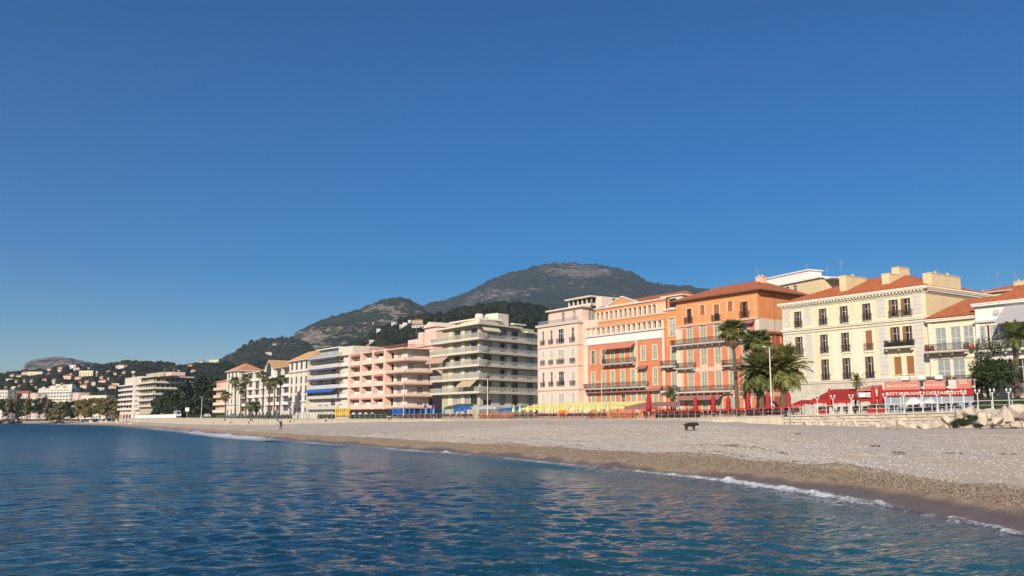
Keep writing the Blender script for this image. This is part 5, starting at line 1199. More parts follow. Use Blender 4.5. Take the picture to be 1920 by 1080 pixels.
g = MB(); g.box(2, 3, H, bl.W * .62, 10, H + 2.6); bl.part('penthouse', g, 'glass2'); g = MB(); g.box(1.2, 2.0, H + 2.6, bl.W * .64, 11, H + 2.9); bl.part('roof_slab', g, 'white'); g = MB(); g.box(bl.W * .66, 1.2, H, bl.W - .2, 11, H + 2.4); bl.part('penthouse', g, 'offwhite')
rl = ff.rail_glass(U(633), .9, 2.0); ff.put('railing', rl, .1, .1, H)
# ================================================================== white building with two hipped towers
A = at(430, 366, 700); B = at(583, 291, 700)
bl = Bld('white_gabled_residence', 'long white residence with two tiled corner towers and a pointed central gable', 'building', A, B, 3.3)
ff = bl.face(A, B, 17.5); U = lambda px: ff.u(px, 710); W_ = bl.W
wl = bl.face(bl.world(0, .9), bl.world(W_, .9), 17.5); lv = [2.0, 5.0, 8.0, 11.0, 14.2]
bays = [(453, 462, 'o'), (464, 474, 'o'), (477, 487, 'p'), (489, 497, 'p'), (500, 514, 'p'), (516, 527, 'p'), (530, 543, 'p')]
for z in lv:
    for a_, b_, t in bays:
        ua, ub = wl.u(a_, 710), wl.u(b_, 710); wl.window((ua + ub) / 2, z + .1, (ub - ua) * .86, 2.35, 'glass', 'framed', 'shutp', 'glass')
wl.wall('salmon', 0, 17.3); 
g = MB(); g.box(0, 0, 13.5, 1, .01, 13.51)
for k, z in enumerate(lv + [17.4]):
    g = MB(); g.box(U(450), -.1, z - .22, U(548), .9, z); ff.part('balcony' if k < 5 else 'roof_slab', g, M['white'])
    if k < 5:
        for j, (a_, b_, t) in enumerate(bays):
            if (j * 2 + k) % 5 == 2: continue
            g = MB(); g.box(U(a_) - .1, -.06, z, U(b_) + .1, .06, z + .8); ff.part('parapet', g, M['white'])
for a_ in (451, 463, 475.5, 488, 498.5, 515, 528.5, 545):
    g = MB(); g.box(U(a_) - .28, -.14, 0, U(a_) + .28, .9, 17.4); ff.part('pier', g, M['white'])
g = MB(); g.box(U(450), 1.5, 0, U(548), 14, 17.4); bl.part('wall', g, 'pink')
for (a_, b_, zt) in ((430, 450, 18.6), (547, 583, 18.9)):
    ua, ub = U(a_), U(b_); ua = max(ua, 0)
    tf = bl.face(bl.world(ua, -.8), bl.world(ub, -.8), zt); tr_ = bl.face(bl.world(ub, -.8), bl.world(ub, 8), zt); tl = bl.face(bl.world(ua, 8), bl.world(ua, -.8), zt)
    n = 3 if b_ < 500 else 4
    for z in [1.0] + lv[1:] + [15.6]:
        if z == 14.2: continue
        for k in range(n): 
            w2 = 1.1 if z != 15.6 else 1.3; tf.window(tf.W * (k + .5) / n, z + .4, w2 * 1.25, 2.2 if z != 15.6 else 2.3, 'glass', 'framed', 'shutp', 'glass', mull=0, rec=.06)
        for k in range(2): tr_.window(2 + 3.4 * k, z + .4, 1.2, 2.0, 'glass', 'frame', 'shutp', 'glass')
    tf.wall('offwhite', depth=.2); tr_.wall('offwhite', depth=.2); tl.wall('white')
    for k in range(n + 1):
        uu = tf.W * k / n; uu = min(max(uu, .25), tf.W - .25); tf.strip(uu - .2, 0, uu + .2, zt - .3, 'white', .14, 'pilaster')
    tf.band(5.4, .4, .4, mt='white', end=.2, name='cornice'); tf.band(zt - .3, .3, .4, mt='white', end=.3, name='cornice'); tr_.band(5.4, .4, .35, mt='white', name='cornice'); tf.band(15.1, .3, .4, mt='white', end=.2); tf.balcony(.2, tf.W - .2, 15.4, .5, 'none', mt='white', brackets=False)
    bl.hip(ua - .3, -1.1, ub + .6, 9, zt + .1, 3.2 if a_ > 500 else 3.0, .6, 'tileo' if a_ > 500 else 'tilep', soff='white')
# roof and gable
g = MB(); x0, x1 = U(487), U(556)
g.add([(x0, -.5, 17.4), (x1, -.5, 17.4), (x1, 6.5, 20.3), (x0, 6.5, 20.3), (x0, 14, 17.4), (x1, 14, 17.4)], [(0, 1, 2, 3), (3, 2, 5, 4), (0, 3, 4), (1, 5, 2)]); bl.part('roof', g, 'tileo')
ga, gm, gb = U(497), U(505), U(514.5); g = MB()
g.add([(ga, -.4, 14.2), (gb, -.4, 14.2), (gb, -.4, 17.6), (gm, -.4, 20.6), (ga, -.4, 17.6), (ga, 6, 14.2), (gb, 6, 14.2), (gb, 6, 17.6), (gm, 6, 20.6), (ga, 6, 17.6)], [(0, 1, 2, 3, 4), (1, 6, 7, 2), (5, 0, 4, 9), (0, 5, 6, 1)]); gable = bl.part('gable', g, 'white')
g = MB(); g.add([(gb + .5, -.7, 17.2), (gm, -.7, 20.9), (gm, 6.2, 20.9), (gb + .5, 6.2, 17.2), (gb + .5, -.7, 17.05), (gm, -.7, 20.7), (ga - .5, -.7, 17.2), (ga - .5, 6.2, 17.2), (ga - .5, -.7, 17.0)], [(0, 3, 2, 1), (4, 0, 1, 5), (1, 2, 7, 6), (5, 1, 6, 8)]); g.build('gable_roof', M['tileo'], bl.root)
g = MB(); mm = (ga + gb) / 2; w2 = (gb - ga) * .26; arc = [(mm + w2 * math.cos(t), -.46, 16.8 + w2 * 1.2 * math.sin(t)) for t in np.linspace(0, math.pi, 10)]; g.add([(mm - w2, -.46, 14.9), (mm + w2, -.46, 14.9)] + arc, [tuple(range(12))]); g.build('arched_window', M['glass'], bl.root)
g = MB(); g.box(U(462), -3.2, 0, U(548), -.2, 2.7); bl.part('ground_floor_front', g, 'offwhite')
for k in range(12):
    g = MB(); x = lerp(U(465), U(545), (k + .5) / 12); g.box(x - .8, -3.28, .1, x + .8, -3.2, 2.2); bl.part('doorway', g, 'glass')
# ================================================================== small ochre block beyond
A = at(406, 400, 730); B = at(432, 385, 730)
bl = Bld('ochre_balcony_house', 'small ochre and pink house with curved balconies, between the dark pines and the white residence', 'building', A, B, 3.3)
ff, fr_, fb_, fl = bl.boxfaces(10, 16)
for z in (3, 6.2, 9.4, 12.6):
    for x in (1.6, 4.2): ff.window(x, z, 1.4, 2.1, 'glass', 'frame')
ff.wall('peach'); fr_.wall('peach'); fl.wall('brick'); fb_.wall('peach')
for z in (2.9, 6.1, 9.3, 12.5): ff.balcony(.1, ff.W - .1, z, 1.4, 'solid', rmat='cream' if z < 9 else 'peach', brackets=False)
bl.hip(0, 0, bl.W, 10, 16.1, 1.6, .5, 'tile')
# ================================================================== stepped cream block behind the pines
def slab_block(name, label, A, C_, Rr, z, levels, H, wall, slab, deep=12, step=None, nwin=6):
    bl = Bld(name, label, 'building', A, C_, z); nL, nR = inset(A, C_, 1), inset(C_, Rr, 1)
    lf, rf = bl.face(A, C_, H), bl.face(C_, Rr, H); S = 1.6; Ci = isect(C_ + nR * S, Rr - C_, C_ + nL * S, C_ - A)
    lw, rw = bl.face(A + nL * S, Ci, H), bl.face(Ci, Rr + nR * S, H)
    for f_, n in ((lw, nwin), (rw, nwin + 2)):
        for lz in [0.3] + levels[:-1]:
            for k in range(n): f_.window(f_.W * (k + .5) / n, lz + .1, f_.W / n * .72, 2.2, 'glass', 'framed', 'shutp', random.choice(['glass', 'glass', 'glass2']), mull=2)
        f_.wall(wall)
    bl.face(Rr + nR * S, Rr + nR * deep, H).wall(wall); bl.face(A + nL * deep, A + nL * S, H).wall(wall)
    for lz in levels:
        g = MB(); g.prism([bl.loc(p) for p in (A, C_, Rr, Rr + nR * deep, A + nL * deep)], lz - .25, lz); o = bl.part('balcony' if lz < levels[-1] else 'roof_slab', g, slab)
        for f_ in (lf, rf):
            g = MB(); g.box(0, 0, lz - .1, f_.W, .1, lz + (.75 if lz < levels[-1] else .35)); f_.part('parapet', g, M[slab])
    return bl, lf, rf, nL, nR
A = at(258, 500, 730); Cn = at(287, 478, 730); Rr = at(366, 492, 730)
bl, lf, rf, nL, nR = slab_block('cream_terraced_block', 'cream terraced apartment block with long balcony bands, half hidden by dark pines', A, Cn, Rr, 3.4, [6.6, 9.7, 12.8, 15.9, 19.0, 22.2], 22.2, 'olive', 'offwhite', 14)
g = MB(); g.box(4, 3, 22.2, bl.W + 6, 10, 24.4); bl.part('penthouse', g, 'olive'); g = MB(); g.box(bl.W + 7, 4, 22.2, bl.W + 16, 11, 24.0); bl.part('penthouse', g, 'salmon'); bl.antenna(bl.W + 4, 4, 24.2, 3)
A = at(222, 545, 730); Cn = at(249, 520, 730); Rr = at(262, 512, 730)
bl, lf, rf, nL, nR = slab_block('pink_white_banded_block', 'pink and white banded apartment block at the left end of the terraced block', A, Cn, Rr, 3.4, [5.4, 8.2, 11.0, 13.8, 16.6, 19.4], 19.4, 'pink', 'white', 14, nwin=5)
g = MB(); g.box(6, 2, 19.4, bl.W + 9, 9, 24.0); bl.part('penthouse', g, 'offwhite')
g = MB(); g.box(bl.W, 0, 0, bl.W + 4, 10, 23); bl.part('stair_tower', g, 'offwhite')
# ================================================================== town at the far left
def far_block(name, label, pxa, pxb, pyt, D, wall, roof, rk='flat', nw=None, band='offwhite', deep=9, rise=2.5, steps=None):
    A, B = at(pxa, D + 8, 740), at(pxb, D - 4, 740); H = zat(pyt, D) - 3.4; bl = Bld(name, label, 'building', A, B, 3.4); ff, fr_, fb_, fl = bl.boxfaces(deep, H)
    n = nw or max(2, int(bl.W / 3.4)); z = 1.0
    while z + 2.6 < H:
        for k in range(n): ff.window(bl.W * (k + .5) / n, z + .3, bl.W / n * .45, 1.8, 'glass', 'frame', 'shutp', random.choice(['glass', 'glass', 'glass2']))
        for k in range(2): fr_.window(3 + 5 * k, z + .3, 1.4, 1.8, 'glass', 'frame')
        if band: 
            g = MB(); g.box(.3, -1.2, z - .15, bl.W - .3, 0, z + .0); g.box(.3, -1.2, z, bl.W - .3, -1.1, z + .85); ff.part('balcony', g, M[band])
        z += 3.0
    ff.wall(wall); fr_.wall(wall); fb_.wall(wall); fl.wall(wall)
    if rk == 'hip': bl.hip(0, 0, bl.W, deep, H + .1, rise, .6, roof)
    else: g = MB(); g.box(-.3, -.3, H, bl.W + .3, deep + .3, H + .4); bl.part('roof', g, roof)
    for (x0, x1, h) in steps or ():
        g = MB(); g.box(bl.W * x0, 2, H + .4, bl.W * x1, deep - 2, H + .4 + h); bl.part('penthouse', g, wall)
    return bl
far_block('cream_far_block', 'pale yellow block cut by the left edge of the picture', -25, 14, 732, 820, 'offwhite', 'offwhite', band=None)
far_block('red_roofed_block', 'pink and white block under a wide red roof, near the left edge', 17, 52, 738, 830, 'salmonlight', 'tile', 'hip', rise=2.5)
far_block('slim_pink_house', 'slim pale pink house between the red roofed block and the stepped white block', 57, 68, 738, 790, 'salmonlight', 'offwhite', band=None)
far_block('stepped_white_block', 'stepped white apartment block with long balconies, behind the plane trees at far left', 72, 134, 729, 850, 'offwhite', 'white', steps=((.3, .8, 2.6), (.45, .6, 4.0), (.68, .95, 3.6)), band='white')
far_block('coral_far_house', 'small coral pink house right of the stepped white block', 136, 147, 737, 800, 'pink', 'salmonlight', band=None)
far_block('long_cream_far_house', 'long low cream house mostly hidden behind the autumn plane trees', 152, 200, 742, 780, 'offwhite', 'offwhite', band=None)
# ================================================================== houses on the hills
VILLAS = []
def villa(label, px, py, w_px, h_px, wall, roof, rg, group=None, name='hillside_villa', flat=False, n=None):
    P = rg.meet(px, py); D = P.y; W_ = w_px * D / F; Hh = h_px * D / F; x0 = P.x - W_ / 2
    rz = random.uniform(-.35, .1); o = empty(name, (x0, D, P.z - 2.0), rz, label, 'house', group); d = W_ * .5 if W_ < 30 else 14
    VILLAS.append((rg, P.x, D, W_)); Hh *= 1.15
    g = MB(); g.box(0, 0, -6, W_, d, Hh + 2.0); g.build('wall', M[wall], o)
    g = MB(); zt = Hh + 2.0; r = min(W_, d) * .5
    if flat: g.box(-.4, -.4, zt, W_ + .4, d + .4, zt + .6)
    else:
        e = .6; g.add([(-e, -e, zt), (W_ + e, -e, zt), (W_ + e, d + e, zt), (-e, d + e, zt), (r, d / 2, zt + 2.2), (W_ - r, d / 2, zt + 2.2)], [(0, 1, 5, 4), (1, 2, 5), (2, 3, 4, 5), (3, 0, 4)])
    g.build('roof', M[roof], o)
    n = n or max(2, int(W_ / 4.5)); z = 2.6
    me = cached('vwin', lambda: (lambda q: (q.box(-.7, -.08, 0, .7, 0, 1.7), q.mesh('window', M['glass']))[1])(MB()))
    while z + 1.9 < zt:
        for k in range(n): mobj('window', me, o, (W_ * (k + .5) / n, 0, z))
        z += 3.1
    return o
left_list = [
 (18, 717, 14, 5, 'white', 'offwhite', 1, 'white villa low on the slope near the left edge'),
 (30, 718, 7, 3, 'offwhite', 'tile', 0, 'small off white villa just right of the white one near the left edge'),
 (66, 706, 30, 7, 'cream', 'offwhite', 1, 'wide cream hillside residence below the pale cliff'),
 (47, 703, 14, 4, 'salmonlight', 'tile', 0, 'light salmon villa at the left end of the wide cream residence'),
 (83, 716, 9, 3, 'pink', 'tile', 0, 'pink villa just below the wide cream residence'),
 (36, 708, 12, 3, 'offwhite', 'tile', 0, 'low off white villa high at the left end of the slope'),
 (136, 687, 12, 5, 'white', 'white', 1, 'white flat roofed villa near the ridge line'),
 (143, 695, 11, 4, 'offwhite', 'tile', 0, 'off white villa a little below the white ridge villa'),
 (113, 690, 12, 3, 'offwhite', 'tile', 0, 'long low off white house left of the white ridge villa'),
 (112, 697, 10, 3, 'salmonlight', 'tile', 0, 'light salmon house below the long low ridge house'),
 (92, 692, 9, 3, 'offwhite', 'tile', 0, 'small off white villa under the pale cliff'),
 (162, 706, 28, 8, 'cream', 'offwhite', 1, 'broad cream block standing mid slope'),
 (181, 706, 3, 8, 'offwhite', 'offwhite', 1, 'slender pale tower house right of the broad cream block'),
 (126, 711, 20, 5, 'salmon', 'tile', 0, 'salmon house with tiled roof left of the broad cream block'),
 (146, 712, 12, 4, 'pink', 'tile', 0, 'pink house just below the broad cream block'),
 (166, 693, 5, 2.5, 'white', 'white', 1, 'tiny white cottage above the broad cream block'),
 (175, 724, 8, 6, 'cream', 'white', 1, 'upright cream house with white flat roof above the plane trees'),
 (192, 720, 16, 5, 'salmon', 'tile', 0, 'salmon house with brown roof above the plane trees'),
 (210, 729, 13, 4, 'salmonlight', 'tile', 0, 'light salmon villa just left of the banded block'),
 (217, 724, 15, 3.5, 'cream', 'offwhite', 1, 'long cream villa just left of the banded block'),
 (188, 733, 14, 4, 'greyw', 'white', 1, 'grey white villa low on the slope above the plane trees'),
 (157, 729, 14, 5, 'offwhite', 'tile', 0, 'off white villa right of the coral house'),
 (203, 713, 4, 3, 'white', 'white', 1, 'tiny white hut mid slope near the banded block'),
 (227, 691, 11, 5, 'white', 'tile', 0, 'white villa with tiled roof high on the ridge above the banded block'),
 (227, 710, 8, 4, 'offwhite', 'tile', 0, 'off white villa just above the banded block'),
 (228, 689, 22, 3, 'salmonlight', 'tile', 0, 'long light salmon house on the ridge above the banded block'),
 (357, 688, 12, 2.5, 'salmonlight', 'tile', 0, 'long low villa on the ridge above the terraced block'),
 (402, 680, 20, 4, 'cream', 'offwhite', 1, 'cream villa wall on the ridge over the dark pines'),
 (378, 678, 7, 3, 'offwhite', 'tile', 0, 'off white villa on the ridge left of the cream ridge wall'),
 (325, 698, 5, 3, 'offwhite', 'tile', 0, 'small off white house on the slope behind the terraced block'),
 (335, 699, 3, 3, 'white', 'white', 1, 'tiny white house beside the small one behind the terraced block'),
 (362, 698, 9, 2, 'offwhite', 'tile', 0, 'low off white house behind the pines')]
rsv = random.Random(17); ng = 0
while ng < 26:
    px, py = rsv.uniform(6, 250), rsv.uniform(699, 732)
    if any(abs(px - q[0]) < q[2] * .6 + 5 and abs(py - q[1]) < 7 for q in left_list) or (px < 40 and py < 706): continue
    w_ = rsv.uniform(5, 9); wc = rsv.choice(['white', 'offwhite', 'salmonlight', 'cream']); third = 'left' if px < 85 else 'middle' if px < 170 else 'right'
    left_list.append((px, py, w_, rsv.uniform(2.2, 3.2), wc, rsv.choice(['tilep', 'tile', 'offwhite']), 0, 'tiny %s villa among the trees on the %s of the far left slope' % ({'white': 'white', 'offwhite': 'off white', 'salmonlight': 'light salmon', 'cream': 'cream'}[wc], third + (' part' if third == 'middle' else ' side')))); ng += 1
for px, py, w_, h_, wa, ro, fl_a, lab in left_list: villa(lab, px, py, w_, h_, wa, ro, left_r, 'houses on the wooded slope at far left', flat=bool(fl_a))
wood_list = [
 (759, 612, 8, 5, 'white', 'white', 1, 'white house standing alone highest on the dark wooded hill'),
 (768, 606, 6, 4, 'white', 'white', 1, 'small white house right of the highest white house'),
 (754, 616, 10, 5, 'offwhite', 'white', 1, 'white villa at the left of the hillside group'),
 (783, 607, 22, 5, 'olive', 'tile', 0, 'long buff house at the top of the hillside group'),
 (785, 614, 26, 4, 'greyw', 'tile', 0, 'long greyish house at the bottom of the hillside group'),
 (738, 606, 8, 3, 'white', 'white', 1, 'white cottage left above the hillside group'),
 (710, 621, 8, 4, 'white', 'white', 1, 'white cottage alone in the dark wood left of the hillside group'),
 (697, 643, 10, 4, 'greyw', 'white', 1, 'grey white cottage low in the wood above the salmon block'),
 (690, 652, 7, 3, 'offwhite', 'tile', 0, 'small house at the wood edge above the salmon block'),
 (555, 658, 5, 3, 'white', 'white', 1, 'white hut at the foot of the rocky cliff')]
for px, py, w_, h_, wa, ro, fl_a, lab in wood_list: villa(lab, px, py, w_, h_, wa, ro, wood_r, 'houses on the dark wooded hill', flat=bool(fl_a))
for px, py, w_, h_, lab in ((503, 666, 14, 2.5, 'long pale house on the low ridge behind the white residence'), (514, 648, 6, 2, 'pale house near the top of the low ridge'), (700, 608, 3, 2, 'pale speck of a house under the rocky head')):
    villa(lab, px, py, w_, h_, 'offwhite', 'tile', low_r if px < 600 else head_r, 'houses on the far ridges')

wood_cover('hillside_wood', wood_r, 16000, (400, 1330), 2.6, 5.6, cm1, 5, 0.02, [v[1:] for v in VILLAS if v[0] is wood_r])
wood_cover('garden_wood', left_r, 9500, (-120, 520), 2.8, 6.2, cm2, 8, 0.0, [v[1:] for v in VILLAS if v[0] is left_r])
cm3 = crownmat('scrub_crowns', (0.022, 0.026, 0.018), (0.060, 0.062, 0.042))
wood_cover('low_ridge_scrub', low_r, 1800, (380, 640), 2.0, 4.5, cm3, 12, 0.05, [v[1:] for v in VILLAS if v[0] is low_r])
# ================================================================== sea walls
def wall_run(name, label, pxa, pxb, mt, seg=6.0, cope='concrete', thick=.5, up=0.0):
    """a wall along the promenade edge, panel by panel, with a coping"""
    o = empty(name, (0, 0, 0), 0, label, 'wall'); pts = []
    px = pxa
    P0, _, _, _ = wpx(pxa); cur = P0; pxs = [pxa]
    n = 400
    for k in range(1, n + 1):
        q = lerp(pxa, pxb, k / n); P, _, _, _ = wpx(q)
        if (P - cur).length >= seg: pxs.append(q); cur = P
    if pxs[-1] != pxb: pxs.append(pxb)
    cp = MB()
    for a, b in zip(pxs[:-1], pxs[1:]):
        A, za, ta, _ = wpx(a); B, zb, tb, _ = wpx(b); d = (B - A).normalized(); n_ = Vector((-d.y, d.x))
        if n_.y < 0: n_ = -n_
        A2 = A + d * .02; B2 = B - d * .02; g = MB(); z0 = min(za, zb) - 1.2; pj = random.uniform(0, .02)
        v = [(*(A2 - n_ * pj), z0), (*(B2 - n_ * pj), z0), (*(B2 + n_ * thick), z0), (*(A2 + n_ * thick), z0), (*(A2 - n_ * pj), ta + up - .12), (*(B2 - n_ * pj), tb + up - .12), (*(B2 + n_ * thick), tb + up - .12), (*(A2 + n_ * thick), ta + up - .12)]
        g.add(v, [(0, 1, 5, 4), (1, 2, 6, 5), (2, 3, 7, 6), (3, 0, 4, 7), (4, 5, 6, 7)]); g.build('panel', M[mt], o)
        v = [(*(A - n_ * .08), ta + up - .12), (*(B - n_ * .08), tb + up - .12), (*(B + n_ * (thick + .1)), tb + up - .12), (*(A + n_ * (thick + .1)), ta + up - .12), (*(A - n_ * .08), ta + up + .02), (*(B - n_ * .08), tb + up + .02), (*(B + n_ * (thick + .1)), tb + up + .02), (*(A + n_ * (thick + .1)), ta + up + .02)]
        cp.add(v, [(0, 1, 5, 4), (1, 2, 6, 5), (2, 3, 7, 6), (3, 0, 4, 7), (4, 5, 6, 7), (3, 2, 1, 0)])
    cp.build('coping', M[cope], o); return o
wall_run('sea_wall', 'low pale concrete sea wall running along the back of the beach under the cafe terraces', 1470, 402, 'concrete', 5.0)
lw_ = wall_run('balustrade_wall', 'taller pale sea wall with a white balustrade at its left end, below the dark pines', 400, 215, 'concrete', 8.0)
bal = MB()
for k in range(150):
    P, z0, z1, t = wpx(lerp(255, 330, k / 150)); bal.box(P.x - .12, P.y + .1, z1 - .1, P.x + .12, P.y + .34, z1 + 1.25)
for k in range(30):
    P, z0, z1, t = wpx(lerp(255, 330, k / 30)); Q, _, z2, _ = wpx(lerp(255, 330, (k + 1) / 30)); bal.add([(P.x, P.y, z1 + 1.25), (Q.x, Q.y, z2 + 1.25), (Q.x, Q.y + .5, z2 + 1.25), (P.x, P.y + .5, z1 + 1.25), (P.x, P.y, z1 + 1.5), (Q.x, Q.y, z2 + 1.5), (Q.x, Q.y + .5, z2 + 1.5), (P.x, P.y + .5, z1 + 1.5)], [(0, 1, 5, 4), (4, 5, 6, 7), (2, 3, 7, 6), (3, 0, 4, 7), (1, 2, 6, 5)])
bo = bal.build('balusters', M['white'], lw_); bo['kind'] = 'stuff'
# dressed stone wall at the right, stone by stone
sw = empty('stone_wall', (0, 0, 0), 0, 'coursed limestone terrace wall below the red restaurant, boulders at its foot', 'wall')
g = MB(); cp = MB(); prev = None
for k in range(41):
    P, z0, z1, t = wpx(lerp(1478, 2020, k / 40)); d = Vector((math.cos(t), math.sin(t))); n_ = Vector((-d.y, d.x)); n_ = n_ if n_.y > 0 else -n_
    cur = (P + n_ * .1, P + n_ * .7, P - n_ * .1, z0, z1)
    if prev:
        (a, b, c, za, ta), (a2, b2, c2, zb, tb) = prev, cur
        g.add([(*a, 0.8), (*a2, 0.8), (*b2, .8), (*b, .8), (*a, ta - .15), (*a2, tb - .15), (*b2, tb - .15), (*b, ta - .15)], [(0, 1, 5, 4), (4, 5, 6, 7), (2, 3, 7, 6)])
        cp.add([(*c, ta - .15), (*c2, tb - .15), (*b2, tb - .15), (*b, ta - .15), (*c, ta + .02), (*c2, tb + .02), (*b2, tb + .02), (*b, ta + .02)], [(0, 1, 5, 4), (4, 5, 6, 7), (2, 3, 7, 6), (3, 2, 1, 0)])
    prev = cur
g.build('core', M['mortar'], sw); cp.build('coping', M['concrete'], sw)
stm = []
for k in range(6):
    q = MB(); w_, h_ = .8 + .1 * k, .34; v = []
    for (x, z) in ((-.5, 0), (.5, 0), (.5, 1), (-.5, 1)): v.append((x * w_, 0.15, z * h_))
    for (x, z) in ((-.46, .06), (.46, .06), (.46, .94), (-.46, .94)): v.append((x * w_ + random.uniform(-.02, .02), -.03 - random.random() * .07, z * h_))
    q.add(v, [(0, 1, 5, 4), (1, 2, 6, 5), (2, 3, 7, 6), (3, 0, 4, 7), (4, 5, 6, 7)]); stm.append((q.mesh('stone', M['stonewall']), w_))
for row in range(4):
    px = 1480.0 - 3 * (row % 2)
    while px < 1800:
        P, z0, z1, t = wpx(px); me, w_ = random.choice(stm); d = Vector((math.cos(t), math.sin(t)))
        Q, _, _, _ = wpx(px + 10); ppm = 10 / (Q - P).length; z = z1 - .17 - .36 * (row + 1)
        ang = math.atan2(Q.y - P.y, Q.x - P.x); mobj('stone', me, sw, (P.x, P.y + .1, z), (0, 0, ang)); px += (w_ + .03) * ppm
# drain outlets in the wall
for i, px in enumerate((438, 472, 549, 613, 732)):
    P, z0, z1, t = wpx(px); g = MB(); g.tube((0, .3, 0), (0, -.5, 0), .32, n=10); g.tube((0, -.49, 0), (0, -.52, 0), .24, n=10, m=1); g.box(-.5, -.35, .34, .5, .2, .46)
    o = g.build('drain_outlet', [M['concrete'], M['dark']], None, (P.x, P.y, z0 + .75)); tag(o, f'{ordi(i, 5)} of the five drain outlets sticking out of the low sea wall', 'drain outlet', 'drain outlets in the sea wall')
# ================================================================== boulders
def boulder_mesh(seed, mt):
    import bmesh
    rs = random.Random(seed); bm = bmesh.new(); bmesh.ops.create_icosphere(bm, subdivisions=3, radius=1.0)
    pl = [(Vector((rs.gauss(0, 1), rs.gauss(0, 1), rs.gauss(0, .8))).normalized(), rs.uniform(.38, .74)) for _ in range(12)]
    for v in bm.verts:
        p = v.co.copy()
        for n, d in pl:
            k = p.dot(n)
            if k > d: p -= n * (k - d) * .985
        nz = mnoise.fractal(p * 2.2 + Vector((seed, 0, 0)), .9, 2, 4) * .05; v.co = p * (1 + nz)
    me = bpy.data.meshes.new('boulder'); bm.to_mesh(me); bm.free(); me.materials.append(M[mt]); return me
bms = [boulder_mesh(k, 'rock') for k in range(9)]
nb_ = 0
def boulder(px, py, D, r, label, group=None, me=None, sq=(1, .8, .7)):
    a, e = azel(px, py); o = mobj('boulder', me or random.choice(bms), None, (a * D, D, HC + e * D), (random.uniform(-.4, .4), random.uniform(-.4, .4), random.uniform(0, 6.28)), (r * sq[0], r * sq[1], r * sq[2]))
    tag(o, label, 'boulder', group); return o
big = [(1822, 777, 94, 1.2, 'big rounded boulder topmost in the heap below the white lamp posts'), (1852, 780, 93, 1.4, 'broad flat boulder in the middle of the right hand heap'), (1885, 779, 92, 1.6, 'large pale boulder with a flat top right of the heap centre'), (1912, 777, 91, 1.5, 'large boulder cut by the right edge of the picture'),
       (1840, 787, 91.5, 1.1, 'boulder under the broad flat one, beside the green bush'), (1868, 788, 91, 1.0, 'small pale boulder at the foot of the right hand heap'), (1780, 790, 95, 1.1, 'boulder just left of the green bush'), (1755, 793, 96, .95, 'angular boulder left of the bush, second from it'), (1800, 779, 96, 1.2, 'sloping boulder above the green bush'), (1690, 796, 97.5, .9, 'pointed pale boulder at the foot of the stone wall'),
       (1668, 796, 98, .8, 'squat boulder left of the pointed one under the wall'), (1836, 773, 97, .8, 'boulder touching the railing above the heap'), (1870, 773, 96, .9, 'boulder behind the big ones under the railing')]
for px, py, D, r, lab in big: boulder(px, py, D, r, lab, 'boulders heaped under the terrace')
for k in range(44):
    px = random.uniform(1500, 1800); P, z0, z1, t = wpx(px); r = random.uniform(.25, .62) * (1 + .5 * max(0, (px - 1650) / 150))
    o = mobj('boulder', random.choice(bms), None, (P.x - .5 - random.random() * .8, P.y - 1.0 - random.random() * 1.3, z0 + .05 + random.random() * .2), (random.random() * 6, random.random() * 6, random.random() * 6), (r * 1.2, r, r * .8)); tag(o, ('tiny' if r < .32 else 'small' if r < .42 else 'knee high' if r < .55 else 'thigh high' if r < .7 else 'waist high') + ' pale boulder along the terrace wall, ' + ('below the first twin lamp posts' if px < 1545 else 'before the wide red awning' if px < 1600 else 'before the potted palm' if px < 1635 else 'below the closed red parasols' if px < 1665 else 'under the first banner' if px < 1725 else 'under the last banners'), 'boulder', 'small boulders along the wall foot')
for k in range(24):
    px = random.uniform(1845, 1935); r = random.uniform(.3, .7); D = random.uniform(89.5, 96); f = (D - 89) / 8
    a = azel(px, 787)[0]; o = mobj('boulder', random.choice(bms), None, (a * D, D, 2.1 + f * 1.7 + random.random() * .3), (random.random() * 6, random.random() * 6, random.random() * 6), (r * 1.2, r, r * .8)); tag(o, ('small' if r < .5 else 'middling') + ' boulder wedged in the right hand heap, ' + ('on its left side' if px < 1875 else 'near its centre' if px < 1905 else 'on its right side') + (', high up' if f > .5 else ', low down'), 'boulder', 'smaller boulders in the right hand heap')
for k in range(45):
    px = random.uniform(5, 265); P, z0, z1, t = wpx(px, -random.uniform(2, 14)); r = random.uniform(.8, 2.2)
    o = mobj('boulder', random.choice(bms), None, (P.x, P.y, z0 - .3 - random.random()), (random.random() * 6, random.random() * 6, random.random() * 6), (r * 1.5, r, r * .6)); tag(o, ('long' if r > 1.6 else 'squat' if r > 1.2 else 'small') + ' rubble block on the far left shore, ' + ('below the two leftmost trees' if px < 35 else 'below the red roofed block' if px < 70 else 'below the stepped white block' if px < 110 else 'right of the stepped white block' if px < 150 else 'before the big road sign' if px < 190 else 'below the last trees' if px < 215 else 'below the banded block'), 'boulder', 'rubble blocks on the far left shore')
dk = [boulder_mesh(40 + k, 'rockdark') for k in range(3)]
for i, (px, py, D, r) in enumerate(((102, 793, 640, 3.4), (112, 793, 632, 5.0), (125, 793, 650, 2.6), (3, 790, 700, 6.0), (20, 791, 720, 5.0), (36, 791.5, 720, 3.5))):
    boulder(px, py, D, r, ['low dark rock left end of the wet reef at the water line', 'longest dark rock of the wet reef at the water line', 'small dark rock right end of the wet reef', 'dark wet rock cut by the left edge at the water line', 'dark wet rock second from the left edge', 'small dark wet rock third from the left edge'][i], 'dark wet rocks at the far water line', dk[i % 3], (1.6, .8, .3))
boulder(1885, 1078, 12.6, .28, 'ochre wet rock breaking the water in the bottom right corner', None, boulder_mesh(77, 'rockyellow'), (1.3, 1.0, .75)).location.z = .0
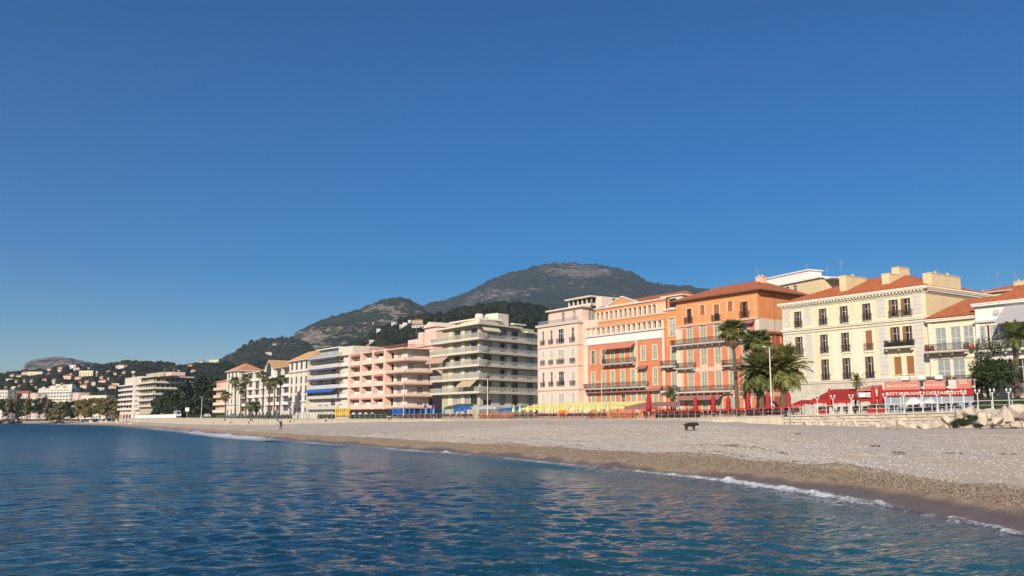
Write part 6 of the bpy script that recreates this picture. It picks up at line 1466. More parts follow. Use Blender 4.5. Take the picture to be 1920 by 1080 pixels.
# ================================================================== plants
def leaf_cloud(b, c, rad, n, ls, rs, mi=0, shell=.55):
    for _ in range(n):
        while True:
            d = np.array([rs.gauss(0, 1), rs.gauss(0, 1), rs.gauss(0, 1)]); l = np.linalg.norm(d)
            if l > .1: break
        d = d / l; r = shell + (1 - shell) * rs.random(); p = np.array(c) + d * r * np.array(rad)
        u = np.array([rs.gauss(0, 1), rs.gauss(0, 1), rs.gauss(0, .7)]); u /= np.linalg.norm(u); v = np.cross(u, d + np.array([0, 0, .3])); v /= (np.linalg.norm(v) + 1e-6); s = ls * rs.uniform(.6, 1.3)
        b.add([tuple(p - u * s), tuple(p + v * s * .6), tuple(p + u * s), tuple(p - v * s * .6)], [(0, 1, 2, 3)], mi)
def tree(name, label, P, h, cw, ch, mt, seed, cat='tree', group=None, clumps=9, per=90, ls=.35, trunk=.2, lean=0, bark='barkg', base=.25):
    rs = random.Random(seed); o = empty(name, P, rs.random() * 6, label, cat, group); t = MB(); top = h - ch * .55
    t.path([(0, 0, -1.5), (lean * .2, 0, h * base), (lean, 0, top)], [trunk * 1.3, trunk, trunk * .5], 7); c = MB()
    for k in range(clumps):
        a = rs.random() * 6.28; r = cw / 2 * (rs.random() ** .5) * .72; z = top + (rs.random() - .45) * ch * .8; cc = (lean + r * math.cos(a), r * math.sin(a), z)
        t.tube((lean * .6, 0, h * base + (top - h * base) * rs.random()), cc, trunk * .35, trunk * .1, 5)
        q = cw * rs.uniform(.17, .27); leaf_cloud(c, cc, (q, q, min(q * .8, ch * .3)), per, ls, rs)
    t.build('trunk', M[bark], o); c.build('crown', M[mt], o); return o
pines = [(298, 762, 24, 30, 455), (318, 756, 34, 44, 450), (338, 752, 40, 52, 440), (362, 745, 44, 62, 435), (384, 738, 46, 74, 430), (404, 742, 40, 70, 425), (410, 762, 34, 40, 405), (350, 764, 44, 28, 415), (380, 764, 44, 30, 408), (326, 767, 34, 22, 425)]
plab = ['smallest dark pine at the left end of the grove', 'dark pine second from the left of the grove', 'broad dark pine before the terraced block', 'tall dark pine hiding the right part of the terraced block', 'tallest dark pine at the centre of the grove', 'tall dark pine nearest the ochre balcony house', 'low dark pine under the tallest ones at the right', 'low spreading pine before the tall one left of centre', 'low spreading pine in front of the tallest pine', 'low dark pine in front, at the left half of the grove']
for i, (px, py, w_, h_, D) in enumerate(pines):
    a, e = azel(px, py); k = D / F; top = zat(py - h_ / 2, D, px); tree('pine_tree', plab[i], (a * D, D, 3.3), top - 3.3, w_ * k * 1.15, (top - 3.3) * .85, 'leafpine', 20 + i, 'pine', 'dark pines behind the balustrade', clumps=26, per=110, ls=.7, trunk=.45, base=.1)
rs0 = random.Random(4)
planes = [5, 22, 40, 56, 74, 92, 106, 118, 132, 146, 158, 172, 186, 198, 210, 221]
for i, px in enumerate(planes):
    D = 640 - px * .4; k = D / F; top = zat(747 + rs0.uniform(-4, 6), D, px); green = i in (0, 2, 4, 8)
    tree('plane_tree' if not green else 'shore_tree', f'{ordi(i, len(planes))} tree of the row on the far left shore, ' + ('dark green crown' if green else 'yellow brown autumn crown'), (at(px, D).x, D, 3.2), top - 3.2, 24 * k, 34 * k, 'leafplane' if not green else 'leaf', 60 + i, 'tree', 'trees in the row on the far left shore', clumps=20, per=80, ls=.7, trunk=.3, base=.25)
# palms
def feather_mesh(L, droop, n=16, mt='frond', wl=.5, seed=0):
    rs = random.Random(seed); b = MB(); pts = []
    for k in range(9): t = k / 8; pts.append((L * (t - .12 * t * t * droop), 0, L * (.42 * t - droop * .75 * t * t)))
    b.path(pts, [.035 * (1 - .7 * k / 8) * L / 2.5 for k in range(9)], 4)
    for k in range(n):
        t = .14 + .86 * (k + .5) / n; i = min(int(t * 8), 7); f = t * 8 - i; p = Vector(pts[i]).lerp(Vector(pts[i + 1]), f); d = (Vector(pts[i + 1]) - Vector(pts[i])).normalized()
        l = wl * math.sin(math.pi * min(t * .9 + .12, 1)) * rs.uniform(.85, 1.1) + .08
        for s in (-1, 1):
            tip = p + d * l * .55 + Vector((0, s * l * .85, rs.uniform(-.35, .15) * l)); wd = d * .055 * (L / 2.5) * 1.3
            b.add([tuple(p - wd), tuple(p + wd), tuple(tip)], [(0, 1, 2)])
    return b.mesh('frond', M[mt])
def fan_mesh(L, R, n=15, mt='frond', seed=0, droop=.3):
    rs = random.Random(seed); b = MB(); c = Vector((L, 0, L * .25)); b.tube((0, 0, 0), tuple(c), .03, .02, 4)
    for k in range(n):
        a = -1.9 + 3.8 * k / (n - 1); r = R * rs.uniform(.85, 1.08) * (1 - .12 * abs(a)); d = Vector((math.cos(a), math.sin(a), -droop * .3)); s = Vector((-math.sin(a), math.cos(a), 0)) * r * .075
        m_ = c + d * r * .55 + Vector((0, 0, -.02)); tip = c + d * r + Vector((0, 0, -droop * r * .5)); b.add([tuple(c), tuple(m_ - s), tuple(tip), tuple(m_ + s)], [(0, 1, 2, 3)])
    return b.mesh('frond', M[mt])
def palm(label, P, h, R, kind='feather', n=34, seed=0, lean=0.0, tr=.22, name='palm_tree', group=None, mt='frond', skirt=8, dead=6):
    rs = random.Random(seed); o = empty(name, P, 0, label, 'palm', group); t = MB(); pts = []; m = 9
    for k in range(m): f = k / (m - 1); pts.append((lean * f ** 1.6, 0, -.6 + (h + .6) * f))
    t.path(pts, [tr * (1.35 - .4 * (k / (m - 1)) ** .5 + (.35 if k == m - 1 and kind == 'feather' else 0) + .05 * (k % 2)) for k in range(m)], 9)
    t.build('trunk', M['bark'], o)
    if kind == 'feather': ms = [cached(('fe', round(R, 1), q, mt), lambda q=q: feather_mesh(R * 1.12, q, 17, mt, R * .3, int(q * 10))) for q in (.35, .6, .95)]; dm = cached(('fed', round(R, 1)), lambda: feather_mesh(R * .9, 1.2, 13, 'deadfrond', R * .22, 3))
    else: ms = [cached(('fa', round(R, 1), q, mt), lambda q=q: fan_mesh(R * .55, R * .55, 15, mt, int(q * 10), q)) for q in (.2, .5, .9)]; dm = cached(('fad', round(R, 1)), lambda: fan_mesh(R * .4, R * .45, 13, 'deadfrond', 5, 1.0))
    for k in range(n):
        f = (k + .5) / n; a = k * 2.39996 + rs.random() * .3; el = lerp(1.25, -.42 if n < 70 else -.75, f ** .85) + rs.uniform(-.1, .1); me = ms[0] if f < .3 else (ms[1] if f < .7 else ms[2]); s = rs.uniform(.88, 1.08) * (.8 if f < .15 else 1)
        mobj('frond', me, o, (lean, 0, h - .05 + .12 * (1 - f)), (rs.uniform(-.2, .2), -el, a), (s, s, s))
    for k in range(dead): mobj('dry_frond', dm, o, (lean, 0, h - .25), (0, rs.uniform(.75, 1.3), k * 2.4 + rs.random()), None)
    return o
def palm_at(px, py, pxb, D, Rpx, label, **kw):
    a, e = azel(px, py); x = a * D; z = HC + e * D; xb = azel(pxb, 765)[0] * D; g0 = kw.pop('g0', 3.25)
    return palm(label, (xb, D, g0), z - g0, Rpx * D / F, lean=x - xb, **kw)
palm_at(1373, 624, 1383, 129, 32, 'tallest palm, with a slim bare trunk and fan leaves, before the orange palace house', kind='fan', n=46, seed=1, tr=.24, dead=14)
palm_at(1421, 645, 1424, 134, 34, 'palm with upright fan leaves rising above the bushy palms', kind='fan', n=46, seed=2, tr=.3, dead=10)
palm_at(1472, 690, 1468, 126, 50, 'broad bushy palm, rightmost of the clump beside the cream house', kind='feather', n=92, seed=3, tr=.42, mt='frondy', dead=8)
palm_at(1424, 700, 1429, 127, 46, 'broad bushy palm at the centre of the clump, behind the tall white lamp post', kind='feather', n=88, seed=4, tr=.4, mt='frond', dead=6)
palm_at(1399, 736, 1400, 131, 20, 'small dark palm at the foot of the clump, right of the tall trunk', kind='feather', n=34, seed=5, tr=.2, mt='frond', dead=4)
palm_at(1258, 738, 1259, 138, 15, 'small lone palm before the narrow orange link house', kind='feather', n=30, seed=6, tr=.12, dead=4)
palm_at(1607, 716, 1603, 116, 19, 'small drooping palm in a pot between the two red awnings', kind='feather', n=22, seed=7, tr=.13, g0=3.7, dead=3)
palm_at(1904, 634, 1908, 107, 36, 'palm with long feathery fronds before the white house at the right edge', kind='feather', n=42, seed=8, tr=.3, g0=3.7, dead=5)
rowp = [(423, 743, 423, 300, 'short yellowish palm, leftmost of the row before the white residence'), (440, 716, 442, 296, 'second palm from the left of the row before the white residence'), (452, 728, 452, 288, 'shorter palm, third in the row before the white residence'), (461, 711, 461, 292, 'fourth palm of the row, as tall as its left neighbour'), (494, 706, 493, 290, 'tallest palm, middle of the row before the white residence'), (505, 719, 505, 286, 'palm just right of the tallest one in the row'), (515, 717, 514, 284, 'second palm right of the tallest one in the row'), (527, 712, 524, 288, 'rightmost tall palm of the row before the white residence'), (470, 763, 471, 270, 'low young palm in the row, near the pavement'), (481, 763, 482, 272, 'low young palm right of the other young one')]
for i, (px, py, pb, D, lab) in enumerate(rowp): palm_at(px, py, pb, D, 12, lab, kind='fan', n=34, seed=10 + i, tr=.2, group='palms before the white residence', mt='frond', dead=8)
# trees and shrubs at the right
tree('leafy_tree', 'wide dark green tree standing behind the right hand railing', (at(1866, 106).x, 106, 3.7), 6.0, 5.6, 3.0, 'leaf', 91, clumps=26, per=170, ls=.16, trunk=.22)
tree('flowering_tree', 'tall loose tree with pale blossom climbing in front of the white house', (at(1856, 109).x, 109, 3.7), 9.2, 3.8, 5.8, 'leaf', 92, clumps=20, per=110, ls=.14, trunk=.16)
rs = random.Random(5); fb2 = MB()
for k in range(14): leaf_cloud(fb2, (rs.uniform(-1.9, 1.7), rs.uniform(-1.2, .2), rs.uniform(4, 9.4)), (.45, .45, .5), 34, .10, rs)
o = [q for q in C.objects if q.name.startswith('flowering_tree') and q.type == 'EMPTY'][0]; fb2.build('blossom', M['blossom'], o)
b = MB(); rs = random.Random(9)
for k in range(16): leaf_cloud(b, (rs.uniform(-1.2, 1.1), rs.uniform(-.7, .7), .15 + .35 * rs.random()), (.5, .5, .35), 130, .09, rs, shell=.3)
bush = b.build('shrub', M['leafhedge'], None, (at(1811, 89).x, 88.9, 2.55), (0, -.22, 0)); tag(bush, 'low green shrub sprawling over the boulders below the terrace', 'shrub')
b = MB()
for k in range(5): leaf_cloud(b, (rs.uniform(-.3, .3), 0, .1), (.3, .3, .18), 50, .07, rs, shell=.3)
tag(b.build('shrub', M['leafhedge'], None, (at(1838, 90).x, 90.2, 2.35)), 'tiny green tuft right of the sprawling shrub', 'shrub')
def hedge(label, pxa, pxb, off, h, mt='leafhedge', name='hedge', wd=.8, n=None, z=None):
    A, _, za, _ = wpx(pxa, off); B, _, zb, _ = wpx(pxb, off); L_ = (B - A).length; b = MB(); rs = random.Random(int(pxa)); n = n or int(L_ * 1.6)
    b.box(0, -wd / 2 + .1, 0, L_, wd / 2 - .1, h * .8)
    for k in range(n): leaf_cloud(b, (L_ * (k + .5) / n, rs.uniform(-.15, .15), h * .55), (.55, wd * .55, h * .5), 60, .12, rs, shell=.7)
    o = b.build(name, M[mt], None, (A.x, A.y, z or za), (0, 0, math.atan2(B.y - A.y, B.x - A.x))); tag(o, label, 'hedge'); return o
hedge('clipped dark green hedge before the ground floor of the salmon block', 734, 662, 3.5, 1.25); hedge('dark hedge left of the yellow parasols, before the blue awning block', 626, 597, 3.5, 1.25)
hedge('low dark hedge behind the red railing, before the orange link house', 1310, 1232, 7, 1.5); hedge('dark shrubs behind the railing at the foot of the white house', 1990, 1838, 4.5, 1.7)
hedge('long dark planting strip before the white residence and the palms', 548, 425, 6, 1.3)
hedge('dark planting strip behind the sea wall under the pines', 422, 340, 8, 1.8)
# ================================================================== street lamps and posts
def lamp(label, px, pyt, off, heads=1, group=None, r=.09):
    P, z0, z1, t = wpx(px, off); top = zat(pyt, P.y, px) - z1; o = empty('street_lamp', (P.x, P.y, z1), 0, label, 'street lamp', group)
    g = MB(); g.tube((0, 0, 0), (0, 0, top), r, r * .6, 8); g.build('pole', M['lampwhite'], o); g = MB(); g.lathe([(r * 2.4, 0), (r * 2.4, .12), (r * 1.6, .3), (r * 1.5, .9), (r * 1.1, 1.0)], 10); g.build('foot', M['lampwhite'], o)
    g = MB(); g.tube((0, 0, top - .08), (-.55, -.2, top + .04), .03, n=5); g.add([(-.5, -.3, top), (-1.0, -.42, top + .02), (-1.0, -.16, top + .02), (-.5, -.1, top), (-.55, -.25, top + .12), (-.95, -.36, top + .1), (-.95, -.22, top + .1), (-.55, -.15, top + .12)], [(0, 3, 2, 1), (4, 5, 6, 7), (0, 1, 5, 4), (1, 2, 6, 5), (2, 3, 7, 6), (3, 0, 4, 7)]); g.build('lantern', M['lampwhite'], o); return o
o = lamp('tall white lamp post in front of the bushy palms', 1448, 651, 2.5, r=.1)
g = MB(); g.lathe([(.28, 1.1), (.3, 1.3), (.12, 1.45)], 12); ring = MB()
for k in range(12): a, a2 = 6.283 * k / 12, 6.283 * (k + 1) / 12; ring.tube((.3 * math.cos(a), -.14, 1.25 + .3 * math.sin(a)), (.3 * math.cos(a2), -.14, 1.25 + .3 * math.sin(a2)), .075, n=6)
ring.build('lifebuoy', M['lampwhite'], o)
lamp('tall white lamp post before the olive cream block', 914, 710, 1.2, r=.09); lamp('thin lamp post before the salmon block', 756, 722, 1.2, r=.08)
lamp('thin lamp post before the orange arcaded house', 1129, 717, 3, r=.06)
for i, (px, pt) in enumerate(((77, 752), (152, 750), (182, 748), (224, 746))): lamp(f'{ordi(i, 4)} of the four slim lamp posts before the plane trees at far left', px, pt, 4, group='slim lamp posts on the far left shore', r=.12)
lamp('slim lamp post in front of the dark pines', 377, 744, 2, r=.12); lamp('slim lamp post right of the dark pines', 423, 746, 2, r=.1); lamp('slim lamp post before the right tower of the white residence', 549, 745, 1.5, r=.08)
# twin headed white posts on the right hand railing
tw = [1534, 1563.6, 1598, 1662, 1696.5, 1732, 1759.6, 1784.8, 1810, 1836, 1864, 1895]
g = MB(); g.tube((0, 0, 0), (0, 0, 1.95), .055, .045, 8); g.lathe([(.13, 0), (.13, .1), (.08, .2), (.06, .35)], 10); pole_me = g.mesh('pole', M['lampwhite'])
g = MB()
for s in (-1, 1): g.path([(0, 0, 1.85), (s * .12, 0, 1.85), (s * .2, 0, 1.95), (s * .2, 0, 2.05)], [.035] * 4, 6); g.lathe([(.06, 2.05), (.10, 2.1), (.11, 2.22), (.03, 2.32)], 8, (s * .2, 0))
head_me = g.mesh('lamp_head', M['lampwhite'])
twl = ['leftmost twin headed white post, left of the first red awning', 'twin headed white post at the left end of the first red awning', 'twin headed white post before the potted palm', 'twin headed white post at the left end of the wide restaurant awning']
for i, px in enumerate(tw):
    P, z0, z1, t = wpx(px, .35); lab = twl[i] if i < 4 else f'{ORD[i]} twin headed white post from the left along the restaurant railing'
    o = empty('twin_lamp_post', (P.x, P.y, z1), t, lab, 'lamp post', 'twin headed white posts along the terrace'); mobj('pole', pole_me, o); mobj('lamp_head', head_me, o)
# railings
def railing(label, pxa, pxb, off, h, mt, step=1.4, band=None, bars=0, name='railing', up=0.0):
    o = empty(name, (0, 0, 0), 0, label, 'railing'); posts = MB(); rails = MB(); prev = None; Pa, _, _, _ = wpx(pxa, off); cur = None; k = 0; N_ = 600
    for q in range(N_ + 1):
        P, z0, z1, t = wpx(lerp(pxa, pxb, q / N_), off); z1 += up
        if cur is None or (P - cur[0]).length >= step:
            posts.box(P.x - .03, P.y - .03, z1, P.x + .03, P.y + .03, z1 + h)
            if cur is not None:
                a, b_ = cur, (P, z1)
                for zz, r in ((h, .03), (h * .55, .016), (.12, .016)): rails.tube((*a[0], a[1] + zz), (*P, z1 + zz), r, n=4, cap=False)
                if bars:
                    m = int(step / bars)
                    for j in range(1, m): c_ = a[0].lerp(P, j / m); rails.box(c_.x - .012, c_.y - .012, z1, c_.x + .012, c_.y + .012, z1 + h)
            cur = (P, z1)
    posts.build('posts', M[mt], o)['kind'] = 'stuff'; rails.build('rails', M[mt], o)['kind'] = 'stuff'
    if band:
        g = MB(); prev = None
        for q in range(60):
            P, z0, z1, t = wpx(lerp(pxa, pxb, q / 59), off - .04); z1 += up; e = random.uniform(-.03, .03)
            if prev: g.quad((*prev[0], prev[1] + h - .08), (*P, z1 + h - .08 + e), (*P, z1 + h + .07 + e), (*prev[0], prev[1] + h + .07)); g.quad((*prev[0], prev[1] + h + .07), (*P, z1 + h + .07), (P.x + .2, P.y + .45, z1 + h + .05), (prev[0].x + .2, prev[0].y + .45, prev[1] + h + .05))
            prev = (P, z1)
        g.build('cloth_band', M[band], o)
    return o
railing('long red draped railing of the middle cafe terrace, below the tall palm', 1500, 1203, .3, 1.0, 'greymetal', 1.2, 'redcloth')
railing('thin white posted railing in front of the wide red restaurant', 1940, 1520, .3, 1.05, 'lampwhite', 2.0)
railing('thin grey railing before the orange and cane cafe chairs', 1200, 880, .3, .8, 'greymetal', 4.5)
railing('thin railing before the blue parasols terrace', 878, 735, .3, .95, 'greymetal', 2.2)
railing('dark thin railing along the promenade before the white residence', 725, 405, .3, .95, 'greymetal', 2.5)
# ================================================================== parasols
def parasol_closed(mt, h, fl, r, wd=.24, cone=False):
    c = MB(); c.lathe([(.02, h + .15), (.04, h), (r * .3, h - fl * .25), (r * .62, h - fl * .6), (r * 1.05, h - fl * .93), (r * .95, h - fl), (.03, h - fl + .05)][::-1] if cone else [(.03, h + .1), (.07, h), (r * .55, h - fl * .12), (r * .8, h - fl * .45), (r * .62, h - fl * .6), (r * .95, h - fl * .82), (r * .8, h - fl), (.03, h - fl + .05)][::-1], 24, lobes=8, amp=wd); p = MB(); p.tube((0, 0, 0), (0, 0, h), .035, n=6)
    bs = MB(); bs.lathe([(.26, 0), (.26, .07), (.06, .1)], 10); return c.mesh('canopy', M[mt], True), p.mesh('pole', M['lampwhite']), bs.mesh('base', M['concrete'])
def place_parasol(set_, px, off, lab, grp, top=None, tilt=0.0, href=None, nm='closed_parasol'):
    P, z0, z1, t = wpx(px, off); o = empty(nm, (P.x, P.y, z1), random.random() * 6, lab, 'parasol', grp); o.rotation_euler.x = tilt
    if top: s = (zat(top, P.y, px) - z1) / href; o.scale = (s ** .3, s ** .3, s)
    for n_, me in zip(('canopy', 'pole', 'base'), set_): mobj(n_, me, o)
    return o
red = parasol_closed('redcloth', 3.2, 2.25, .34); yel = parasol_closed('yellow', 2.6, 1.35, .30, .12, True); blu = parasol_closed('blue', 2.5, 1.8, .26); byl = parasol_closed('bright_yellow', 2.7, 2.3, .20); pur = parasol_closed('purple', 2.6, 1.2, .3); ylt = parasol_closed('ltblue', 2.5, 1.5, .3)
rl_ = [(1217, 735, 'closed dark red parasol standing alone left of the red railing'), (1305, 743, 'closed red parasol leftmost before the orange palace house'), (1338.5, 740, 'closed red parasol second from the left before the orange palace house'), (1367, 741, 'closed red parasol just left of the tall palm trunk'), (1404, 735, 'closed red parasol just right of the tall palm trunk'), (1441, 735, 'closed red parasol left of the tall white lamp post'), (1480, 733, 'closed red parasol at the right end of the red railing'), (1558, 727, 'closed red parasol in front of the first red awning'), (1640, 723, 'closed red parasol left of the pair beside the wide awning'), (1654, 721, 'closed red parasol at the left end of the wide awning')]
for px, tp, lab in rl_: place_parasol(red, px, 1.6, lab, 'closed red parasols', tp, 0, 3.3)
ys = [963, 975, 990, 1002, 1014, 1030, 1046, 1059, 1076, 1090, 1106, 1123, 1140]
for i, px in enumerate(ys): place_parasol(yel, px, 1.8 + .5 * (i % 2), f'{ordi(i, 13)} of the thirteen closed pale yellow parasols in a row', 'closed pale yellow parasols', 758 - (i > 4), 0, 2.7)
bs_ = [738, 741, 744.5, 748, 752, 759, 768, 777, 789, 799, 808, 813, 832, 852, 873]
for i, px in enumerate(bs_): place_parasol(blu if i not in (9, 11, 12) else ylt, px, 1.5 + .4 * (i % 3), f'{ordi(i, 15)} of the closed blue parasols on the cafe terrace by the salmon block', 'closed blue parasols', 764 + (i % 2), (i < 4) * .06, 2.6)
for i in range(8): place_parasol(byl, 629.5 + 3.5 * i, 1.0 + .5 * (i % 3), f'{ordi(i, 8)} of eight closed bright yellow parasols packed side by side', 'closed bright yellow parasols', 762.5 + (i * 7 % 4) * .9, 0, 2.8)
for px, tp, lab in ((797, 756, 'closed purple parasol left of the other purple one'), (814, 758, 'closed purple parasol at the corner of the salmon block')): place_parasol(pur, px, 6, lab, 'closed purple parasols', tp, 0, 2.7)
def open_parasol(lab, px, off, wpx_, pyt, mt='lampwhite', name='open_parasol', flat=.35, group=None, cat='parasol'):
    P, z0, z1, t = wpx(px, off); w_ = wpx_ * P.y / F; h = zat(pyt, P.y, px) - z1; o = empty(name, (P.x, P.y, z1), .3, lab, cat, group); g = MB(); r = w_ / 2; V = [(0, 0, h)]; n = 8
    for ring_, zz in ((.5, h - flat * .35), (1, h - flat)):
        for k in range(n): a = 6.283 * k / n; V.append((r * ring_ * math.cos(a), r * ring_ * math.sin(a), zz))
    for k in range(n): a = 6.283 * k / n; V.append((r * math.cos(a), r * math.sin(a), h - flat - .18))
    Fc = [(0, 1 + k, 1 + (k + 1) % n) for k in range(n)] + [(1 + k, 9 + k, 9 + (k + 1) % n, 1 + (k + 1) % n) for k in range(n)] + [(9 + k, 17 + k, 17 + (k + 1) % n, 9 + (k + 1) % n) for k in range(n)]
    g.add(V, Fc); g.build('canopy', M[mt], o); g = MB(); g.tube((0, 0, 0), (0, 0, h - .03), .03, n=6)
    for k in range(n): a = 6.283 * k / n; g.tube((0, 0, h - flat - .25), (r * .6 * math.cos(a), r * .6 * math.sin(a), h - flat * .5 - .04), .012, n=3)
    g.build('pole', M['lampwhite'], o); return o
open_parasol('open white parasol before the grey screens of the restaurant', 1716, 3.5, 44, 744.5, flat=.85); open_parasol('smaller open white parasol right of the first white one', 1745, 3.8, 24, 747, flat=.4)
for i, px in enumerate((663, 675, 686, 698)): open_parasol(f'{ordi(i, 4)} of four small open white parasols over the hedge of the salmon block', px, 5, 8, 773, flat=.35, group='small white parasols over the hedge')
# ================================================================== chairs and tables
def chair_mesh(mt, legs='iron'):
    b = MB(); b.box(-.23, -.22, .42, .23, .22, .48); b.add([(-.23, .20, .48), (.23, .20, .48), (.24, .30, .92), (-.24, .30, .92), (-.23, .24, .48), (.23, .24, .48), (.24, .34, .92), (-.24, .34, .92)], [(0, 1, 2, 3), (5, 4, 7, 6), (3, 2, 6, 7), (0, 3, 7, 4), (1, 5, 6, 2)])
    for x in (-.2, .2):
        for y in (-.19, .2): b.tube((x, y, 0), (x * .95, y * .95, .43), .018, n=4, cap=False)
        b.box(x - .02, -.2, .64, x + .02, .24, .67); b.tube((x, -.19, .43), (x, -.19, .65), .014, n=4, cap=False)
    return b.mesh('cafe_chair', M[mt])
def table_parts(mt):
    a = MB(); a.box(-.35, -.35, .71, .35, .35, .75); c = MB(); c.tube((0, 0, .05), (0, 0, .71), .03, n=6); c.lathe([(.24, 0), (.24, .03), (.03, .06)], 8); return a.mesh('table_top', M[mt]), c.mesh('leg', M['iron'])
def chairs(me, pxa, pxb, offs, step, lab, grp, jit=.12, skip=.1, dz=0.0, face=0.0):
    A, _, _, _ = wpx(pxa); B, _, _, _ = wpx(pxb); n = int((B - A).length / step)
    for r, off in enumerate(offs):
        for k in range(n):
            if random.random() < skip: continue
            P, z0, z1, t = wpx(lerp(pxa, pxb, (k + .5 + random.uniform(-jit, jit)) / n), off + random.uniform(-.15, .15))
            o = mobj('cafe_chair', me, None, (P.x, P.y, z1 + dz), (0, 0, t + face + random.choice((0, math.pi / 2, math.pi, -math.pi / 2)) + random.uniform(-.3, .3))); zn = ['at the right end', 'right of the middle', 'near the middle', 'left of the middle', 'at the left end'][min(4, int(5 * k / n))]; rw_ = ['front row', 'second row', 'back row'][r] if len(offs) > 1 else 'row'
            tag(o, lab + ', ' + rw_ + ', ' + zn, 'chair', grp)
def tables(tp, pxa, pxb, off, step, lab, grp):
    A, _, _, _ = wpx(pxa); B, _, _, _ = wpx(pxb); n = max(1, int((B - A).length / step))
    for k in range(n):
        P, z0, z1, t = wpx(lerp(pxa, pxb, (k + .5) / n), off); o = empty('cafe_table', (P.x, P.y, z1), t, lab + ', ' + ordi(n - 1 - k if n <= 20 else k, n) + (' from the left' if 0 < k < n - 1 else ''), 'table', grp); mobj('table_top', tp[0], o); mobj('leg', tp[1], o)
cw, cd, co, cg, cb = chair_mesh('wicker'), chair_mesh('darkred'), chair_mesh('orangeplastic'), chair_mesh('greywicker'), chair_mesh('orangebright')
chairs(cd, 1140, 955, (1.0, 2.3, 3.4), .8, 'dark red cane chair under the yellow parasols', 'dark red chairs by the yellow parasols')
chairs(cd, 885, 748, (.9, 2.2), .85, 'dark red cane chair by the blue parasols', 'dark red chairs on the blue parasol terrace')
chairs(cg, 830, 740, (3.2,), 1.0, 'grey wicker chair among the blue parasols', 'grey wicker chairs among the blue parasols')
chairs(co, 962, 898, (.8, 1.6, 2.6), .62, 'orange plastic chair left of the yellow parasols', 'orange chairs left of the yellow parasols', skip=.03)
chairs(co, 1201, 1145, (.8, 1.6), .6, 'orange plastic chair right of the yellow parasols', 'orange chairs right of the yellow parasols', skip=.03)
chairs(cd, 1500, 1206, (.95, 2.0, 3.1), .72, 'dark cane chair behind the red railing', 'dark chairs behind the red railing', skip=.1)
chairs(cw, 1836, 1668, (1.2, 2.3, 3.4), .78, 'black wicker chair before the restaurant screens', 'black wicker chairs of the restaurant', skip=.06)
chairs(cw, 1630, 1525, (1.4, 2.6), 1.0, 'black wicker chair under the left red awning', 'black wicker chairs under the left awning', skip=.1)
tb = table_parts('lampwhite'); tr_ = table_parts('redcloth')
tables(tb, 1830, 1672, 1.8, 2.6, 'small white topped cafe table among the black wicker chairs', 'white tables of the restaurant'); tables(tr_, 1495, 1215, 1.6, 2.4, 'small red clothed cafe table behind the red railing', 'red tables behind the red railing')
st = empty('chair_stack', (*wpx(1056.5, 1.3)[0], wpx(1056.5)[2]), 0, 'bright orange stack of plastic chairs among the dark red ones', 'chair stack')
for k in range(14): mobj('stacked_chair', cb, st, (-.45 + .45 * (k % 3), .5 * ((k // 3) % 2), .14 * (k // 3)), (0, 0, .1 * (k % 4)))
# ================================================================== awnings and terraces
def quad_canopy(name, label, cat, pxa, pxb, off0, off1, pya, pyb, mt, val=.3, posts=3, rib=0, group=None, poly_mt=None):
    """a canopy along the wall: front edge at off0 seen at row pyb, back edge at off1 seen at row pya"""
    A, _, za, _ = wpx(pxa, off0); B, _, zb, _ = wpx(pxb, off0); tv = (B - A).normalized(); nv = Vector((-tv.y, tv.x)); nv = nv if nv.y > 0 else -nv; A1, B1 = A + nv * (off1 - off0), B + nv * (off1 - off0)
    o = empty(name, (A.x, A.y, za), math.atan2(B.y - A.y, B.x - A.x), label, cat, group); inv = lambda p: Vector(((p.x - A.x) * math.cos(-o.rotation_euler.z) - (p.y - A.y) * math.sin(-o.rotation_euler.z), (p.x - A.x) * math.sin(-o.rotation_euler.z) + (p.y - A.y) * math.cos(-o.rotation_euler.z)))
    a, b, a1, b1 = inv(A), inv(B), inv(A1), inv(B1); zf = zat(pyb, (A.y + B.y) / 2, (pxa + pxb) / 2) - za; zr = zat(pya, (A1.y + B1.y) / 2, (pxa + pxb) / 2) - za
    n = max(2, rib or int((b - a).length / 1.2)); g = MB()
    for k in range(n):
        t0, t1 = k / n, (k + 1) / n; tm = (t0 + t1) / 2; bulge = .10 if rib else .0
        P = [(*a.lerp(b, t0), zf), (*a.lerp(b, t1), zf), (*a1.lerp(b1, t1), zr), (*a1.lerp(b1, t0), zr)]; m0, m1 = (*a.lerp(b, tm), zf + bulge), (*a1.lerp(b1, tm), zr + bulge)
        g.add([P[0], m0, P[1], P[2], m1, P[3]], [(0, 1, 4, 5), (1, 2, 3, 4)])
        g.add([P[0], P[1], (P[1][0], P[1][1] - .02, zf - val * .8), (m0[0], m0[1] - .02, zf - val), (P[0][0], P[0][1] - .02, zf - val * .8)], [(0, 4, 3, 2, 1)])
    g.tri((*a, zf), (*a1, zr), (*a1, zf - .1)); g.tri((*b, zf), (*b1, zf - .1), (*b1, zr)); cvo = g.build('canvas', M[mt], o)
    g = MB()
    for k in range(posts):
        p = a.lerp(b, k / max(1, posts - 1)); g.box(p.x - .04, p.y + .02, 0, p.x + .04, p.y + .1, zf - .02); p = a1.lerp(b1, k / max(1, posts - 1)); g.box(p.x - .04, p.y - .04, 0, p.x + .04, p.y + .04, zr)
    g.build('frame', M['greymetal'], o); return o, a, b, a1, b1, zf, zr
quad_canopy('red_awning', 'wide bright red awning left of the potted palm', 'awning', 1520, 1598, 4.0, 11, 729, 750, 'redcloth', .45, 4)
quad_canopy('red_awning', 'small red awning under a pale sign, right of the potted palm', 'awning', 1612, 1641, 4.0, 8.0, 743, 749, 'redcloth', .3, 2)
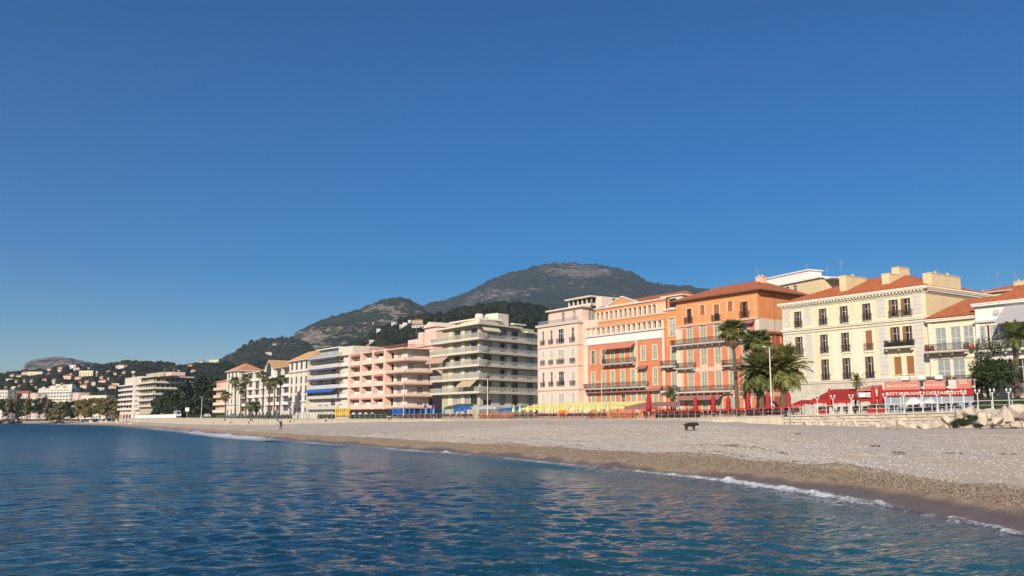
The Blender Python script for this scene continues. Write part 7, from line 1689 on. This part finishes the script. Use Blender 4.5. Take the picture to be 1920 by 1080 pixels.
o_ = quad_canopy('red_awning', 'narrow faded red awning high above the pale sign', 'awning', 1610, 1642, 6.0, 11.0, 722, 730, 'coral', .2, 2)[0]
P, z0, z1, t = wpx(1627, 4.6); g = MB(); g.box(-.95, 0, 0, .95, .08, .55); sg = g.build('shop_sign', M['white'], None, (P.x, P.y, zat(744.5, P.y, 1627)), (0, 0, t)); tag(sg, 'pale blue and white sign board above the small red awning', 'sign'); g = MB(); g.box(-.2, -.03, .1, .8, 0, .45); g.build('sign_panel', M['shutgl'], sg)
# the wide restaurant
def text_mesh(s, size, mt, depth=.012, width=None):
    cu = bpy.data.curves.new('lettering', 'FONT'); cu.body = s; cu.size = size; cu.extrude = depth; cu.align_x = 'CENTER'; cu.align_y = 'CENTER'; cu.offset = 0.004
    t = bpy.data.objects.new('lettering_src', cu); C.objects.link(t); me = bpy.data.meshes.new_from_object(t); bpy.data.objects.remove(t); bpy.data.curves.remove(cu)
    if width:
        xs = [v.co.x for v in me.vertices]; k = width / (max(xs) - min(xs))
        for v in me.vertices: v.co.x *= k
    me.materials.clear(); me.materials.append(M[mt]); me.name = 'lettering'; return me
M['lettercream'] = mat('cream_lettering', (0.70, 0.55, 0.42), 0.7, 0.05); M['letterwhite'] = mat('white_lettering', (0.75, 0.68, 0.55), 0.7, 0.05)
A, _, za, _ = wpx(1653, 5.2); B, _, zb, _ = wpx(1829, 5.2); rz = math.atan2(B.y - A.y, B.x - A.x); W_ = (B - A).length
ro = empty('restaurant_veranda', (A.x, A.y, za), rz, 'wide restaurant front with coral banners above a red lettered awning and grey screens', 'restaurant')
def ru(px): return hitline(A, B, px, 740)[0]
zs_ = zat(738, (A.y + B.y) / 2, 1740) - za; z_b0 = zat(729.5, (A.y + B.y) / 2, 1740) - za; z_b1 = zat(713.5, (A.y + B.y) / 2, 1740) - za
g = MB(); n = 40
for k in range(n):
    x0, x1 = W_ * k / n, W_ * (k + 1) / n; g.add([(x0, 0.9, z_b0), (x1, .9, z_b0), (x1, 0, zs_ + .25), (x0, 0, zs_ + .25), (x0, -.02, zs_ - .22), (x1, -.02, zs_ - .22), ((x0 + x1) / 2, -.02, zs_ - .32)], [(3, 2, 1, 0), (4, 6, 5, 2, 3)])
g.tri((0, .9, z_b0), (0, 0, zs_ + .25), (0, .9, zs_)); g.tri((W_, .9, z_b0), (W_, .9, zs_), (W_, 0, zs_ + .25)); aw = g.build('awning', M['redcloth'], ro)
mobj('lettering', text_mesh('RESTAURANT  DES  ARTISTES', .5, 'letterwhite', width=ru(1812) - ru(1661)), aw, ((ru(1661) + ru(1812)) / 2, -.045, zs_ + .03), (math.pi / 2, 0, 0))
for (a_, b_, s, tx) in ((1655, 1722, 'BRASSERIE PIZZERIA', .9), (1731, 1771, 'LES ARTISTES', .85), (1791, 1820, '', 0)):
    g = MB(); g.box(ru(a_), .85, z_b0, ru(b_), .95, z_b1); bn = g.build('banner', M['coral'], ro)
    if s: mobj('lettering', text_mesh(s, .42, 'lettercream', width=(ru(b_) - ru(a_)) * tx), bn, ((ru(a_) + ru(b_)) / 2, .82, (z_b0 + z_b1) / 2 - .05), (math.pi / 2, 0, 0))
    else:
        g = MB()
        for k in range(3): g.box(ru(1797), .80, z_b0 + .55 + .14 * k, ru(1813) - .1 * k, .85, z_b0 + .62 + .14 * k)
        g.build('emblem', M['lettercream'], bn)
for px in (1726.5, 1774, 1823): g = MB(); g.box(ru(px) - .12, .6, z_b0 + .15, ru(px) + .12, .85, z_b1 + .0); g.lathe([(.08, z_b0 + .0), (.2, z_b0 + .12), (.08, z_b0 + .3)], 8, (ru(px) + .12, .4), 1); g.build('wall_lamp', [M['iron'], M['lampwhite']], ro)
for k in range(9):
    x0, x1 = W_ * k / 9, W_ * (k + 1) / 9; g = MB(); g.box(x0 + .06, .18, .05, x1 - .06, .21, zs_ - .1); g.build('wind_screen', M['screen'], ro); g = MB(); g.box(x0 - .05, .12, 0, x0 + .05, .24, zs_); g.build('post', M['lampwhite'], ro)
g = MB(); g.box(0, 6.5, 0, W_ - .5, 6.7, z_b1 - .1); g.box(0, 1.0, z_b1 - .1, W_, 6.7, z_b1 + .05); g.build('rear_wall', M['base'], ro); g = MB(); g.box(0, 0.98, z_b0 - .1, W_, 1.05, z_b1); g.build('fascia', M['greyw'], ro)
g = MB(); g.box(0, -3.9, -.1, W_, 6.5, -.0); g.build('floor', M['paving'], ro)
for k in range(3): g = MB(); x = ru(1690) + k * 1.9; g.box(x, .5, z_b1 + .15, x + .8, 1.0, z_b1 + .6); g.build('air_unit', M['lampwhite'], ro)
for (px, w_, lab) in ((1545, 1.2, 'red planter box under the left awning'), (1638, 1.3, 'red planter box below the closed parasols'), (1653, 1.3, 'red planter box at the left end of the wide restaurant')):
    P, z0, z1, t = wpx(px, 1.2); o = empty('planter', (P.x, P.y, z1), t, lab, 'planter', 'red planter boxes'); g = MB(); g.add([(-w_ / 2 * .9, -.25, 0), (w_ / 2 * .9, -.25, 0), (w_ / 2 * .9, .25, 0), (-w_ / 2 * .9, .25, 0), (-w_ / 2, -.3, .6), (w_ / 2, -.3, .6), (w_ / 2, .3, .6), (-w_ / 2, .3, .6)], [(0, 1, 5, 4), (1, 2, 6, 5), (2, 3, 7, 6), (3, 0, 4, 7), (4, 5, 6, 7)]); g.build('box', M['redcloth'], o)
    g = MB(); rs = random.Random(3)
    for k in range(4): leaf_cloud(g, (-w_ * .35 + w_ * .23 * k, 0, .85), (.25, .25, .35), 40, .09, rs)
    g.build('foliage', M['leafhedge'], o)
# long pale yellow canopy, blue and green canopies, taupe tent
quad_canopy('yellow_canopy', 'long pale yellow ribbed canopy behind the row of yellow parasols', 'canopy', 1172, 978, 5.0, 9.5, 755, 763, 'yellow', .45, 9, rib=26)
quad_canopy('blue_canopy', 'blue canopy between the orange chairs and the yellow canopy', 'canopy', 978, 932, 5.0, 9, 762, 768, 'blue', .3, 4); quad_canopy('white_canopy', 'long whitish canopy left of the blue one, before the olive cream block', 'canopy', 931, 872, 5.5, 9, 760, 764, 'shutgl', .35, 4)
quad_canopy('green_canopy', 'dark green canopy before the left corner of the olive cream block', 'canopy', 860, 834, 5.0, 8.5, 757, 763, 'greencloth', .5, 3); quad_canopy('blue_canopy', 'short blue canopy attached to the dark green one', 'canopy', 871, 852, 3.6, 5, 761, 767, 'blue', .5, 3)
quad_canopy('taupe_tent', 'low dark taupe tent between the yellow canopy and the lone dark red parasol', 'tent', 1236, 1172, 5.0, 9.0, 754, 762, 'brownawn', .5, 4)
quad_canopy('red_awning', 'small slanted red awning at the right end of the red railing', 'awning', 1487, 1509, 2.5, 5.0, 750, 757, 'redcloth', .3, 2)
quad_canopy('white_pergola', 'white framed glazed pergola before the blue awning block', 'pergola', 597, 553, 3.0, 7, 772, 774, 'lampwhite', .3, 9)
# ================================================================== cars along the promenade
def car_parts(mt, van=False):
    P = [(-2.1, .35), (-2.15, .75), (-2.0, .95), (-1.3, 1.0), (-.75, 1.42), (.75, 1.44), (1.45, 1.0), (2.05, .85), (2.15, .55), (2.1, .35)] if not van else [(-2.3, .4), (-2.35, 1.1), (-2.2, 2.1), (-1.9, 2.25), (1.2, 2.25), (1.5, 2.1), (2.0, 1.2), (2.45, 1.0), (2.5, .5), (2.45, .4)]
    b = MB(); n = len(P); v = []
    for s, k in ((-1, .82), (-1, .9), (1, .9), (1, .82)):
        for (x, z) in P: v.append((x * (1 if k > .85 else .97), s * (k if z < 1.05 else k * .86), z * (1 if k > .85 else 1)))
    f = [(r * n + i, r * n + (i + 1) % n, (r + 1) * n + (i + 1) % n, (r + 1) * n + i) for r in range(3) for i in range(n)] + [tuple(range(n)), tuple(reversed(range(3 * n, 4 * n)))]
    b.add(v, f); body = b.mesh('body', M[mt]); w = MB()
    for s in (-1, 1):
        y = s * (.80 if not van else .80)
        if not van: w.quad((-1.15, y, 1.0), (-.65, y * .97, 1.34), (.65, y * .97, 1.34), (1.2, y, 1.0))
        else: w.quad((.3, y, 1.3), (.3, y, 2.0), (1.4, y, 2.0), (1.75, y, 1.3))
    w.quad((1.0, -.6, 1.27), (1.0, .6, 1.27), (1.5, .62, .99), (1.5, -.62, .99)) if not van else w.quad((1.55, -.6, 2.05), (1.55, .6, 2.05), (2.03, .62, 1.25), (2.03, -.62, 1.25)); win = w.mesh('windows', M['glass'])
    t = MB(); t.tube((0, -.1, 0), (0, .1, 0), .32, n=12); t.tube((0, -.12, 0), (0, .12, 0), .18, n=8, m=1); return body, win, t.mesh('wheel', [M['rubber'], M['cars']])
carsets = {k: car_parts(m_, k == 'van') for k, m_ in (('white', 'carw'), ('dark', 'carb'), ('silver', 'cars'), ('van', 'carw'))}
for (px, off, kd, lab) in ((77, 9, 'white', 'white car parked leftmost behind the far left shore'), (108, 9, 'silver', 'silver car parked among the plane trees'), (118, 10, 'dark', 'dark car right of the silver one under the plane trees'), (126, 9, 'white', 'white car right of the dark one under the plane trees'), (178, 8, 'white', 'white car parked near the right end of the plane trees'), (200, 8, 'silver', 'silver car left of the banded block'), (212, 9, 'dark', 'dark car at the foot of the banded block'), (240, 8, 'white', 'white car before the banded block'), (252, 9, 'silver', 'silver car before the terraced block'), (276, 8, 'white', 'white car left behind the balustrade'), (285, 9, 'dark', 'dark car behind the balustrade'), (332, 3.5, 'van', 'white van on the promenade at the right end of the balustrade'), (388, 5, 'white', 'white car in front of the dark pines'), (437, 5, 'silver', 'silver car before the white residence')):
    P, z0, z1, t = wpx(px, off); o = empty('parked_car' if kd != 'van' else 'white_van', (P.x, P.y, z1 + (.8 if px < 330 and px > 215 else .1)), t, lab, 'van' if kd == 'van' else 'car', 'vehicles along the promenade'); bd, wn, wh = carsets[kd]; mobj('body', bd, o); mobj('windows', wn, o)
    for x in (-1.35, 1.35):
        for y in (-.78, .78): mobj('wheel', wh, o, (x, y, .32))
    if kd == 'van': o.scale = (1.5, 1.2, 1.3)
g = MB(); g.box(-.06, -.06, 0, .06, .06, 3.2); g.box(-1.2, -.05, 2.2, 1.2, .05, 3.4)
P, z0, z1, t = wpx(190, 7); o = empty('road_sign', (P.x, P.y, z1), 0, 'large white framed road sign among the plane trees', 'sign'); g = MB(); g.box(-3, -.1, 4.0, 3, .1, 8); g.build('board', M['greyw'], o); g = MB(); g.box(-2.4, -.1, 0, -2.1, .1, 4); g.box(2.1, -.1, 0, 2.4, .1, 4); g.build('legs', M['white'], o)
P, z0, z1, t = wpx(350, 4); o = empty('road_sign', (P.x, P.y, z1), 0, 'small white sign on a post in front of the dark pines', 'sign'); g = MB(); g.box(-.8, -.05, 2.6, .8, .05, 4.2); g.build('board', M['white'], o); g = MB(); g.box(-.08, 0, 0, .08, .1, 2.6); g.build('post', M['greymetal'], o)
# beach posts at the stone wall's left end
for px, off, lab in ((1480, -1.2, 'slim grey post standing in the shingle by the stone wall'), (1096, -.8, 'short grey post in the shingle below the orange chairs')):
    P, z0, z1, t = wpx(px, off); g = MB(); g.tube((0, 0, -.3), (0, 0, 2.3 if px > 1400 else .7), .09, .07, 8); tag(g.build('beach_post', M['greymetal'], None, (P.x, P.y, z0)), lab, 'post')
# ================================================================== dog and person
def skin_body(name, verts, edges, radii, mt, parent=None, root=0, sub=2, loc=(0, 0, 0), rz=0):
    me = bpy.data.meshes.new(name); me.from_pydata(verts, edges, []); me.update(); o = bpy.data.objects.new(name, me); C.objects.link(o); me.materials.append(M[mt])
    m = o.modifiers.new('Skin', 'SKIN'); m.use_smooth_shade = True
    for i, r in enumerate(radii): r = (r, r) if not isinstance(r, tuple) else r; me.skin_vertices[0].data[i].radius = r
    me.skin_vertices[0].data[root].use_root = True
    s = o.modifiers.new('Subdivision', 'SUBSURF'); s.levels = sub; s.render_levels = sub; o.location = loc; o.rotation_euler = (0, 0, rz)
    if parent: o.parent = parent
    return o
dx, dD = 1294, 84.0
zx = beach_height(at(dx, dD).x, dD)
V = [(-.40, 0, .62), (-.15, 0, .64), (.10, 0, .63), (.32, 0, .62), (.50, 0, .68), (.63, 0, .66), (.80, 0, .58),      # rump .. muzzle 0-6
     (-.52, 0, .60), (-.60, 0, .52),                                                                                  # tail 7-8
     (-.36, .09, .40), (-.46, .10, .22), (-.42, .10, .03), (-.36, .10, .01),                                            # hind leg left (knee, hock, paw) 9-12
     (-.36, -.09, .38), (-.32, -.10, .22), (-.24, -.10, .03), (-.18, -.10, .01),                                        # hind right 13-16
     (.30, .09, .38), (.32, .09, .20), (.30, .09, .03), (.36, .09, .01), (.30, -.09, .38), (.34, -.09, .2), (.36, -.09, .03), (.42, -.09, .01)]  # front 17-24
Eg = [(0, 1), (1, 2), (2, 3), (3, 4), (4, 5), (5, 6), (0, 7), (7, 8), (0, 9), (9, 10), (10, 11), (11, 12), (0, 13), (13, 14), (14, 15), (15, 16), (3, 17), (17, 18), (18, 19), (19, 20), (3, 21), (21, 22), (22, 23), (23, 24)]
Rd = [.19, .19, .19, .22, .16, .15, .085, .07, .05, .11, .06, .045, .045, .11, .06, .045, .045, .095, .058, .045, .048, .095, .058, .045, .048]
dg = empty('dog', (at(dx, dD).x, dD, zx), R_(-6), 'large shaggy dark brown dog walking to the right across the shingle', 'dog')
skin_body('body', V, Eg, Rd, 'fur', dg); 
for y in (-.09, .09): g = MB(); g.add([(.56, y, .70), (.64, y * 1.1, .70), (.60, y * 1.9, .56), (.55, y * 1.5, .60)], [(0, 1, 2, 3), (3, 2, 1, 0)]); g.build('ear', M['fur'], dg)
# tufts of shaggy coat
g = MB(); rs = random.Random(2)
for _ in range(260):
    x = rs.uniform(-.45, .45); a = rs.uniform(-2.6, 2.6); r = .15; p = Vector((x, r * math.sin(a), .58 + r * math.cos(a))); d = Vector((-.3, math.sin(a), math.cos(a) - .9)).normalized() * .07; s = Vector((.02, 0, 0)); g.add([tuple(p - s), tuple(p + s), tuple(p + d)], [(0, 1, 2)])
g.build('coat', M['fur'], dg)
px_, pD = 527, 165.0; pz = beach_height(at(px_, pD).x, pD)
pr = empty('person', (at(px_, pD).x, pD, pz), R_(25), 'person in dark clothes walking near the water holding up a light blue cloth', 'person')
V = [(0, 0, .95), (0, .02, 1.15), (0, .03, 1.38), (0, .02, 1.50), (0, -.01, 1.60), (.0, -.02, 1.70), (.09, 0, .88), (.12, -.14, .50), (.12, -.02, .10), (.12, -.16, .04), (-.09, 0, .88), (-.12, .12, .50), (-.12, .26, .12), (-.12, .12, .05),
     (.19, .03, 1.40), (.25, .06, 1.12), (.24, -.08, .88), (-.19, .03, 1.40), (-.26, -.02, 1.14), (-.24, -.16, 1.34)]
Eg = [(0, 1), (1, 2), (2, 3), (3, 4), (4, 5), (0, 6), (6, 7), (7, 8), (8, 9), (0, 10), (10, 11), (11, 12), (12, 13), (2, 14), (14, 15), (15, 16), (2, 17), (17, 18), (18, 19)]
skin_body('body', V, Eg, [.14, .13, .16, .07, .09, .095, .11, .075, .05, .045, .11, .075, .05, .045, .07, .05, .04, .07, .05, .04], 'cloth_dark', pr)
g = MB(); g.lathe([(.02, 1.55), (.085, 1.58), (.10, 1.68), (.07, 1.78), (.02, 1.80)], 10, (0, -.02)); g.build('head', M['skin'], pr, smooth=True); g = MB(); g.lathe([(.09, 1.66), (.112, 1.70), (.085, 1.80), (.02, 1.83)], 10, (0, -.005)); g.build('hair', M['cloth_dark'], pr, smooth=True)
for k, (hx, hy, hz) in enumerate(((.24, -.10, .85), (-.24, -.18, 1.38))):
    g = MB(); g.box(hx - .03, hy - .015, hz - .05, hx + .03, hy + .015, hz + .04)
    for q in range(4): g.tube((hx - .022 + .015 * q, hy, hz - .05), (hx - .024 + .016 * q, hy - .012, hz - .11 - (.01 if q in (1, 2) else 0)), .008, .006, 4)
    g.tube((hx + .03, hy, hz + .0), (hx + .055, hy - .01, hz - .05), .009, .007, 4); g.build('hand', M['skin'], pr)
# the cloth: a sagging strip held in the raised hand
g = MB(); n, m = 10, 5; vv = []
for i in range(n):
    for j in range(m): t = i / (n - 1); vv.append((-.24 - .95 * t + .05 * math.sin(j + 3 * t), -.1 + (j - 2) * (.10 + .16 * t) + .05 * math.sin(6 * t), 1.35 + 1.1 * t + .08 * math.sin(5 * t + j)))
g.add(vv, [tuple(q) for q in grid_faces(n, m).tolist()]); o = g.build('cloth', M['ltblue'], None, tuple(pr.location), (0, 0, R_(25)), smooth=True); tag(o, 'light blue cloth streaming up from the hand of the walking person', 'cloth')
# dark driftwood and weed scraps on the shingle
rs = random.Random(31)
for i, (px, D) in enumerate(((1640, 56), (1682, 47), (1786, 46.5), (1876, 45), (1372, 58), (1495, 74), (1030, 118), (880, 130))):
    P = at(px, D); z = beach_height(P.x, P.y); g = MB()
    for k in range(5): a = rs.random() * 6; x, y = rs.uniform(-.35, .35), rs.uniform(-.15, .15); g.path([(x, y, .0), (x + .2 * math.cos(a), y + .1 * math.sin(a), .07), (x + .45 * math.cos(a), y + .2 * math.sin(a), .02)], [.03, .035, .015], 5)
    lab = ['dark weed scrap near the top of the shingle below the planters', 'small dark weed scrap nearer the water right of the middle', 'long dark driftwood scrap on the white shingle', 'dark scrap rightmost on the white shingle', 'dark lump on the brown gravel below the dog', 'dark scrap high on the shingle right of the dog', 'dark scrap on the shingle below the yellow parasols', 'dark scrap on the shingle below the olive cream block'][i]
    tag(g.build('driftwood', M['rockdark'], None, (P.x, P.y, z)), lab, 'driftwood', 'dark scraps on the shingle')
for px, off, lab in ((1505, -1.3, 'pale stone with a dark top by the left end of the stone wall'), (1305, -1.2, 'dark topped stone beyond the dog at the foot of the low wall')):
    P, z0, z1, t = wpx(px, off); o = mobj('boulder', bms[2], None, (P.x, P.y, z0 + .1), (0, 0, 1), (.5, .35, .3)); tag(o, lab, 'boulder'); g = MB(); g.box(-.5, -.4, .75, .5, .4, .95); g.build('dark_cap', M['rockdark'], o)
# ================================================================== air
hb = MB(); hb.box(-7200, -300, -5.6, 7200, 6900, 1290)
hm = bpy.data.materials.new('haze'); hm.use_nodes = True; hn = hm.node_tree; hn.nodes.clear(); out = hn.nodes.new('ShaderNodeOutputMaterial'); pv = hn.nodes.new('ShaderNodeVolumePrincipled')
pv.inputs['Color'].default_value = (0.62, 0.79, 1.0, 1); pv.inputs['Density'].default_value = 6.0e-5; pv.inputs['Anisotropy'].default_value = 0.2; hn.links.new(pv.outputs[0], out.inputs['Volume'])
hz = hb.build('haze', hm); tag(hz, kind='stuff')
